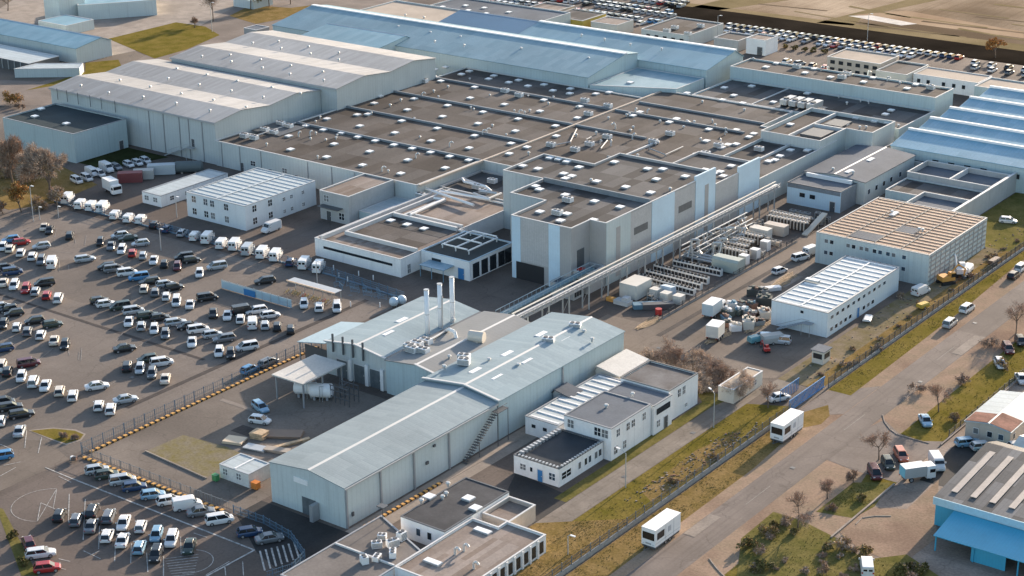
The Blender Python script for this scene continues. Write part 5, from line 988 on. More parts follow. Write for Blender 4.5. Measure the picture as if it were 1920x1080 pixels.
o = link('heat_exchanger', c.mesh('heat_exchanger', STEEL), None, (-190.4, 321.2, 0)); tag(o, 'row of long steel pipes on supports above the bottle cages', 'pipes')
def container(name, label, x, y, L_, W_, H_, m, rz=0, cat='container', z=0.02, rib=True):
    t = thing(name, label, cat, (x, y, z), rz); c = MB().box(-L_ / 2, L_ / 2, -W_ / 2, W_ / 2, .12, H_)
    if rib:
        for k in range(int(L_ / .5)): c.box(-L_ / 2 + .2 + k * .5, -L_ / 2 + .42 + k * .5, -W_ / 2 - .04, -W_ / 2, .25, H_ - .15); c.box(-L_ / 2 + .2 + k * .5, -L_ / 2 + .42 + k * .5, W_ / 2, W_ / 2 + .04, .25, H_ - .15)
    lpart('body', c, m, t); c = MB().box(-L_ / 2 - .03, L_ / 2 + .03, -W_ / 2 - .03, W_ / 2 + .03, H_, H_ + .1); lpart('lid', c, m if not rib else WHITE if m in (WHITE, CREAM) else m, t)
    c = MB().box(-L_ / 2 - .06, -L_ / 2, -W_ / 2 + .1, -.03, .2, H_ - .1); c.box(-L_ / 2 - .06, -L_ / 2, .03, W_ / 2 - .1, .2, H_ - .1); lpart('door', c, m, t); lpart('skid', MB().box(-L_ / 2 + .1, L_ / 2 - .1, -W_ / 2 + .1, W_ / 2 - .1, 0, .12), DGREY, t); return t
CRM = plain('cream_box', (.58, .56, .51), .6)
container('white_store_box', 'big white storage box in the yard below the pipe bridge', -191.3, 296.3, 5.8, 4.2, 3.2, CRM, 1.57)
container('cream_container', 'cream container standing nearest the cooling racks', -187.8, 342.6, 4.6, 2.4, 2.5, CRM); container('grey_container', 'grey beige container behind the cream one', -186.4, 347.3, 5.2, 2.4, 2.3, plain('beige_box', (.45, .40, .35), .6))
for (x, y, l) in ((-187.4, 297.9, 'white topped crate beside the big white storage box'), (-184.4, 297.2, 'white topped crate in the middle of the trio'), (-181.4, 297.4, 'white topped crate nearest the service road fence')): container('covered_crate', l, x, y, 1.9, 1.9, 1.8, CRM, 0, 'crate')
container('blue_skip', 'blue grey flat skip in front of the white topped crates', -185.3, 291.6, 6.0, 2.0, 1.0, plain('blue_grey', (.10, .20, .27), .5), .75); container('grey_skip', 'dark grey flat skip beside the blue one', -183.4, 292.6, 6.4, 1.6, 1.1, DGREY, .75)
o = one('red_drum', MB().cyl((-181.5, 289.8, 0), (-181.5, 289.8, 1.3), .7, .7, 14), RED, 'bright red drum at the edge of the yard', 'drum', (-181.5, 289.8, 0))
o = one('blue_hood', MB().xprism([(299.2, 0), (301.6, 0), (301.4, 1.8), (299.4, 2.2)], -187.2, -184.6), plain('hood_blue', (.40, .50, .60), .5), 'light blue machine hood before the front row of cages', 'machine', (-186, 300.4, 0))
q = MB(); q.box(-192.4, -188.9, 289.6, 291.6, 0, .9); q.box(-190.6, -189.2, 289.9, 291.4, .9, 1.7); one('white_machine', q, [plain('pale_machine', (.5, .5, .5), .5)], 'pale machine parked under the pipe bridge end', 'machine', (-190.6, 290.6, 0))
q = MB(); q.box(-194.6, -192.4, 290.2, 291.2, 0, .8); one('orange_pump', q, ORANGE, 'small orange pump unit under the pipe bridge', 'pump', (-193.5, 290.7, 0))
q = MB(); q.xprism([(0, 0), (9.5, 2.6), (9.5, 2.9), (0, .3)], -.7, .7)
for y in (2.5, 5.5, 8.8): q.box(-.6, -.5, y, y + .1, 0, .3 + y * .27); q.box(.5, .6, y, y + .1, 0, .3 + y * .27)
o = link('loading_ramp', q.mesh('loading_ramp', plain('ramp_beige', (.55, .49, .4), .6)), None, (-180.6, 350, 0)); tag(o, 'sloping beige loading ramp rising beside the yard wall', 'ramp')
sc_ = MB()
for x in (-.55, .55):
    for y in (-.45, .45): sc_.box(x - .05, x + .05, y - .05, y + .05, 0, 1.3)
for z in (.15, .7, 1.25): sc_.box(-.6, .6, -.5, -.45, z, z + .06); sc_.box(-.6, .6, .45, .5, z, z + .06); sc_.box(-.6, -.55, -.5, .5, z, z + .06); sc_.box(.55, .6, -.5, .5, z, z + .06)
sc_.box(-.5, .5, -.42, .42, .1, 1.0, 1)
scm = [sc_.mesh('stillage', [STEEL, m_]) for m_ in (plain('load_grey', (.22, .22, .21), .7), plain('load_dark', (.05, .05, .05), .7), plain('load_tan', (.34, .27, .2), .7))]
random.seed(17); scn = ('grey', 'black', 'tan')
for row, (x0, y0, n, wh_) in enumerate(((-194.2, 324.6, 6, 'beside the long steel pipes'), (-194.4, 336.4, 5, 'below the pipe tangle'), (-184.4, 332.6, 3, 'by the white cabinets'), (-184.6, 340.2, 3, 'near the cream container'), (-193.5, 346.5, 6, 'in front of the far cooling racks'), (-193.0, 349.0, 6, 'touching the far cooling racks'), (-190.5, 358.5, 8, 'along the pale blue annex'), (-190, 361.5, 8, 'under the pale blue annex wall'), (-186.5, 294.6, 4, 'behind the blue skip'), (-193.6, 299.8, 5, 'behind the big white storage box'))):
    for i in range(n):
        if random.random() < .12: continue
        k = random.randrange(3); o = link('stillage', scm[k], None, (x0 + i * 1.32 + random.uniform(-.08, .08), y0 + random.uniform(-.12, .12), .03), random.uniform(-.06, .06)); o.scale = (1, 1, random.choice((1, 1, 1.5)))
        tag(o, f'steel stillage with {scn[k]} load {wh_}', 'stillage', f'{scn[k]} stillages {wh_}')
# ---------------------------------------------------------------- scrap yard between the service road and the striped hall
I_ = zoom(1130, 400, 4.463); random.seed(21)
SC = [plain('scrap_cream', (.62, .55, .46), .7), plain('scrap_rust', (.19, .11, .08), .8), plain('scrap_dark', (.05, .06, .06), .7), plain('scrap_green', (.10, .12, .105), .7), plain('scrap_grey', (.33, .33, .32), .6), plain('scrap_blue', (.12, .24, .32), .5), WHITE]
CN = ['cream', 'rusty brown', 'black', 'dark green', 'grey', 'blue', 'white']
def skip(px, py, ci, L_=2.6, H_=1.3, rz=None, near='', kind='skip'):
    p = G(*I_(px, py)); rz = random.random() * 3 if rz is None else rz
    t = thing('scrap_skip', f'{CN[ci]} skip of scrap {near}', 'skip', (p.x, p.y, .02), rz, 'skips in the scrap yard')
    b = MB(); w2 = L_ * .38
    b.xprism([(-w2 * .8, .1), (w2 * .8, .1), (w2, H_), (-w2, H_)], -L_ / 2, L_ / 2); lpart('body', b, SC[ci], t)
    h = MB()
    for k in range(6): h.cbox((random.uniform(-L_ * .35, L_ * .35), random.uniform(-w2 * .6, w2 * .6), H_ + .1 + random.random() * .25), (.3 + random.random() * .7, .25 + random.random() * .5, .3 + random.random() * .4), k % 2, random.random() * 3)
    lpart('scrap', h, [random.choice(SC), random.choice(SC)], t); r = MB()
    for s_ in (-1, 1): r.box(-L_ / 2, L_ / 2, s_ * w2 - .06, s_ * w2 + .06, H_, H_ + .1)
    lpart('rim', r, SC[ci], t)
for a in ((1080, 800, 6, 2.2, 1.4, None, 'nearest the parked lorry on the service road'), (1160, 790, 0, 2.0, 1.2, None, 'between the lorry and the rusty heap'), (1240, 800, 1, 2.4, 1.4, None, 'glowing brown beside the tyre heap'), (1270, 690, 2, 3.0, 1.6, None, 'farthest along the service road edge'), (1350, 770, 2, 3.2, 1.9, None, 'biggest one against the striped hall'), (1330, 690, 4, 2.6, 1.4, None, 'next to the corner of the striped hall'), (1050, 860, 3, 2.4, 1.3, None, 'in front of the parked lorry tail'), (1030, 900, 5, 2.2, 1.0, None, 'low one behind the cream truck box'), (1140, 850, 3, 2.0, 1.2, None, 'in the middle of the scrap yard'), (1200, 850, 4, 2.2, 1.2, None, 'beside the leaning planks'), (1260, 870, 1, 2.2, 1.0, None, 'low and dull in the middle'), (1350, 870, 0, 3.0, 1.6, None, 'pale one below the biggest black skip'), (1220, 960, 0, 3.2, 1.9, None, 'tall cream one above the white cars'), (1110, 985, 6, 2.2, 1.3, None, 'bright one right of the cream truck box'), (1040, 950, 1, 2.0, 1.0, None, 'hidden behind the cream truck box'), (1300, 940, 4, 2.2, 1.1, None, 'under the stair of the striped hall')): skip(*a)
p0 = (1400, 640); container('flat_rack', 'white flat rack against the corner of the striped hall', *G(*I_(1400, 650)).xy, 4.5, 1.4, .8, WHITE, .9)
pl = MB()
for k in range(10): pl.cbox((0, k * .22, .08 + (k % 3) * .1), (6 + (k % 4), .16, .08), 0, .02 * k)
plm = pl.mesh('plank', WOOD)
for (px, py, l) in ((1000, 1050, 'long planks and beams lying below the cream truck box'), (1330, 960, 'long beams lying below the tall cream skip'), (1560, 560, 'pale beams stacked along the striped hall roof side'), (1500, 610, 'second pile of pale beams beside the service road'), (420, 930, 'dark beams left at the corner of the service apron')):
    p = G(*I_(px, py)); o = link('beam_stack', plm, None, (p.x, p.y, .02), 1.45); tag(o, l, 'beams')
# pallets and boards in the shed yard
Y7 = zoom(0, 720, 3)
def slab(name, label, pix, h, m, cat, rz=.1, sz=(3, 2), n=1):
    p = G(*pix); b = MB()
    for k in range(n): b.cbox((random.uniform(-.1, .1), random.uniform(-.1, .1), h * (k + .5) / n), (sz[0], sz[1], h / n * .8), 0, random.uniform(-.05, .05))
    o = link(name, b.mesh(name, m), None, (p.x, p.y, .05), rz); return tag(o, label, cat)
slab('board_stack', 'sunlit cream sheet of boards at the yard edge', Y7(1320, 325), .5, plain('cream_board', (.62, .50, .36), .7), 'boards', .3, (3.6, 2.6), 3)
slab('pallet_stack', 'pile of pale wooden pallets in the shed yard', Y7(1460, 300), 1.1, WOOD, 'pallets', .2, (2.6, 2.2), 7)
slab('board_stack', 'grey boards lying below the pallet pile', Y7(1440, 365), .35, STEEL, 'boards', .2, (4.2, 2.0), 2)
slab('board_stack', 'brown planks spread behind the pallet pile', Y7(1600, 290), .5, plain('brown_board', (.22, .16, .12), .8), 'boards', .5, (6.5, 3.0), 3)
slab('board_stack', 'narrow wooden beams beside the shed roof edge', Y7(1640, 340), .4, WOOD, 'boards', 1.2, (7, .8), 2)
slab('board_stack', 'grey and tan boards stacked against the shed', Y7(1560, 380), .5, plain('grey_tan_board', (.34, .29, .24), .8), 'boards', .3, (4.5, 1.6), 3)
one('waste_bin', MB().box(-.6, .6, -.5, .5, .15, 1.2).cbox((0, 0, 1.25), (1.3, 1.1, .1)), plain('bin_orange', (.60, .20, .04), .5), 'orange wheeled bin at the corner of the site cabin', 'bin', (0, 0, 0)).location = G(*Y7(1440, 590)).xyz
one('waste_bin', MB().box(-.5, .5, -.4, .4, .15, 1.1).cbox((0, 0, 1.15), (1.1, .9, .1)), plain('bin_green', (.06, .26, .09), .5), 'green bin left of the site cabin', 'bin', (0, 0, 0)).location = G(*Y7(1215, 545)).xyz
q = MB()
for k in range(9): q.cbox((random.uniform(-.7, .7), random.uniform(-.6, .6), .4 + random.random() * .5), (.5, .4, .5), k % 3, random.random() * 3)
one('rubbish_pile', q, [SC[1], WHITE, DGREY], 'small pile of red white and dark rubbish at the fence corner', 'pile', (0, 0, 0)).location = G(*Y7(410, 440)).xyz
for (x, y, l) in ((1035, 300, 'white gas sphere nearest the pipe fence'), (1095, 285, 'white gas sphere touching the other one')):
    p = G(*H_(x, y)); t = thing('gas_sphere', l, 'tank', (p.x, p.y, 0)); c = MB(); c.dome((0, 0, 1.1), 1.0, 1.0, 14, 5); c.dome((0, 0, 1.1), 1.0, -1.0, 14, 5); lpart('shell', c, plain('sphere_blue_white', (.60, .68, .72), .3), t, True); c = MB()
    for a in range(4): c.path([(.7 * math.cos(a * 1.57), .7 * math.sin(a * 1.57), 0), (.7 * math.cos(a * 1.57), .7 * math.sin(a * 1.57), .6)], .08)
    lpart('stand', c, GREY, t)
# ---------------------------------------------------------------- lamps and poles
def lamp(px, py, h, label, arm=1.4, rz=0, m=STEEL):
    p = G(px, py); t = thing('street_lamp', label, 'street lamp', (p.x, p.y, 0), rz, 'lamp posts')
    lpart('pole', MB().cyl((0, 0, 0), (0, 0, h), .11, .07, 8), m, t); lpart('arm', MB().path([(0, 0, h), (arm * .5, 0, h + .25), (arm, 0, h + .3)], .05), m, t)
    lpart('lamp_head', MB().cbox((arm + .3, 0, h + .3), (.9, .3, .14)), WHITE, t)
lamp(63, 415, 8.6, 'tall lamp post at the foot of the autumn tree', .6); lamp(1338, 802, 6.5, 'lamp post on the lawn beside the end office', 1.4, 2.6); lamp(1173, 915, 6.2, 'lamp post on the lawn corner by the low white office', 1.6, 2.9); lamp(302, 470, 5, 'thin lamp post by the middle of the van fence', .5); lamp(332, 408, 5, 'short lamp post by the white office block', .5); lamp(398, 60, 10, 'tall lamp mast on the grass at the top', 1.0); lamp(595, 533, 5, 'thin lamp post beside the cycle shelter', .6); lamp(1065, 1040, 3.2, 'low lamp post on the meadow by the road fence', .6)
lamp(1345, 75, 8, 'lamp mast among the far car row', .8); lamp(1626, 78, 9, 'lamp mast standing on the dark ditch edge', .8); lamp(75, 412, 3, 'short post beside the tall lamp post', .3); lamp(110, 408, 2.6, 'lone short post right of the tall lamp post', .3)
for i, (x, y) in enumerate(((300, 805), (345, 870), (420, 905), (515, 855), (640, 890), (710, 300), (930, 305))):
    a_ = a3 if i < 5 else H_
    p = G(*a_(x, y)) if i >= 5 else G(*a3(x, y)); t = link('bollard', MB().cyl((0, 0, 0), (0, 0, 1.1), .12, .12, 8).mesh('bollard', WHITE), None, (p.x, p.y, 0)); tag(t, 'slim white bollard on the dark forecourt below the canteen', 'bollard', 'white forecourt bollards')
# ---------------------------------------------------------------- vehicles
PAINT = {'white': (.66, .66, .65), 'silver': (.42, .45, .47), 'grey': (.16, .175, .19), 'black': (.018, .02, .022), 'red': (.36, .022, .02), 'blue': (.06, .22, .42), 'dark blue': (.02, .05, .12), 'dark green': (.03, .05, .04), 'maroon': (.10, .018, .025), 'cream': (.62, .55, .46), 'light blue': (.24, .40, .52), 'orange red': (.45, .12, .06)}
def paint(c):
    n = 'car_paint_' + c.replace(' ', '_')
    if n not in MATS:
        m = plain(n, PAINT[c], .32, .5, .25 if c in ('silver', 'grey', 'light blue') else 0, .35)
    return MATS[n]
GLS = plain('car_glass', (.012, .016, .02), .08, .6); LAMP = plain('headlight_glass', (.7, .7, .68), .2, .6); TAIL = plain('tail_lamp_red', (.35, .02, .02), .3, .6); RIM = plain('wheel_rim', (.38, .38, .39), .35, .5, .5)
# type: length, width, height, belt, cabin rear base, cabin rear top, roof front, screen base, bonnet height
CARS = {'hatchback': (4.05, 1.74, 1.48, .92, -1.95, -1.55, .45, 1.15, .86), 'saloon': (4.5, 1.8, 1.45, .93, -1.45, -.85, .5, 1.2, .86), 'estate car': (4.6, 1.8, 1.5, .95, -2.22, -1.9, .5, 1.25, .88), 'people carrier': (4.45, 1.82, 1.68, 1.0, -2.15, -1.95, .75, 1.6, .95), 'city car': (3.55, 1.64, 1.52, .95, -1.72, -1.5, .5, 1.12, .9),
        'off-roader': (4.5, 1.86, 1.72, 1.05, -2.15, -1.9, .5, 1.2, 1.02)}
VANS = {'van': (4.7, 1.86, 2.0, 1.15, .75), 'small van': (4.2, 1.74, 1.8, 1.08, .55), 'large van': (5.1, 1.95, 2.3, 1.28, .9)}
wh = MB(); wh.cyl((0, -.1, 0), (0, .1, 0), .32, .32, 14, 0); wh.cyl((0, -.115, 0), (0, .115, 0), .2, .2, 10, 1); WHEEL = wh.mesh('wheel', [BLACK, RIM], smooth=False)
def loft(mb, secs, mi=0):
    n = len(secs[0]); k = len(mb.v)
    for s_ in secs: mb.v += s_
    for i in range(len(secs) - 1):
        for j in range(n): q = (j + 1) % n; mb.f.append((k + i * n + j, k + i * n + q, k + (i + 1) * n + q, k + (i + 1) * n + j)); mb.m.append(mi)
    mb.f.append(tuple(k + j for j in range(n))[::-1]); mb.m.append(mi); mb.f.append(tuple(k + (len(secs) - 1) * n + j for j in range(n))); mb.m.append(mi)
MESH = {}
def ring(x, w, zb, zm, zt, wt, wb=None):
    wb = w * .93 if wb is None else wb
    return [(x, -wb, zb), (x, -w, zm), (x, -w * .985, zm + (zt - zm) * .6), (x, -wt, zt), (x, wt, zt), (x, w * .985, zm + (zt - zm) * .6), (x, w, zm), (x, wb, zb)]
def car_meshes(t, c):
    if (t, c) in MESH: return MESH[(t, c)]
    b = MB(); g = MB()
    if t in CARS:
        L_, W_, H_, bz, rb, rt, rf, sb, hz = CARS[t]; h = L_ / 2; w = W_ / 2
        secs = [ring(-h, w * .80, .42, .55, bz * .80, w * .70), ring(-h + .12, w * .93, .28, .52, bz * .95, w * .84), ring(-h + .5, w, .22, .52, bz, w * .90), ring(-.6, w, .2, .52, bz, w * .91), ring(sb - .2, w, .2, .52, bz - .01, w * .91), ring(h - .75, w * .99, .22, .5, hz, w * .86), ring(h - .22, w * .9, .25, .46, hz - .12, w * .74), ring(h, w * .72, .34, .44, hz - .26, w * .58)]
        loft(b, secs)
        w1, w2 = w * .895, w * .70; zt = H_ - .07
        base = [(rb, -w1 * .93, bz - .02), (sb, -w1 * .92, bz - .02), (sb, w1 * .92, bz - .02), (rb, w1 * .93, bz - .02)]; top = [(rt, -w2, zt), (rf, -w2, zt), (rf, w2, zt), (rt, w2, zt)]
        k = len(g.v); g.v += base + top
        for f_ in ((0, 1, 5, 4), (1, 2, 6, 5), (2, 3, 7, 6), (3, 0, 4, 7), (4, 5, 6, 7)): g.f.append(tuple(k + i for i in f_)); g.m.append(0)
        loft(b, [[(rt - .03, -w2 * .96, zt + .004), (rt - .03, w2 * .96, zt + .004), (rt + .05, w2 * .9, H_ - .02), (rt + .05, -w2 * .9, H_ - .02)], [(rt + .2, -w2 * 1.02, zt + .004), (rt + .2, w2 * 1.02, zt + .004), (rt + .3, w2 * .92, H_), (rt + .3, -w2 * .92, H_)], [(rf - .2, -w2 * 1.02, zt + .004), (rf - .2, w2 * 1.02, zt + .004), (rf - .3, w2 * .92, H_), (rf - .3, -w2 * .92, H_)], [(rf + .04, -w2 * .97, zt + .004), (rf + .04, w2 * .97, zt + .004), (rf - .05, w2 * .9, H_ - .02), (rf - .05, -w2 * .9, H_ - .02)]])
        mx = (rb + sb) / 2 - .1; mt = (rt + rf) / 2 - .1
        for s_ in (-1, 1):
            for p, q in (((rb, s_ * w1 * .93, bz - .02), (rt, s_ * w2, zt)), ((sb, s_ * w1 * .92, bz - .02), (rf, s_ * w2, zt)), ((mx, s_ * w1 * .925, bz - .02), (mt, s_ * w2, zt))): b.cyl(p, q, .05, .045, 5)
            b.cbox((sb - .25, s_ * (w + .06), bz + .08), (.16, .18, .13))
        hl = (h - .13, w * .62, hz - .2); tl = (-h + .06, w * .70, bz * .80)
    else:
        L_, W_, H_, bz, cb = VANS[t]; h = L_ / 2; w = W_ / 2; hood = bz * .92
        secs = [ring(-h, w * .96, .35, .6, H_ - .08, w * .86), ring(-h + .1, w, .3, .6, H_, w * .88), ring(cb, w, .25, .6, H_, w * .88), ring(cb + .35, w, .25, .6, H_ - .06, w * .86), ring(cb + .75, w, .25, .55, bz + .1, w * .90), ring(h - .25, w * .95, .26, .5, hood * .9, w * .78), ring(h, w * .8, .36, .48, hood * .66, w * .66)]
        loft(b, secs)
        g.quad([(cb + .40, -w * .80, H_ - .18), (cb + .40, w * .80, H_ - .18), (cb + .80, w * .84, bz + .14), (cb + .80, -w * .84, bz + .14)])
        for s_ in (-1, 1): g.quad([(cb - .45, s_ * (w * .96 + .02), bz + .08), (cb + .62, s_ * (w * .985 + .02), bz + .08), (cb + .32, s_ * (w * .90 + .03), H_ - .3), (cb - .45, s_ * (w * .90 + .03), H_ - .3)])
        for s_ in (-1, 1): g.box(-h - .02, -h + .01, s_ * w * .42 - w * .3, s_ * w * .42 + w * .3, bz + .15, H_ - .4)
        for s_ in (-1, 1): b.cbox((cb + .55, s_ * (w + .12), bz + .2), (.12, .2, .3))
        hl = (h - .12, w * .72, hood * .66); tl = (-h - .01, w * .86, bz * .9)
    n = t.replace(' ', '_').replace('-', '_')
    MESH[(t, c)] = (b.mesh(n + '_body', paint(c)), g.mesh(n + '_window', GLS), L_, W_, hl, tl); return MESH[(t, c)]
LT = {}
def lightmesh(kind):
    if kind not in LT: LT[kind] = MB().cbox((0, 0, 0), (.1, .3, .14) if kind == 'headlight' else (.08, .22, .24)).mesh(kind, LAMP if kind == 'headlight' else TAIL)
    return LT[kind]
ALLV = []
def vehicle(t, c, p, ang, group, label=None, full=True, z=.03):
    body, win, L_, W_, hl, tl = car_meshes(t, c)
    name = 'parked_van' if t in VANS else 'parked_car'; cat = 'van' if t in VANS else 'car'
    T = thing(name, label or '', cat, (p[0], p[1], z), math.radians(ang), group)
    link('body', body, T); link('window', win, T)
    for sx in (-1, 1):
        for sy in (-1, 1): link('wheel', WHEEL, T, (sx * L_ * .31, sy * (W_ / 2 - .1), .32))
    if full:
        for s_ in (-1, 1): link('headlight', lightmesh('headlight'), T, (hl[0], s_ * hl[1], hl[2])); link('tail_light', lightmesh('tail_light'), T, (tl[0], s_ * tl[1], tl[2]))
    T['car_desc'] = c + ' ' + t; ALLV.append(T); return T
ZN = {'a': zoom(0, 390, 6), 'b': zoom(320, 390, 6), 'c': zoom(0, 560, 6), 'd': zoom(320, 560, 6), 'e': zoom(0, 700, 6), 'f': zoom(0, 720, 3), 'g': zoom(0, 160, 4), 'h': zoom(1280, 360, 3), 'i': zoom(1280, 720, 3), 'p': lambda x, y: (x, y)}
W_, S_, G_, K_, R_, B__, DB, DG, MA, CR, LB = 'white', 'silver', 'grey', 'black', 'red', 'blue', 'dark blue', 'dark green', 'maroon', 'cream', 'light blue'
LOT = {
 'aE': [(30, 440, W_), (115, 460, CR), (235, 505, W_), (365, 545, W_), (465, 590, G_), (500, 215, CR), (560, 250, K_), (785, 310, K_), (1130, 385, K_), (1250, 430, G_), (1370, 470, W_), (1490, 510, R_), (1610, 540, S_), (1730, 590, W_), (1850, 630, K_), (40, 840, CR), (160, 870, W_), (290, 910, R_), (400, 940, S_), (525, 985, R_), (655, 1020, W_), (1620, 910, CR), (1745, 950, G_), (1870, 1000, W_)],
 'aP': [(120, 355, B__), (240, 385, R_), (465, 430, S_), (955, 575, S_), (1345, 310, S_), (1440, 340, DG), (1580, 400, S_), (60, 670, K_), (140, 720, DB), (500, 850, K_), (1200, 660, K_), (1280, 690, G_), (1430, 730, W_), (1560, 780, B__), (1680, 830, K_), (1860, 860, S_)],
 'bE': [(75, 660, MA), (325, 735, W_)], 'bP': [(150, 555, K_), (235, 585, K_), (520, 660, S_), (1060, 820, K_), (40, 890, K_), (410, 1010, K_)],
 'cP': [(20, 90, S_), (90, 120, K_), (160, 165, K_), (1120, 25, K_), (1190, 60, W_), (1350, 90, DG), (1500, 140, S_), (1660, 190, DG), (1800, 215, K_), (390, 250, K_), (590, 290, DG), (40, 560, DB), (320, 730, MA), (1400, 560, K_), (1090, 985, W_), (1660, 680, DG), (1820, 720, W_)],
 'cE': [(40, 290, K_), (190, 325, W_), (310, 370, G_), (460, 410, W_), (610, 470, CR), (730, 520, K_), (1450, 260, W_), (1590, 310, S_), (1735, 345, W_), (1860, 400, G_), (10, 770, CR), (85, 820, K_), (240, 880, W_), (375, 940, W_), (510, 980, W_), (670, 1040, CR), (1430, 760, K_), (1575, 790, S_), (1710, 840, G_), (1860, 900, CR)],
 'dE': [(65, 35, W_), (220, 65, W_), (240, 490, W_), (480, 165, K_), (640, 190, W_), (785, 230, W_), (1060, 300, S_), (1200, 315, K_), (1350, 350, K_), (1500, 60, W_), (1670, 95, W_), (1870, 100, W_), (545, 600, W_), (675, 620, K_)],
 'dP': [(55, 270, S_), (190, 310, K_), (310, 350, W_), (470, 405, S_), (600, 450, G_), (960, 135, W_), (1120, 185, W_), (860, 545, W_)],
 'eE': [(820, 250, W_), (1110, 365, W_), (1245, 400, W_), (220, 650, S_), (10, 540, W_)], 'eP': [(1410, 295, S_), (30, 330, K_), (110, 380, K_), (240, 460, K_), (20, 930, B__)]}
random.seed(8)
lot = []
for key, L0 in LOT.items():
    for x, y, c in L0:
        p = G(*ZN[key[0]](x, y), .55); t = random.choice(['hatchback', 'hatchback', 'hatchback', 'estate car', 'people carrier', 'city car', 'saloon'] if key[1] == 'E' else ['hatchback', 'estate car', 'saloon', 'hatchback', 'people carrier'])
        an = 133 if key[1] == 'E' else 58
        if random.random() < .4: an += 180
        lot.append((vehicle(t, c, p, an + random.uniform(-2, 2), 'cars in the big car park', None, p.y < 236), key[1], p.y, p.x))
lot.append((vehicle('large van', W_, G(*ZN['a'](585, 615), .9), 133, 'cars in the big car park'), 'E', 238, G(*ZN['a'](585, 615), .9).x)); lot.append((vehicle('van', W_, G(*ZN['d'](920, 270), .9), 133, 'cars in the big car park'), 'E', 227, G(*ZN['d'](920, 270), .9).x)); lot.append((vehicle('van', K_, G(*ZN['d'](820, 125), .9), 60, 'cars in the big car park'), 'P', 233, G(*ZN['d'](820, 125), .9).x))
# kerb-side pair and the small car park
for x, y, c, t, l in ((890, 800, B__, 'hatchback', 'blue hatchback parked lengthwise against the tall security fence'), (1100, 720, G_, 'estate car', 'grey estate parked lengthwise against the tall security fence')): vehicle(t, c, G(*ZN['d'](x, y), .5), 91, None, l)
front = []
for x, y, c, t in ((545, 485, S_, 'hatchback'), (600, 512, DG, 'hatchback'), (690, 545, S_, 'people carrier'), (755, 580, DB, 'hatchback'), (860, 625, LB, 'hatchback'), (950, 658, W_, 'hatchback'), (1055, 685, W_, 'van'), (1130, 720, G_, 'saloon'), (1235, 765, W_, 'people carrier'), (1405, 835, DB, 'hatchback'), (1515, 870, G_, 'saloon')):
    front.append((vehicle(t, c, G(*ZN['f'](x, y), .5), 55 + random.uniform(-2, 2), 'cars in the small car park'), x))
back = []
for x, y, c, t in ((335, 740, K_, 'hatchback'), (430, 765, G_, 'hatchback'), (520, 715, K_, 'estate car'), (515, 800, G_, 'saloon'), (612, 745, G_, 'estate car'), (695, 783, W_, 'saloon'), (792, 805, W_, 'city car'), (603, 855, W_, 'hatchback'), (690, 880, W_, 'saloon'), (880, 850, LB, 'hatchback'), (785, 920, LB, 'hatchback'), (965, 875, W_, 'estate car'), (877, 960, K_, 'estate car'), (1065, 915, DG, 'saloon')):
    back.append((vehicle(t, c, G(*ZN['f'](x, y), .5), 128 + (180 if random.random() < .4 else 0), 'cars in the small car park'), x, y))
for x, y, c, t, a, l in ((160, 893, MA, 'hatchback', 150, 'dark red hatchback half hidden by the bushes in the near corner'), (228, 955, W_, 'estate car', 52, 'white estate parked by the bushes in the near corner'), (265, 1035, R_, 'hatchback', 50, 'bright red hatchback in the near corner below a white estate')): vehicle(t, c, G(*ZN['f'](x, y), .5), a, None, l)
for x, y, c, t, a, l in ((1465, 133, LB, 'estate car', -20, 'light blue estate stopped in the shed yard above a white car'), (1462, 205, W_, 'hatchback', 18, 'white hatchback turned sideways in the shed yard')): vehicle(t, c, G(*ZN['f'](x, y), .5), a, None, l)
# vans behind the compound fence
RK = 'vehicles along the compound fence'
comp = []
for z, x, y, t, c in (('g', 510, 850, 'large van', W_), ('g', 607, 892, 'van', W_), ('g', 688, 905, 'van', W_), ('g', 772, 915, 'large van', W_), ('a', 1300, 75, 'small van', W_), ('a', 1450, 110, 'small van', W_), ('a', 1585, 125, 'small van', W_), ('a', 1740, 180, 'hatchback', K_), ('a', 1880, 225, 'hatchback', DB), ('b', 130, 270, 'hatchback', S_), ('b', 275, 315, 'small van', W_), ('b', 418, 340, 'large van', W_), ('b', 575, 400, 'van', W_), ('b', 725, 415, 'large van', W_), ('b', 870, 470, 'large van', S_), ('b', 1035, 505, 'large van', W_), ('b', 1185, 535, 'large van', W_), ('b', 1350, 600, 'hatchback', DB), ('b', 1508, 625, 'large van', W_), ('b', 1668, 665, 'large van', W_)):
    comp.append((vehicle(t, c, G(*ZN[z](x, y), .8), 118, RK), G(*ZN[z](x, y), .8).x))
vehicle('large van', W_, G(*ZN['b'](1130, 225), .8), 268, None, 'long white van parked along the office block side wall')
for i, (x, y, t, c, l) in enumerate(((575, 710, 'people carrier', W_, 'white car at the near end of the staff row under the store'), (650, 692, 'people carrier', W_, 'white car next to the end car of the staff row'), (690, 655, 'van', W_, 'white van standing third in the staff row by the store'), (745, 660, 'people carrier', W_, 'white car wedged between two vans in the staff row'), (800, 625, 'large van', W_, 'tall white van in the middle of the staff row by the store'), (870, 610, 'estate car', G_, 'grey estate beside the tall white van in the staff row'), (965, 590, 'hatchback', W_, 'white hatchback behind the gap beyond the grey estate'), (1030, 578, 'hatchback', W_, 'white hatchback in the middle of the rear trio by the hall'), (1090, 560, 'hatchback', W_, 'white hatchback nearest the outside stair of the hall'))):
    vehicle(t, c, G(*ZN['g'](x, y), .7), 346, None, l)
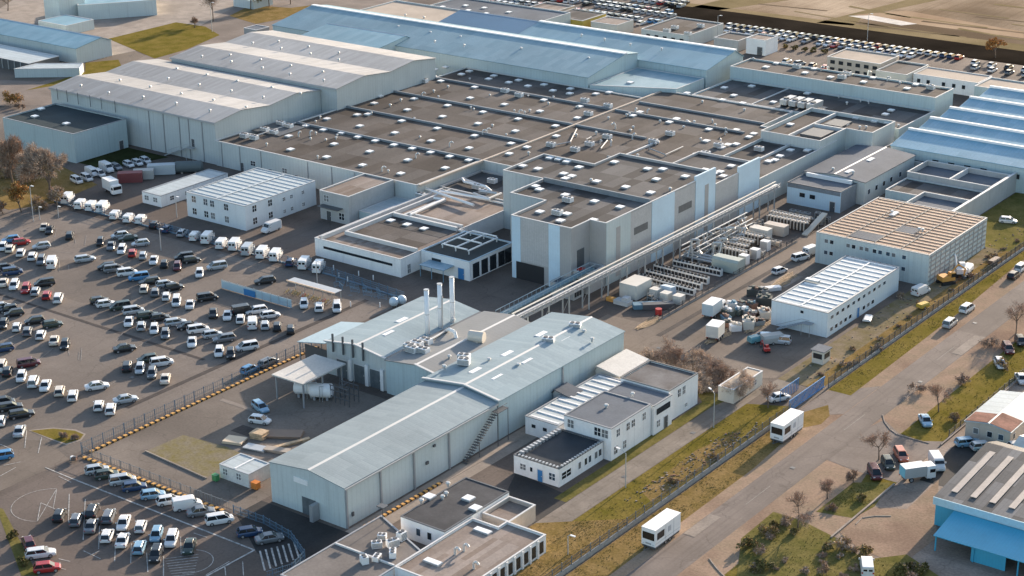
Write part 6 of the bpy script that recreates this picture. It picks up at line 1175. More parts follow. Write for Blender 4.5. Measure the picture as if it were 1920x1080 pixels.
# roadside and yards
for z, x, y, t, c, a, l in (('h', 1600, 655, 'people carrier', W_, 88, 'white people carrier on the road verge behind a silver one'), ('h', 1503, 738, 'people carrier', S_, 92, 'silver people carrier parked nearest the sandy verge edge'), ('h', 1862, 468, 'hatchback', K_, 90, 'black hatchback farther up the road verge'), ('h', 1905, 425, 'people carrier', W_, 90, 'white people carrier farthest up the road verge'),
        ('h', 1785, 965, 'hatchback', W_, 305, 'white hatchback parked on the shaded grass across the road'), ('h', 1830, 880, 'estate car', MA, 305, 'dark red estate behind the white hatchback on the shaded grass'), ('h', 1905, 1050, 'saloon', S_, 305, 'silver saloon at the right edge on the shaded grass'), ('h', 1900, 838, 'hatchback', K_, 305, 'black hatchback half hidden by bare shrubs across the road'),
        ('i', 1365, 205, 'saloon', LB, 308, 'blue silver saloon alone on the brown verge by the side drive'), ('i', 1228, 398, 'estate car', 'orange red', 310, 'orange red estate in the row beside the side drive'), ('i', 1155, 445, 'hatchback', DG, 310, 'dark green hatchback between red and maroon cars'), ('i', 1080, 500, 'people carrier', MA, 310, 'maroon people carrier nearest the lawn in its row'),
        ('i', 1430, 448, 'van', W_, 310, 'white van beside the box lorry in the trader yard'), ('i', 1605, 328, 'estate car', LB, 48, 'silver blue estate nearest the fence by the trader office'), ('i', 1693, 350, 'estate car', S_, 48, 'silver estate under the trader office windows'), ('i', 1035, 1035, 'van', W_, 120, 'white van half seen behind bushes at the bottom edge'), ('i', 1900, 350, 'estate car', W_, 48, 'white estate cut by the right edge of the trader yard'),
        ('h', 545, 442, 'hatchback', W_, 78, 'white hatchback standing on the service road'), ('h', 663, 368, 'people carrier', W_, 70, 'white people carrier on the service road near the tan roofed hall'), ('h', 728, 335, 'van', W_, 80, 'white van close to the wall of the tan roofed hall'), ('h', 545, 835, 'people carrier', S_, 200, 'silver people carrier among the machinery below the stair'), ('h', 450, 815, 'hatchback', LB, 210, 'light blue hatchback among the machinery below the stair'), ('h', 1340, 560, 'van', W_, 80, 'white pickup van by the end of the striped hall'), ('i', 540, 75, 'saloon', W_, 60, 'white saloon behind the gate post on the lane'), ('h', 1830, 160, 'hatchback', W_, 20, 'white hatchback alone on the lawn by the screen wall')):
    vehicle(t, c, G(*ZN[z](x, y), .6), a, None, l)
# labels from what stands beside each car
def art(s): return ('an ' if s[0] in 'aeiou' else 'a ') + s
ORD = 'first second third fourth fifth sixth seventh eighth ninth tenth eleventh twelfth thirteenth fourteenth fifteenth sixteenth seventeenth eighteenth nineteenth twentieth'.split()
def label_row(row, where):
    cand = []
    for i, v in enumerate(row):
        a = row[i - 1]['car_desc'] if i else None; b = row[i + 1]['car_desc'] if i + 1 < len(row) else None; me = v['car_desc']
        s = f'{me} between {art(a)} and {art(b)} {where}' if a and b else f'{me} at the outer end beside {art(b)} {where}' if b else f'{me} at the inner end beside {art(a)} {where}' if a else f'{me} alone {where}'
        cand.append(s)
    for i, v in enumerate(row):
        v['label'] = cand[i] if cand.count(cand[i]) == 1 and len(cand[i].split()) <= 16 else f"{v['car_desc']}, {ORD[i] if i < 20 else 'twenty first'} from the tree end {where}"
        if 'car_desc' in v: pass
rows = []
for ty in 'PE':
    vs = sorted([q for q in lot if q[1] == ty], key=lambda q: q[2]); cur = []
    for q in vs:
        if cur and q[2] - cur[-1][2] > 2.2: rows.append((ty, cur)); cur = []
        cur.append(q)
    rows.append((ty, cur))
rows.sort(key=lambda r: sum(q[2] for q in r[1]) / len(r[1]))
for i, (ty, r) in enumerate(rows): label_row([q[0] for q in sorted(r, key=lambda q: q[3])], f'in {ORD[i]} car park row')
label_row([q[0] for q in sorted(front, key=lambda q: q[1])], 'along the striped kerb')
bk_ = sorted(back, key=lambda q: q[1])
label_row([q[0] for q in bk_], 'among the small car park pairs')
label_row([q[0] for q in sorted(comp, key=lambda q: q[1])], 'behind the compound fence')
# lorries
def lorry(name, label, p, ang, L_, W_, H_, bm_, cabm, cat='lorry', cab=True):
    t = thing(name, label, cat, (p[0], p[1], .03), math.radians(ang))
    b = MB().box(-L_ / 2, L_ / 2 - (1.75 if cab else 0), -W_ / 2, W_ / 2, .85, H_); lpart('box_body', b, bm_, t)
    b = MB().box(-L_ / 2 - .02, L_ / 2 - (1.73 if cab else -.02), -W_ / 2 - .02, W_ / 2 + .02, H_, H_ + .08); lpart('roof_panel', b, WHITE, t)
    b = MB().box(-L_ / 2 + .1, L_ / 2 - .2, -.45, .45, .5, .85); lpart('chassis', b, DGREY, t)
    if cab:
        c = MB(); x0, x1 = L_ / 2 - 1.65, L_ / 2
        c.xprism([(-W_ / 2, .4), (W_ / 2, .4), (W_ / 2, 2.0), (W_ / 2 - .12, 2.5), (-W_ / 2 + .12, 2.5), (-W_ / 2, 2.0)], x0, x1 - .1) ; lpart('cab', c, cabm, t)
        g = MB().box(x1 - .1, x1 - .05, -W_ / 2 + .15, W_ / 2 - .15, 1.45, 2.25); g.box(x0 + .5, x1 - .2, -W_ / 2 - .02, -W_ / 2, 1.4, 2.0); g.box(x0 + .5, x1 - .2, W_ / 2, W_ / 2 + .02, 1.4, 2.0); lpart('window', g, GLS, t)
        for s_ in (-1, 1): lpart('headlight', MB().cbox((x1 - .05, s_ * W_ * .36, .75), (.12, .3, .2)), LAMP, t)
    for x in ((-L_ * .28, L_ / 2 - .95) if cab else (-L_ * .28, -L_ * .28 + 1.1, L_ * .34)):
        for s_ in (-1, 1): link('wheel', WHEEL, t, (x, s_ * (W_ / 2 - .18), .42)).scale = (1.3, 1.3, 1.3)
    for s_ in (-1, 1): lpart('tail_light', MB().cbox((-L_ / 2 - .03, s_ * W_ * .4, .8), (.06, .25, .16)), TAIL, t)
    return t
def caravan(label, pix):
    a, b, c = [G(*q) for q in pix]; m_ = (a + c) / 2; t = thing('exhibition_trailer', label, 'trailer', (m_.x, m_.y, .03), math.radians(90), 'white trailers on the verge')
    L_, W2, H_ = 7.2, 2.5, 3.55
    b_ = MB().box(-L_ / 2, L_ / 2, -W2 / 2, W2 / 2, .7, H_); lpart('body', b_, WHITE, t)
    lpart('roof_panel', MB().box(-L_ / 2 - .04, L_ / 2 + .04, -W2 / 2 - .04, W2 / 2 + .04, H_, H_ + .08), WHITE, t)
    lpart('window', MB().box(-L_ / 2 - .04, -L_ / 2 - .001, -W2 / 2 + .2, W2 / 2 - .2, 1.75, 2.95), GLS, t)
    lpart('window', MB().box(-L_ / 2 + .5, -L_ / 2 + 2.5, -W2 / 2 - .04, -W2 / 2 - .001, 1.75, 2.9), GLS, t)
    lpart('window', MB().box(-L_ / 2 + 3.6, -L_ / 2 + 4.4, -W2 / 2 - .04, -W2 / 2 - .001, 1.9, 2.8), plain('tinted_panel', (.45, .46, .48), .4), t)
    lpart('seam', MB().box(-L_ / 2 + 2.9, -L_ / 2 + 2.95, -W2 / 2 - .02, -W2 / 2 - .001, .75, H_ - .1).box(-L_ / 2 + 5.2, -L_ / 2 + 5.25, -W2 / 2 - .02, -W2 / 2 - .001, .75, H_ - .1).box(-L_ / 2 + .1, L_ / 2 - .1, -W2 / 2 - .02, -W2 / 2 - .001, 1.2, 1.26), STEEL, t); lpart('number_plate', MB().box(-L_ / 2 - .03, -L_ / 2 - .001, -.5, .5, .95, 1.2), STEEL, t)
    lpart('skirt', MB().box(-L_ / 2 + .1, L_ / 2 - .1, -W2 / 2 + .1, W2 / 2 - .1, .3, .7), DGREY, t); lpart('tow_bar', MB().path([(-L_ / 2, -.5, .5), (-L_ / 2 - 1.3, 0, .45)], .06).path([(-L_ / 2, .5, .5), (-L_ / 2 - 1.3, 0, .45)], .06), DGREY, t)
    for x in (-.6, .6):
        for s_ in (-1, 1): link('wheel', WHEEL, t, (x, s_ * (W2 / 2 - .12), .36))
    for s_ in (-1, 1): lpart('headlight', MB().cbox((-L_ / 2 - .03, s_ * W2 * .36, 1.0), (.06, .3, .18)), LAMP, t)
caravan('white windowed trailer on the verge nearest the bottom edge, with long shadow', [(1203, 1027), (1230, 1035), (1275, 1000)])
caravan('white windowed trailer on the verge beside the gate drive', [(1447, 830), (1470, 838), (1502, 806)])
lorry('box_lorry', 'white box lorry beside the red container in the shaded yard', G(*ZN['g'](845, 805)), 344, 6.2, 2.4, 3.3, plain('lorry_box', (.62, .63, .62), .6), WHITE)
lorry('box_lorry', 'pale blue box lorry parked on the service road by the scrap yard', G(*I_(930, 850)), 95, 6.2, 2.4, 3.2, plain('lorry_pale_blue', (.42, .50, .54), .6), WHITE)
lorry('truck_box', 'cream box body with a ladder end standing below the scrap skips', G(*I_(940, 1050)), 100, 3.6, 2.6, 3.2, CRM, WHITE, 'lorry', False)
lt = lorry('box_lorry', 'grey box lorry with turquoise rear end in the trader yard', G(*ZN['i'](1320, 535)), 52, 5.6, 2.1, 2.6, plain('lorry_grey', (.42, .42, .41), .6), WHITE); lpart('rear_door', MB().box(-2.84, -2.81, -1.0, 1.0, .9, 2.55), plain('lorry_turquoise', (.20, .52, .62), .5), lt)
container('shipping_container', 'dark red shipping container beside the white lorry', *G(*ZN['g'](980, 725)).xy, 6.0, 2.4, 2.5, plain('container_red', (.20, .05, .05), .6), .75)
container('shipping_container', 'pale grey open stacked container behind the red one', *G(*ZN['g'](1080, 700)).xy, 5.0, 2.4, 2.3, plain('container_grey', (.42, .41, .38), .6), .75)
container('shipping_container', 'long pale blue grey container nearest the hall stair', *G(*ZN['g'](1215, 665)).xy, 7.0, 2.4, 2.5, plain('container_blue_grey', (.46, .49, .50), .6), .75)
t = thing('storage_drum', 'big dark grey drum tank lying below the hall wall', 'tank', (*G(*ZN['g'](1420, 655)).xy, 0), .7); c = MB(); c.cyl((-3.2, 0, 1.6), (3.2, 0, 1.6), 1.5, 1.5, 16); c.cyl((3.2, 0, 1.6), (3.6, 0, 1.6), 1.5, .9, 16); c.cyl((-3.6, 0, 1.6), (-3.2, 0, 1.6), .9, 1.5, 16); lpart('shell', c, plain('drum_dark', (.10, .12, .12), .6), t); lpart('saddle', MB().box(-2, -1.5, -1, 1, 0, .6).box(1.5, 2, -1, 1, 0, .6), CONC, t)
# machines near the striped hall and along the fence
def digger(label, p, ang, m_):
    t = thing('excavator', label, 'excavator', (p[0], p[1], .03), ang)
    b = MB()
    for s_ in (-1, 1): b.xprism([(s_ * 1.0 - .25, .0), (s_ * 1.0 + .25, .0), (s_ * 1.0 + .25, .7), (s_ * 1.0 - .25, .7)], -1.6, 1.6)
    lpart('track', b, BLACK, t); lpart('body', MB().box(-1.6, .4, -1.1, 1.1, .85, 1.9), m_, t); c = MB().box(.4, 1.5, -1.1, .1, .85, 2.6); lpart('cab', c, m_, t); lpart('window', MB().box(.5, 1.55, -1.13, .13, 1.6, 2.4), GLS, t)
    a = MB(); a.path([(.9, .6, 1.5), (3.2, .6, 3.6), (5.0, .6, 2.4), (4.8, .6, .9)], .18); lpart('boom', a, m_, t); lpart('bucket', MB().xprism([(.2, .2), (1.0, .2), (1.0, 1.0), (.2, .8)], 4.4, 5.2), DGREY, t); return t
hq = zoom(1280, 360, 3)
digger('orange excavator working among the machinery beside the tan roofed hall', G(*hq(1480, 515)), 1.0, ORANGE); digger('small white excavator behind the orange one by the fence', G(*hq(1560, 470)), 2.2, WHITE)
digger('red compact loader below the outside stair of the striped hall', G(*hq(470, 900)), 2.4, RED).scale = (.5, .5, .5)
for x, y, l, m_, s_ in ((1600, 450, 'white plant trailer next to the small white excavator', WHITE, (3.2, 1.8, 1.6)), (1350, 655, 'yellow skip between fence and striped hall', YELL, (2.4, 1.6, 1.2)), (500, 850, 'grey covered machine under the striped hall stair', plain('machine_grey', (.36, .36, .34), .6), (4.2, 2.4, 1.9)), (400, 850, 'teal machine beside the light blue hatchback', plain('machine_teal', (.12, .30, .34), .5), (2.2, 1.6, 1.5)), (1040, 725, 'flat white trailer on the apron beside the striped hall', WHITE, (3.0, 1.6, .8)), (1750, 405, 'dark brown trailer beside the far fence', plain('trailer_brown', (.12, .08, .06), .6), (3.4, 1.6, 1.2))):
    p = G(*hq(x, y)); t = thing('plant_trailer', l, 'trailer', (p.x, p.y, .02), random.random() * 2); b = MB(); hx, hy, hz_ = s_[0] / 2, s_[1] / 2, s_[2]
    b.xprism([(-hy, .4), (hy, .4), (hy, hz_ * .75), (hy * .7, hz_), (-hy * .7, hz_), (-hy, hz_ * .75)], -hx, hx); lpart('body', b, m_, t); lpart('drawbar', MB().path([(hx, -.4, .45), (hx + 1.0, 0, .4)], .05).path([(hx, .4, .45), (hx + 1.0, 0, .4)], .05), DGREY, t)
    for q in (-1, 1): link('wheel', WHEEL, t, (-.2, q * (hy - .08), .33))
# far cars
def farmesh(c):
    b = MB(); k = 'far' + c
    if k in MESH: return MESH[k]
    loft(b, [ring(-2.1, .75, .4, .5, .8, .65), ring(-1.8, .88, .2, .5, .95, .8), ring(1.0, .88, .2, .5, .95, .8), ring(2.05, .75, .3, .45, .7, .6)]); bb = [(-1.9, -.74, .93), (1.0, -.74, .93), (1.0, .74, .93), (-1.9, .74, .93)]; tt = [(-1.5, -.6, 1.42), (.4, -.6, 1.42), (.4, .6, 1.42), (-1.5, .6, 1.42)]
    q = len(b.v); b.v += bb + tt
    for f_ in ((0, 1, 5, 4), (1, 2, 6, 5), (2, 3, 7, 6), (3, 0, 4, 7)): b.f.append(tuple(q + i for i in f_)); b.m.append(1)
    b.f.append((q + 4, q + 5, q + 6, q + 7)); b.m.append(0)
    b.cbox((-.55, 0, 1.45), (1.7, 1.1, .06), 0)
    for sx in (-1.3, 1.3): b.cbox((sx, 0, .3), (.6, 1.7, .58), 2)
    MESH[k] = b.mesh('far_car', [paint(c), GLS, BLACK]); return MESH[k]
random.seed(14)
FC = [W_, W_, W_, S_, K_, G_, S_, DB, W_, R_]
def farcar(x, y, a, where, grp):
    c = random.choice(FC); o = link('distant_car', farmesh(c), None, (x, y, .03), math.radians(a)); tag(o, f'small {c} car {where}', 'car', f'{c} {grp}')
p0, p1 = G(1372, 50), G(1800, 110)
for i in range(34): farcar(p0.x + (p1.x - p0.x) * i / 33, 527.5, 90 + random.uniform(-3, 3), 'in the long row beside the dark ditch', 'cars beside the ditch')
p2, p3 = G(1372, 58), G(1700, 112)
for i in range(26):
    if random.random() < .85: farcar(p2.x + (p3.x - p2.x) * i / 25, 520.5, 270 + random.uniform(-3, 3), 'in the second far row behind the beige office', 'cars in the second far row')
for i in range(14): farcar(G(1838, 116).x + i * 2.7, 524 - (i % 2) * 6, 90, 'beyond the orange tree in the far row', 'cars past the orange tree')
for i in range(9): q = G(1475 + i * 24, 118 + i * 4); farcar(q.x, q.y, 80 + random.uniform(-20, 20), 'in the crowded yard left of the beige office', 'cars in the crowded yard')
mbx = MB()
def stamp(x, y, a, mi):
    ca, sa = math.cos(a), math.sin(a)
    def tr(p): return (x + p[0] * ca - p[1] * sa, y + p[0] * sa + p[1] * ca, p[2])
    for (x0, x1, w_, z0, z1, m_) in ((-2.05, 2.05, .86, .25, .9, mi),): mbx.cbox((x, y, .58), (4.1, 1.7, .66), mi, a)
    k = len(mbx.v); bb = [(-1.8, -.76, .91), (1.1, -.76, .91), (1.1, .76, .91), (-1.8, .76, .91)]; tt = [(-1.4, -.6, 1.42), (.5, -.6, 1.42), (.5, .6, 1.42), (-1.4, .6, 1.42)]; mbx.v += [tr(p) for p in bb + tt]
    for f_ in ((0, 1, 5, 4), (1, 2, 6, 5), (2, 3, 7, 6), (3, 0, 4, 7)): mbx.f.append(tuple(k + i for i in f_)); mbx.m.append(5)
    mbx.f.append((k + 4, k + 5, k + 6, k + 7)); mbx.m.append(mi)
nfar = 0
for r in range(16):
    y = 503 + r * 8.0 + (3 if r % 2 else 0)
    for i in range(80):
        x = -324 - i * 2.75 - r * 1.6
        q = Vector((x, y, 0)) - Vector((0, 0, CAMH)); px_ = 960 + FPX * q.dot(rgt) / q.dot(fwd); py_ = 540 - FPX * q.dot(upv) / q.dot(fwd)
        if 850 < px_ < 1290 and -25 < py_ < 62 and random.random() < .9 and not (1085 < px_ < 1260 and py_ > 48) and not (px_ < 1010 and py_ > 14): stamp(x, y, math.pi / 2 + random.uniform(-.05, .05), random.choice((0, 0, 0, 1, 1, 2, 3, 3, 4))); nfar += 1
o = link('distant_parked_cars', mbx.mesh('distant_parked_cars', [paint(W_), paint(S_), paint(R_), paint(K_), paint(B__), GLS])); o['kind'] = 'stuff'; tag(o, 'mass of tiny parked cars filling the lot at the top edge', 'cars')
for v in ALLV: del v['car_desc']
# ---------------------------------------------------------------- trees and shrubs
def rv(s): return Vector((random.uniform(-s, s), random.uniform(-s, s), random.uniform(-s, s)))
def tree(name, label, p, h, spread, mats=(TWIG, BARK), dens=900, leaf=0.0, base=.18, cat='tree', stems=1, tw=.035, group=None, low=.25, vert=1.0):
    t = thing(name, label, cat, (p[0], p[1], 0), 0, group); tk = MB(); tips = []
    def grow(a, d, L_, r, lev):
        b = a + d * L_; tk.cyl(a, b, r, r * .68, 6 if lev < 2 else 4, 0, False)
        if lev >= 3: tips.append(b); return
        if lev >= 1: tips.append(a + d * L_ * .7)
        for _ in range((4, 4, 3)[lev]):
            nd = (d * .75 + rv(.75 * spread / h * 2 + .15) + Vector((0, 0, .25 * vert))).normalized(); grow(a + d * L_ * random.uniform(.55, 1.0), nd, L_ * random.uniform(.55, .78), r * .55, lev + 1)
    for s_ in range(stems):
        o = Vector((random.uniform(-1, 1), random.uniform(-1, 1), 0)) * (spread * .35 if stems > 1 else 0)
        grow(o, (Vector((0, 0, 1)) + rv(.12 if stems == 1 else .45)).normalized(), h * (.40 if stems == 1 else .3), base * (1 if stems == 1 else .6), 0)
    part('trunk', MB(), BARK, t) if False else lpart('trunk', tk, BARK, t)
    cr = MB(); n = len(tips); cen = Vector((0, 0, h * .62))
    for k in range(dens):
        q = tips[random.randrange(n)] + rv(h * .055); q.z = max(q.z, h * low * random.uniform(.6, 1.2)); q.z = min(q.z, h * random.uniform(.86, 1.02))
        if leaf and random.random() < leaf:
            u = rv(1).normalized() * random.uniform(.10, .22) * (1 + h * .02); v_ = u.cross(rv(1)).normalized() * u.length * .8; cr.quad([q - u, q + v_, q + u, q - v_], random.choice((0, 0, 1)))
        else:
            d = ((q - cen).normalized() * .7 + rv(.6) + Vector((0, 0, .35))).normalized() * random.uniform(.5, 1.25) * (.35 + h * .055); w_ = d.cross(rv(1)).normalized() * tw
            cr.quad([q - w_, q + w_, q + d], random.choice((0, 0, 1)) if not leaf else 2)
    lpart('crown', cr, list(mats) + [TWIG], t); return t
TW2 = mat('pale_twigs', (.50, .39, .30), .9, .25, .8, .1); TWR = mat('red_brown_twigs', (.34, .22, .16), .9, .3, .8, .1); TWY = mat('ochre_leaves', (.30, .20, .07), .85, .3, .8, .1)
random.seed(31)
tree('bare_tree', 'tall bare grey brown tree standing before the square store', G(95, 372), 15, 6.5, (TWIG, TW2), 9000, base=.32, tw=.06); tree('bare_tree', 'tall bare tree at the left edge beside an orange bush', G(28, 360), 14.5, 6.5, (TWIG, TWR), 9000, base=.32, tw=.06)
tree('bare_tree', 'smaller ochre twigged tree between lamp post and the tall bare tree', G(108, 392), 7, 3.2, (TW2, TWY), 2200, .5, tw=.04, low=.1)
tree('autumn_tree', 'bright orange leaved tree below the tall bare tree at the edge', G(40, 398), 8.5, 4.2, (LEAF_O, TWY), 3400, .9, low=.08); tree('autumn_shrub', 'brown orange thicket at the left edge under the autumn tree', G(5, 402), 5, 4.0, (TWR, LEAF_O), 2000, .5, cat='shrub', stems=4, low=.05)
tree('autumn_shrub', 'ochre bush beside the west road above the dark roofed store', G(22, 195), 6, 4.5, (TWY, LEAF_O), 1800, .7, cat='shrub', stems=4, low=.05); tree('autumn_shrub', 'dark brown hedge bush beside the ochre bush on the west road', G(44, 203), 3, 3.2, (TWR, TWIG), 900, .3, cat='shrub', stems=3, low=.05)
for (x, y, h, l, m_) in ((10, 335, 6.5, 'reddish brown thicket at the left edge behind the orange tree', (TWR, TWIG)), (48, 345, 6.0, 'dull brown thicket between the two tall bare trees', (TWR, TW2)), (75, 392, 4.5, 'ochre thicket under the tall bare tree by the lamp post', (TWY, TW2)), (2, 290, 6.0, 'grey brown thicket beside the wall of the square store', (TWIG, TWR)), (112, 372, 5.0, 'pale brown thicket beside the white vans end', (TW2, TWR))): tree('thicket', l, G(x, y), h, 5.5, m_, 2600, .25, base=.08, cat='shrub', stems=6, tw=.05, low=.04)
for i, (x, y, h, l) in enumerate(((1228, 690, 6.2, 'first bare tree of the thicket next to the end office roof'), (1258, 688, 6.8, 'tall bare tree in the thicket behind the end office'), (1290, 695, 6.4, 'pinkish bare tree in the middle of the thicket'), (1318, 712, 5.8, 'bare tree of the thicket leaning over the cream container'), (1346, 722, 6.0, 'dense bare tree of the thicket before the cream container'), (1376, 742, 5.4, 'last bare tree of the thicket towards the gate'), (1300, 735, 4.6, 'low bare tree in front of the thicket'))):
    tree('bare_tree', l, G(x, y), h * 1.12, 4.6, ((TW2, TWIG), (TWIG, TWR), (TW2, TW2))[i % 3], 3800, base=.14, stems=3, tw=.045, low=.12)
for (x, y, h, sp, l) in ((1496, 990, 6.2, 2.6, 'slender bare tree at the sandy corner by the near lawn'), (1551, 935, 4.0, 1.8, 'small thin bare tree on the sandy shoulder'), (1648, 862, 6.4, 2.8, 'bare tree standing before the row of three parked cars'), (1760, 772, 6.0, 2.8, 'bare tree on the verge above the blue silver saloon'), (1440, 765, 6.0, 2.6, 'bare tree behind the boundary fence beside the gate'), (1905, 625, 7.0, 3.0, 'bare tree at the right edge across the road'), (1600, 905, 2.6, 1.4, 'small sapling between the sandy shoulder and parked cars')):
    tree('bare_tree', l, G(x, y), h, sp, (TWR, TWIG), 1100, base=.13, tw=.03)
for (x, y, h, sp, l, m_, lf) in ((1405, 1030, 2.6, 2.6, 'dark green bush nearest the kerb in the bottom thicket', (LEAF_G, TWY), .8), (1440, 1000, 2.8, 2.4, 'ochre bush at the upper end of the bottom thicket', (TWY, LEAF_G), .6), (1430, 1070, 2.6, 2.8, 'green bush at the bottom edge of the thicket', (LEAF_G, LEAF_G), .85), (1480, 985, 2.2, 2.2, 'reddish twig bush beside the slender bare tree', (TWR, TW2), .1), (1585, 1030, 3.0, 2.8, 'pale twiggy bush by the yard entrance', (TW2, TWY), .25), (1625, 1045, 2.8, 2.4, 'olive bush left of the half hidden white van', (TWY, LEAF_G), .6), (1545, 1075, 2.2, 2.4, 'brown bush in the middle of the near lawn', (TWR, TWY), .3), (1690, 1085, 3.4, 3.2, 'big dark green bush behind the half hidden white van', (LEAF_G, LEAF_G), .95), (1730, 1075, 2.2, 2.2, 'low dark green bush at the warehouse shadow edge', (LEAF_G, LEAF_G), .9),
        (1720, 735, 2.6, 2.4, 'brown scrub on the verge across the road', (TWR, TW2), .1), (1800, 720, 2.8, 2.6, 'dense brown scrub beside the white hatchback on grass', (TWR, TWIG), .2), (1850, 650, 3.2, 3.0, 'tangled brown shrub at the right edge verge', (TWIG, TWR), .1), (1880, 690, 2.8, 2.4, 'olive brown shrub at the right edge above the trader office', (TWY, TWR), .4), (1790, 790, 2.2, 2.0, 'low shrub on the verge by the trader fence', (TWY, TWR), .4), (1620, 940, 1.6, 1.6, 'low dark shrub on the corner lawn', (LEAF_G, TWY), .7), (1560, 955, 1.4, 1.4, 'small brown shrub at the tip of the corner lawn', (TWR, TWY), .3),
        (120, 820, 1.5, 1.3, 'red brown shrub at the kerb end of the traffic island', (TWR, TWIG), .3), (136, 824, 1.4, 1.2, 'dark shrub at the rounded end of the traffic island', (TWR, TWIG), .3), (22, 1010, 1.8, 1.8, 'olive hedge bush in the near left corner', (LEAF_G, TWY), .8), (44, 1060, 2.0, 1.8, 'dark hedge bush at the bottom left corner', (LEAF_G, LEAF_G), .9),
        (1690, 560, 1.8, 2.0, 'straw coloured weeds beside the fence near excavators', (TW2, TWY), .1), (1860, 485, 2.0, 2.4, 'ochre scrub on the site lawn edge near the fence', (TWY, TW2), .4), (1825, 520, 1.6, 2.0, 'brown scrub between lawn and far fence', (TWR, TWY), .3), (1645, 655, 1.6, 1.8, 'dry brown weeds behind the boundary fence', (TW2, TWR), .1), (1600, 685, 1.5, 1.8, 'dry weeds along the fence by the guard booth', (TW2, TWY), .1),
        (1340, 860, 1.2, 1.6, 'dry bramble clump on the rubble behind the fence', (TWY, TWR), .3), (1260, 905, 1.4, 1.6, 'low bramble clump on the meadow end of the rubble', (TWY, TWR), .3)):
    tree('shrub', l, G(x, y), h, sp, m_, 900, lf, base=.05, cat='shrub', stems=4, tw=.03, low=.04)
tree('autumn_tree', 'single orange tree far away beside the dark ditch', G(1866, 108), 7.5, 4.0, (LEAF_O, LEAF_O), 1500, .95, low=.25, base=.2)
for (x, y, h, l, m_, lf) in ((400, 40, 12, 'tall bare tree at the top of the grass field', (TWIG, BARK), 0), (470, 18, 9, 'dark evergreen at the top edge', (LEAF_G, LEAF_G), .95), (505, 12, 10, 'dark evergreen beside another at the top edge', (LEAF_G, LEAF_G), .95), (545, 8, 9, 'olive tree at the top edge near the blue roofs', (LEAF_G, TWY), .9), (15, 20, 8, 'grey bare tree at the top left corner', (TW2, TWIG), 0), (365, 52, 4.5, 'thin bare tree beside the crate shed', (TWIG, TWR), 0)):
    tree('far_tree', l, G(x, y), h, h * .42, m_, 1300, lf, base=.2, tw=.06, low=.12)
for i in range(6): tree('far_hedge_bush', ('green bush nearest the brown service block', 'green bush second along the hedge past the service block', 'dark bush in the hedge middle beside the crowded yard', 'olive bush in the hedge beyond the crowded yard', 'green bush next to the beige office corner', 'low bush touching the beige office wall')[i], G(1452 + i * 19, 88 + i * 2.4), 2.4, 2.4, (LEAF_G, TWY), 500, .9, base=.06, cat='shrub', stems=3, low=.04)
random.seed(9)
for k in range(22):
    q = (random.uniform(1395, 1720), 0); q = (q[0], 1085 - (1085 - 985) * random.random() * (1 - abs(q[0] - 1470) / 330)); kk = k % 3
    tree('shrub', ('low twiggy brown bush scattered through the bottom thicket', 'low olive bush scattered through the bottom thicket', 'straw coloured weed clump in the bottom thicket')[kk], G(*q), random.uniform(.8, 1.9), 1.6, ((TWR, TW2), (LEAF_G, TWY), (TW2, TWY))[kk], 420, (.1, .7, .2)[kk], base=.04, cat='shrub', stems=4, tw=.03, low=.04, group=('brown bushes of the bottom thicket', 'olive bushes of the bottom thicket', 'weed clumps of the bottom thicket')[kk])
for k in range(16):
    y = 279 + k * 8 + random.uniform(-2, 2); tree('shrub', 'dry weed clump along the foot of the far boundary fence', (random.uniform(-141.5, -137.6), y, 0), random.uniform(.7, 1.6), 1.5, ((TWR, TWY), (TW2, TWY))[k % 2], 320, .3, base=.04, cat='shrub', stems=4, tw=.03, low=.04, group='weed clumps along the far fence')
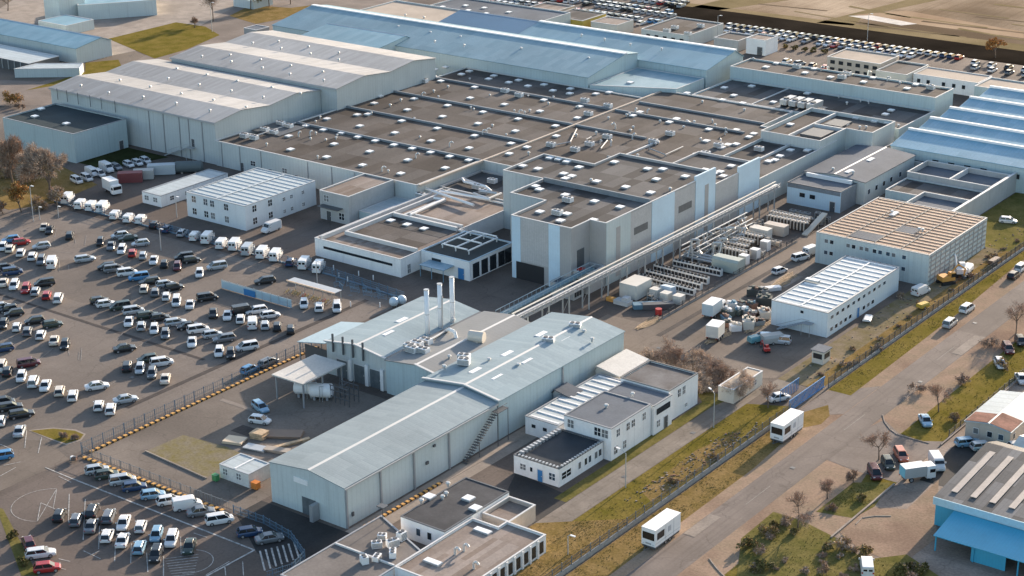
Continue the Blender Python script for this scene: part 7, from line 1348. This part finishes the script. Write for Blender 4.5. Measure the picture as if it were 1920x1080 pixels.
# grass tufts, weeds and rubble: too many to count
def scatter(name, label, polys, n, mats, hh, kind='grass', wd=.05):
    mb = MB()
    for poly, k in polys:
        xs = [p[0] for p in poly]; ys = [p[1] for p in poly]; c = 0; tries = 0
        while c < int(n * k) and tries < n * 12:
            tries += 1; x, y = random.uniform(min(xs), max(xs)), random.uniform(min(ys), max(ys)); ins = False
            for i in range(len(poly)):
                a, b = poly[i - 1], poly[i]
                if (a[1] > y) != (b[1] > y) and x < (b[0] - a[0]) * (y - a[1]) / (b[1] - a[1]) + a[0]: ins = not ins
            if not ins or noise.noise((x * .25, y * .25, 3)) < random.uniform(-.5, .35): continue
            c += 1; m_ = random.randrange(len(mats))
            for _ in range(3):
                ox, oy = random.uniform(-.12, .12), random.uniform(-.12, .12); a = random.random() * 6.28; h = hh * random.uniform(.4, 1.2); dx, dy = math.cos(a) * wd, math.sin(a) * wd; lx, ly = random.uniform(-.1, .1), random.uniform(-.1, .1)
                mb.quad([(x + ox - dx, y + oy - dy, .03), (x + ox + dx, y + oy + dy, .03), (x + ox + lx, y + oy + ly, h)], m_)
    o = link(name, mb.mesh(name, mats)); o['kind'] = 'stuff'; tag(o, label, kind); return o
V1 = [(-136, 150), (-130.8, 150), (-131.4, 240), (-132.8, 258), (-136, 262)]; V2 = [(-136, 277), (-131.8, 277), (-132.8, 330), (-134.4, 430), (-136, 430)]; ME = [(-149.5, 180), (-137.6, 180), (-137.6, 214), (-148.5, 204)]; LV = [(-145, 200), (-137.8, 200), (-137.8, 266), (-144.8, 260)]
SV = [(-117, 268), (-110.4, 268), (-110.4, 380), (-117, 380)]; TH = [tuple(G(*p).xy) for p in ((1400, 1005), (1450, 965), (1500, 980), (1570, 1015), (1620, 1052), (1700, 1045), (1740, 1080), (1740, 1130), (1390, 1130))]; CL = [tuple(G(*p).xy) for p in ((1540, 955), (1600, 910), (1665, 908), (1640, 945))]
DRYB = mat('straw_blades', (.24, .17, .06), .9, .3, .6, .1, col2=(.34, .25, .11)); GRB = mat('green_blades', (.10, .11, .025), .9, .3, .6, .1, col2=(.17, .155, .04))
scatter('grass', 'tufts of dry yellow grass on the meadow and road verges', [(V1, 1), (V2, .6), (ME, 1.2), (LV, .6)], 1500, [DRYB, GRB, DRYB], .17); scatter('grass', 'tufts of green grass on the lawns across the road', [(SV, 1), (TH, 1.3), (CL, .4)], 1200, [GRB, GRB, DRYB], .17)
mb = MB(); random.seed(77)
for k in range(900):
    if k % 2: x, y = random.uniform(-142.4, -138.2), random.uniform(218, 256)
    else: x, y = random.uniform(-145.5, -138), random.uniform(276, 400)
    if noise.noise((x * .2, y * .12, 7)) < random.uniform(-.3, .3): continue
    s_ = random.uniform(.08, .26); mb.cbox((x, y, s_ * .3 + .03), (s_ * random.uniform(.7, 2.2), s_, s_ * .7), random.choice((0, 0, 1, 2, 3)), random.random() * 3)
o = link('rubble', mb.mesh('rubble', [GRAV, CONC, plain('rubble_dark', (.07, .07, .075), .8), mat('rubble_red', (.26, .15, .10), .9, .2, .5, .1)])); o['kind'] = 'stuff'; tag(o, 'loose rubble and stones strewn behind the boundary fence', 'rubble')
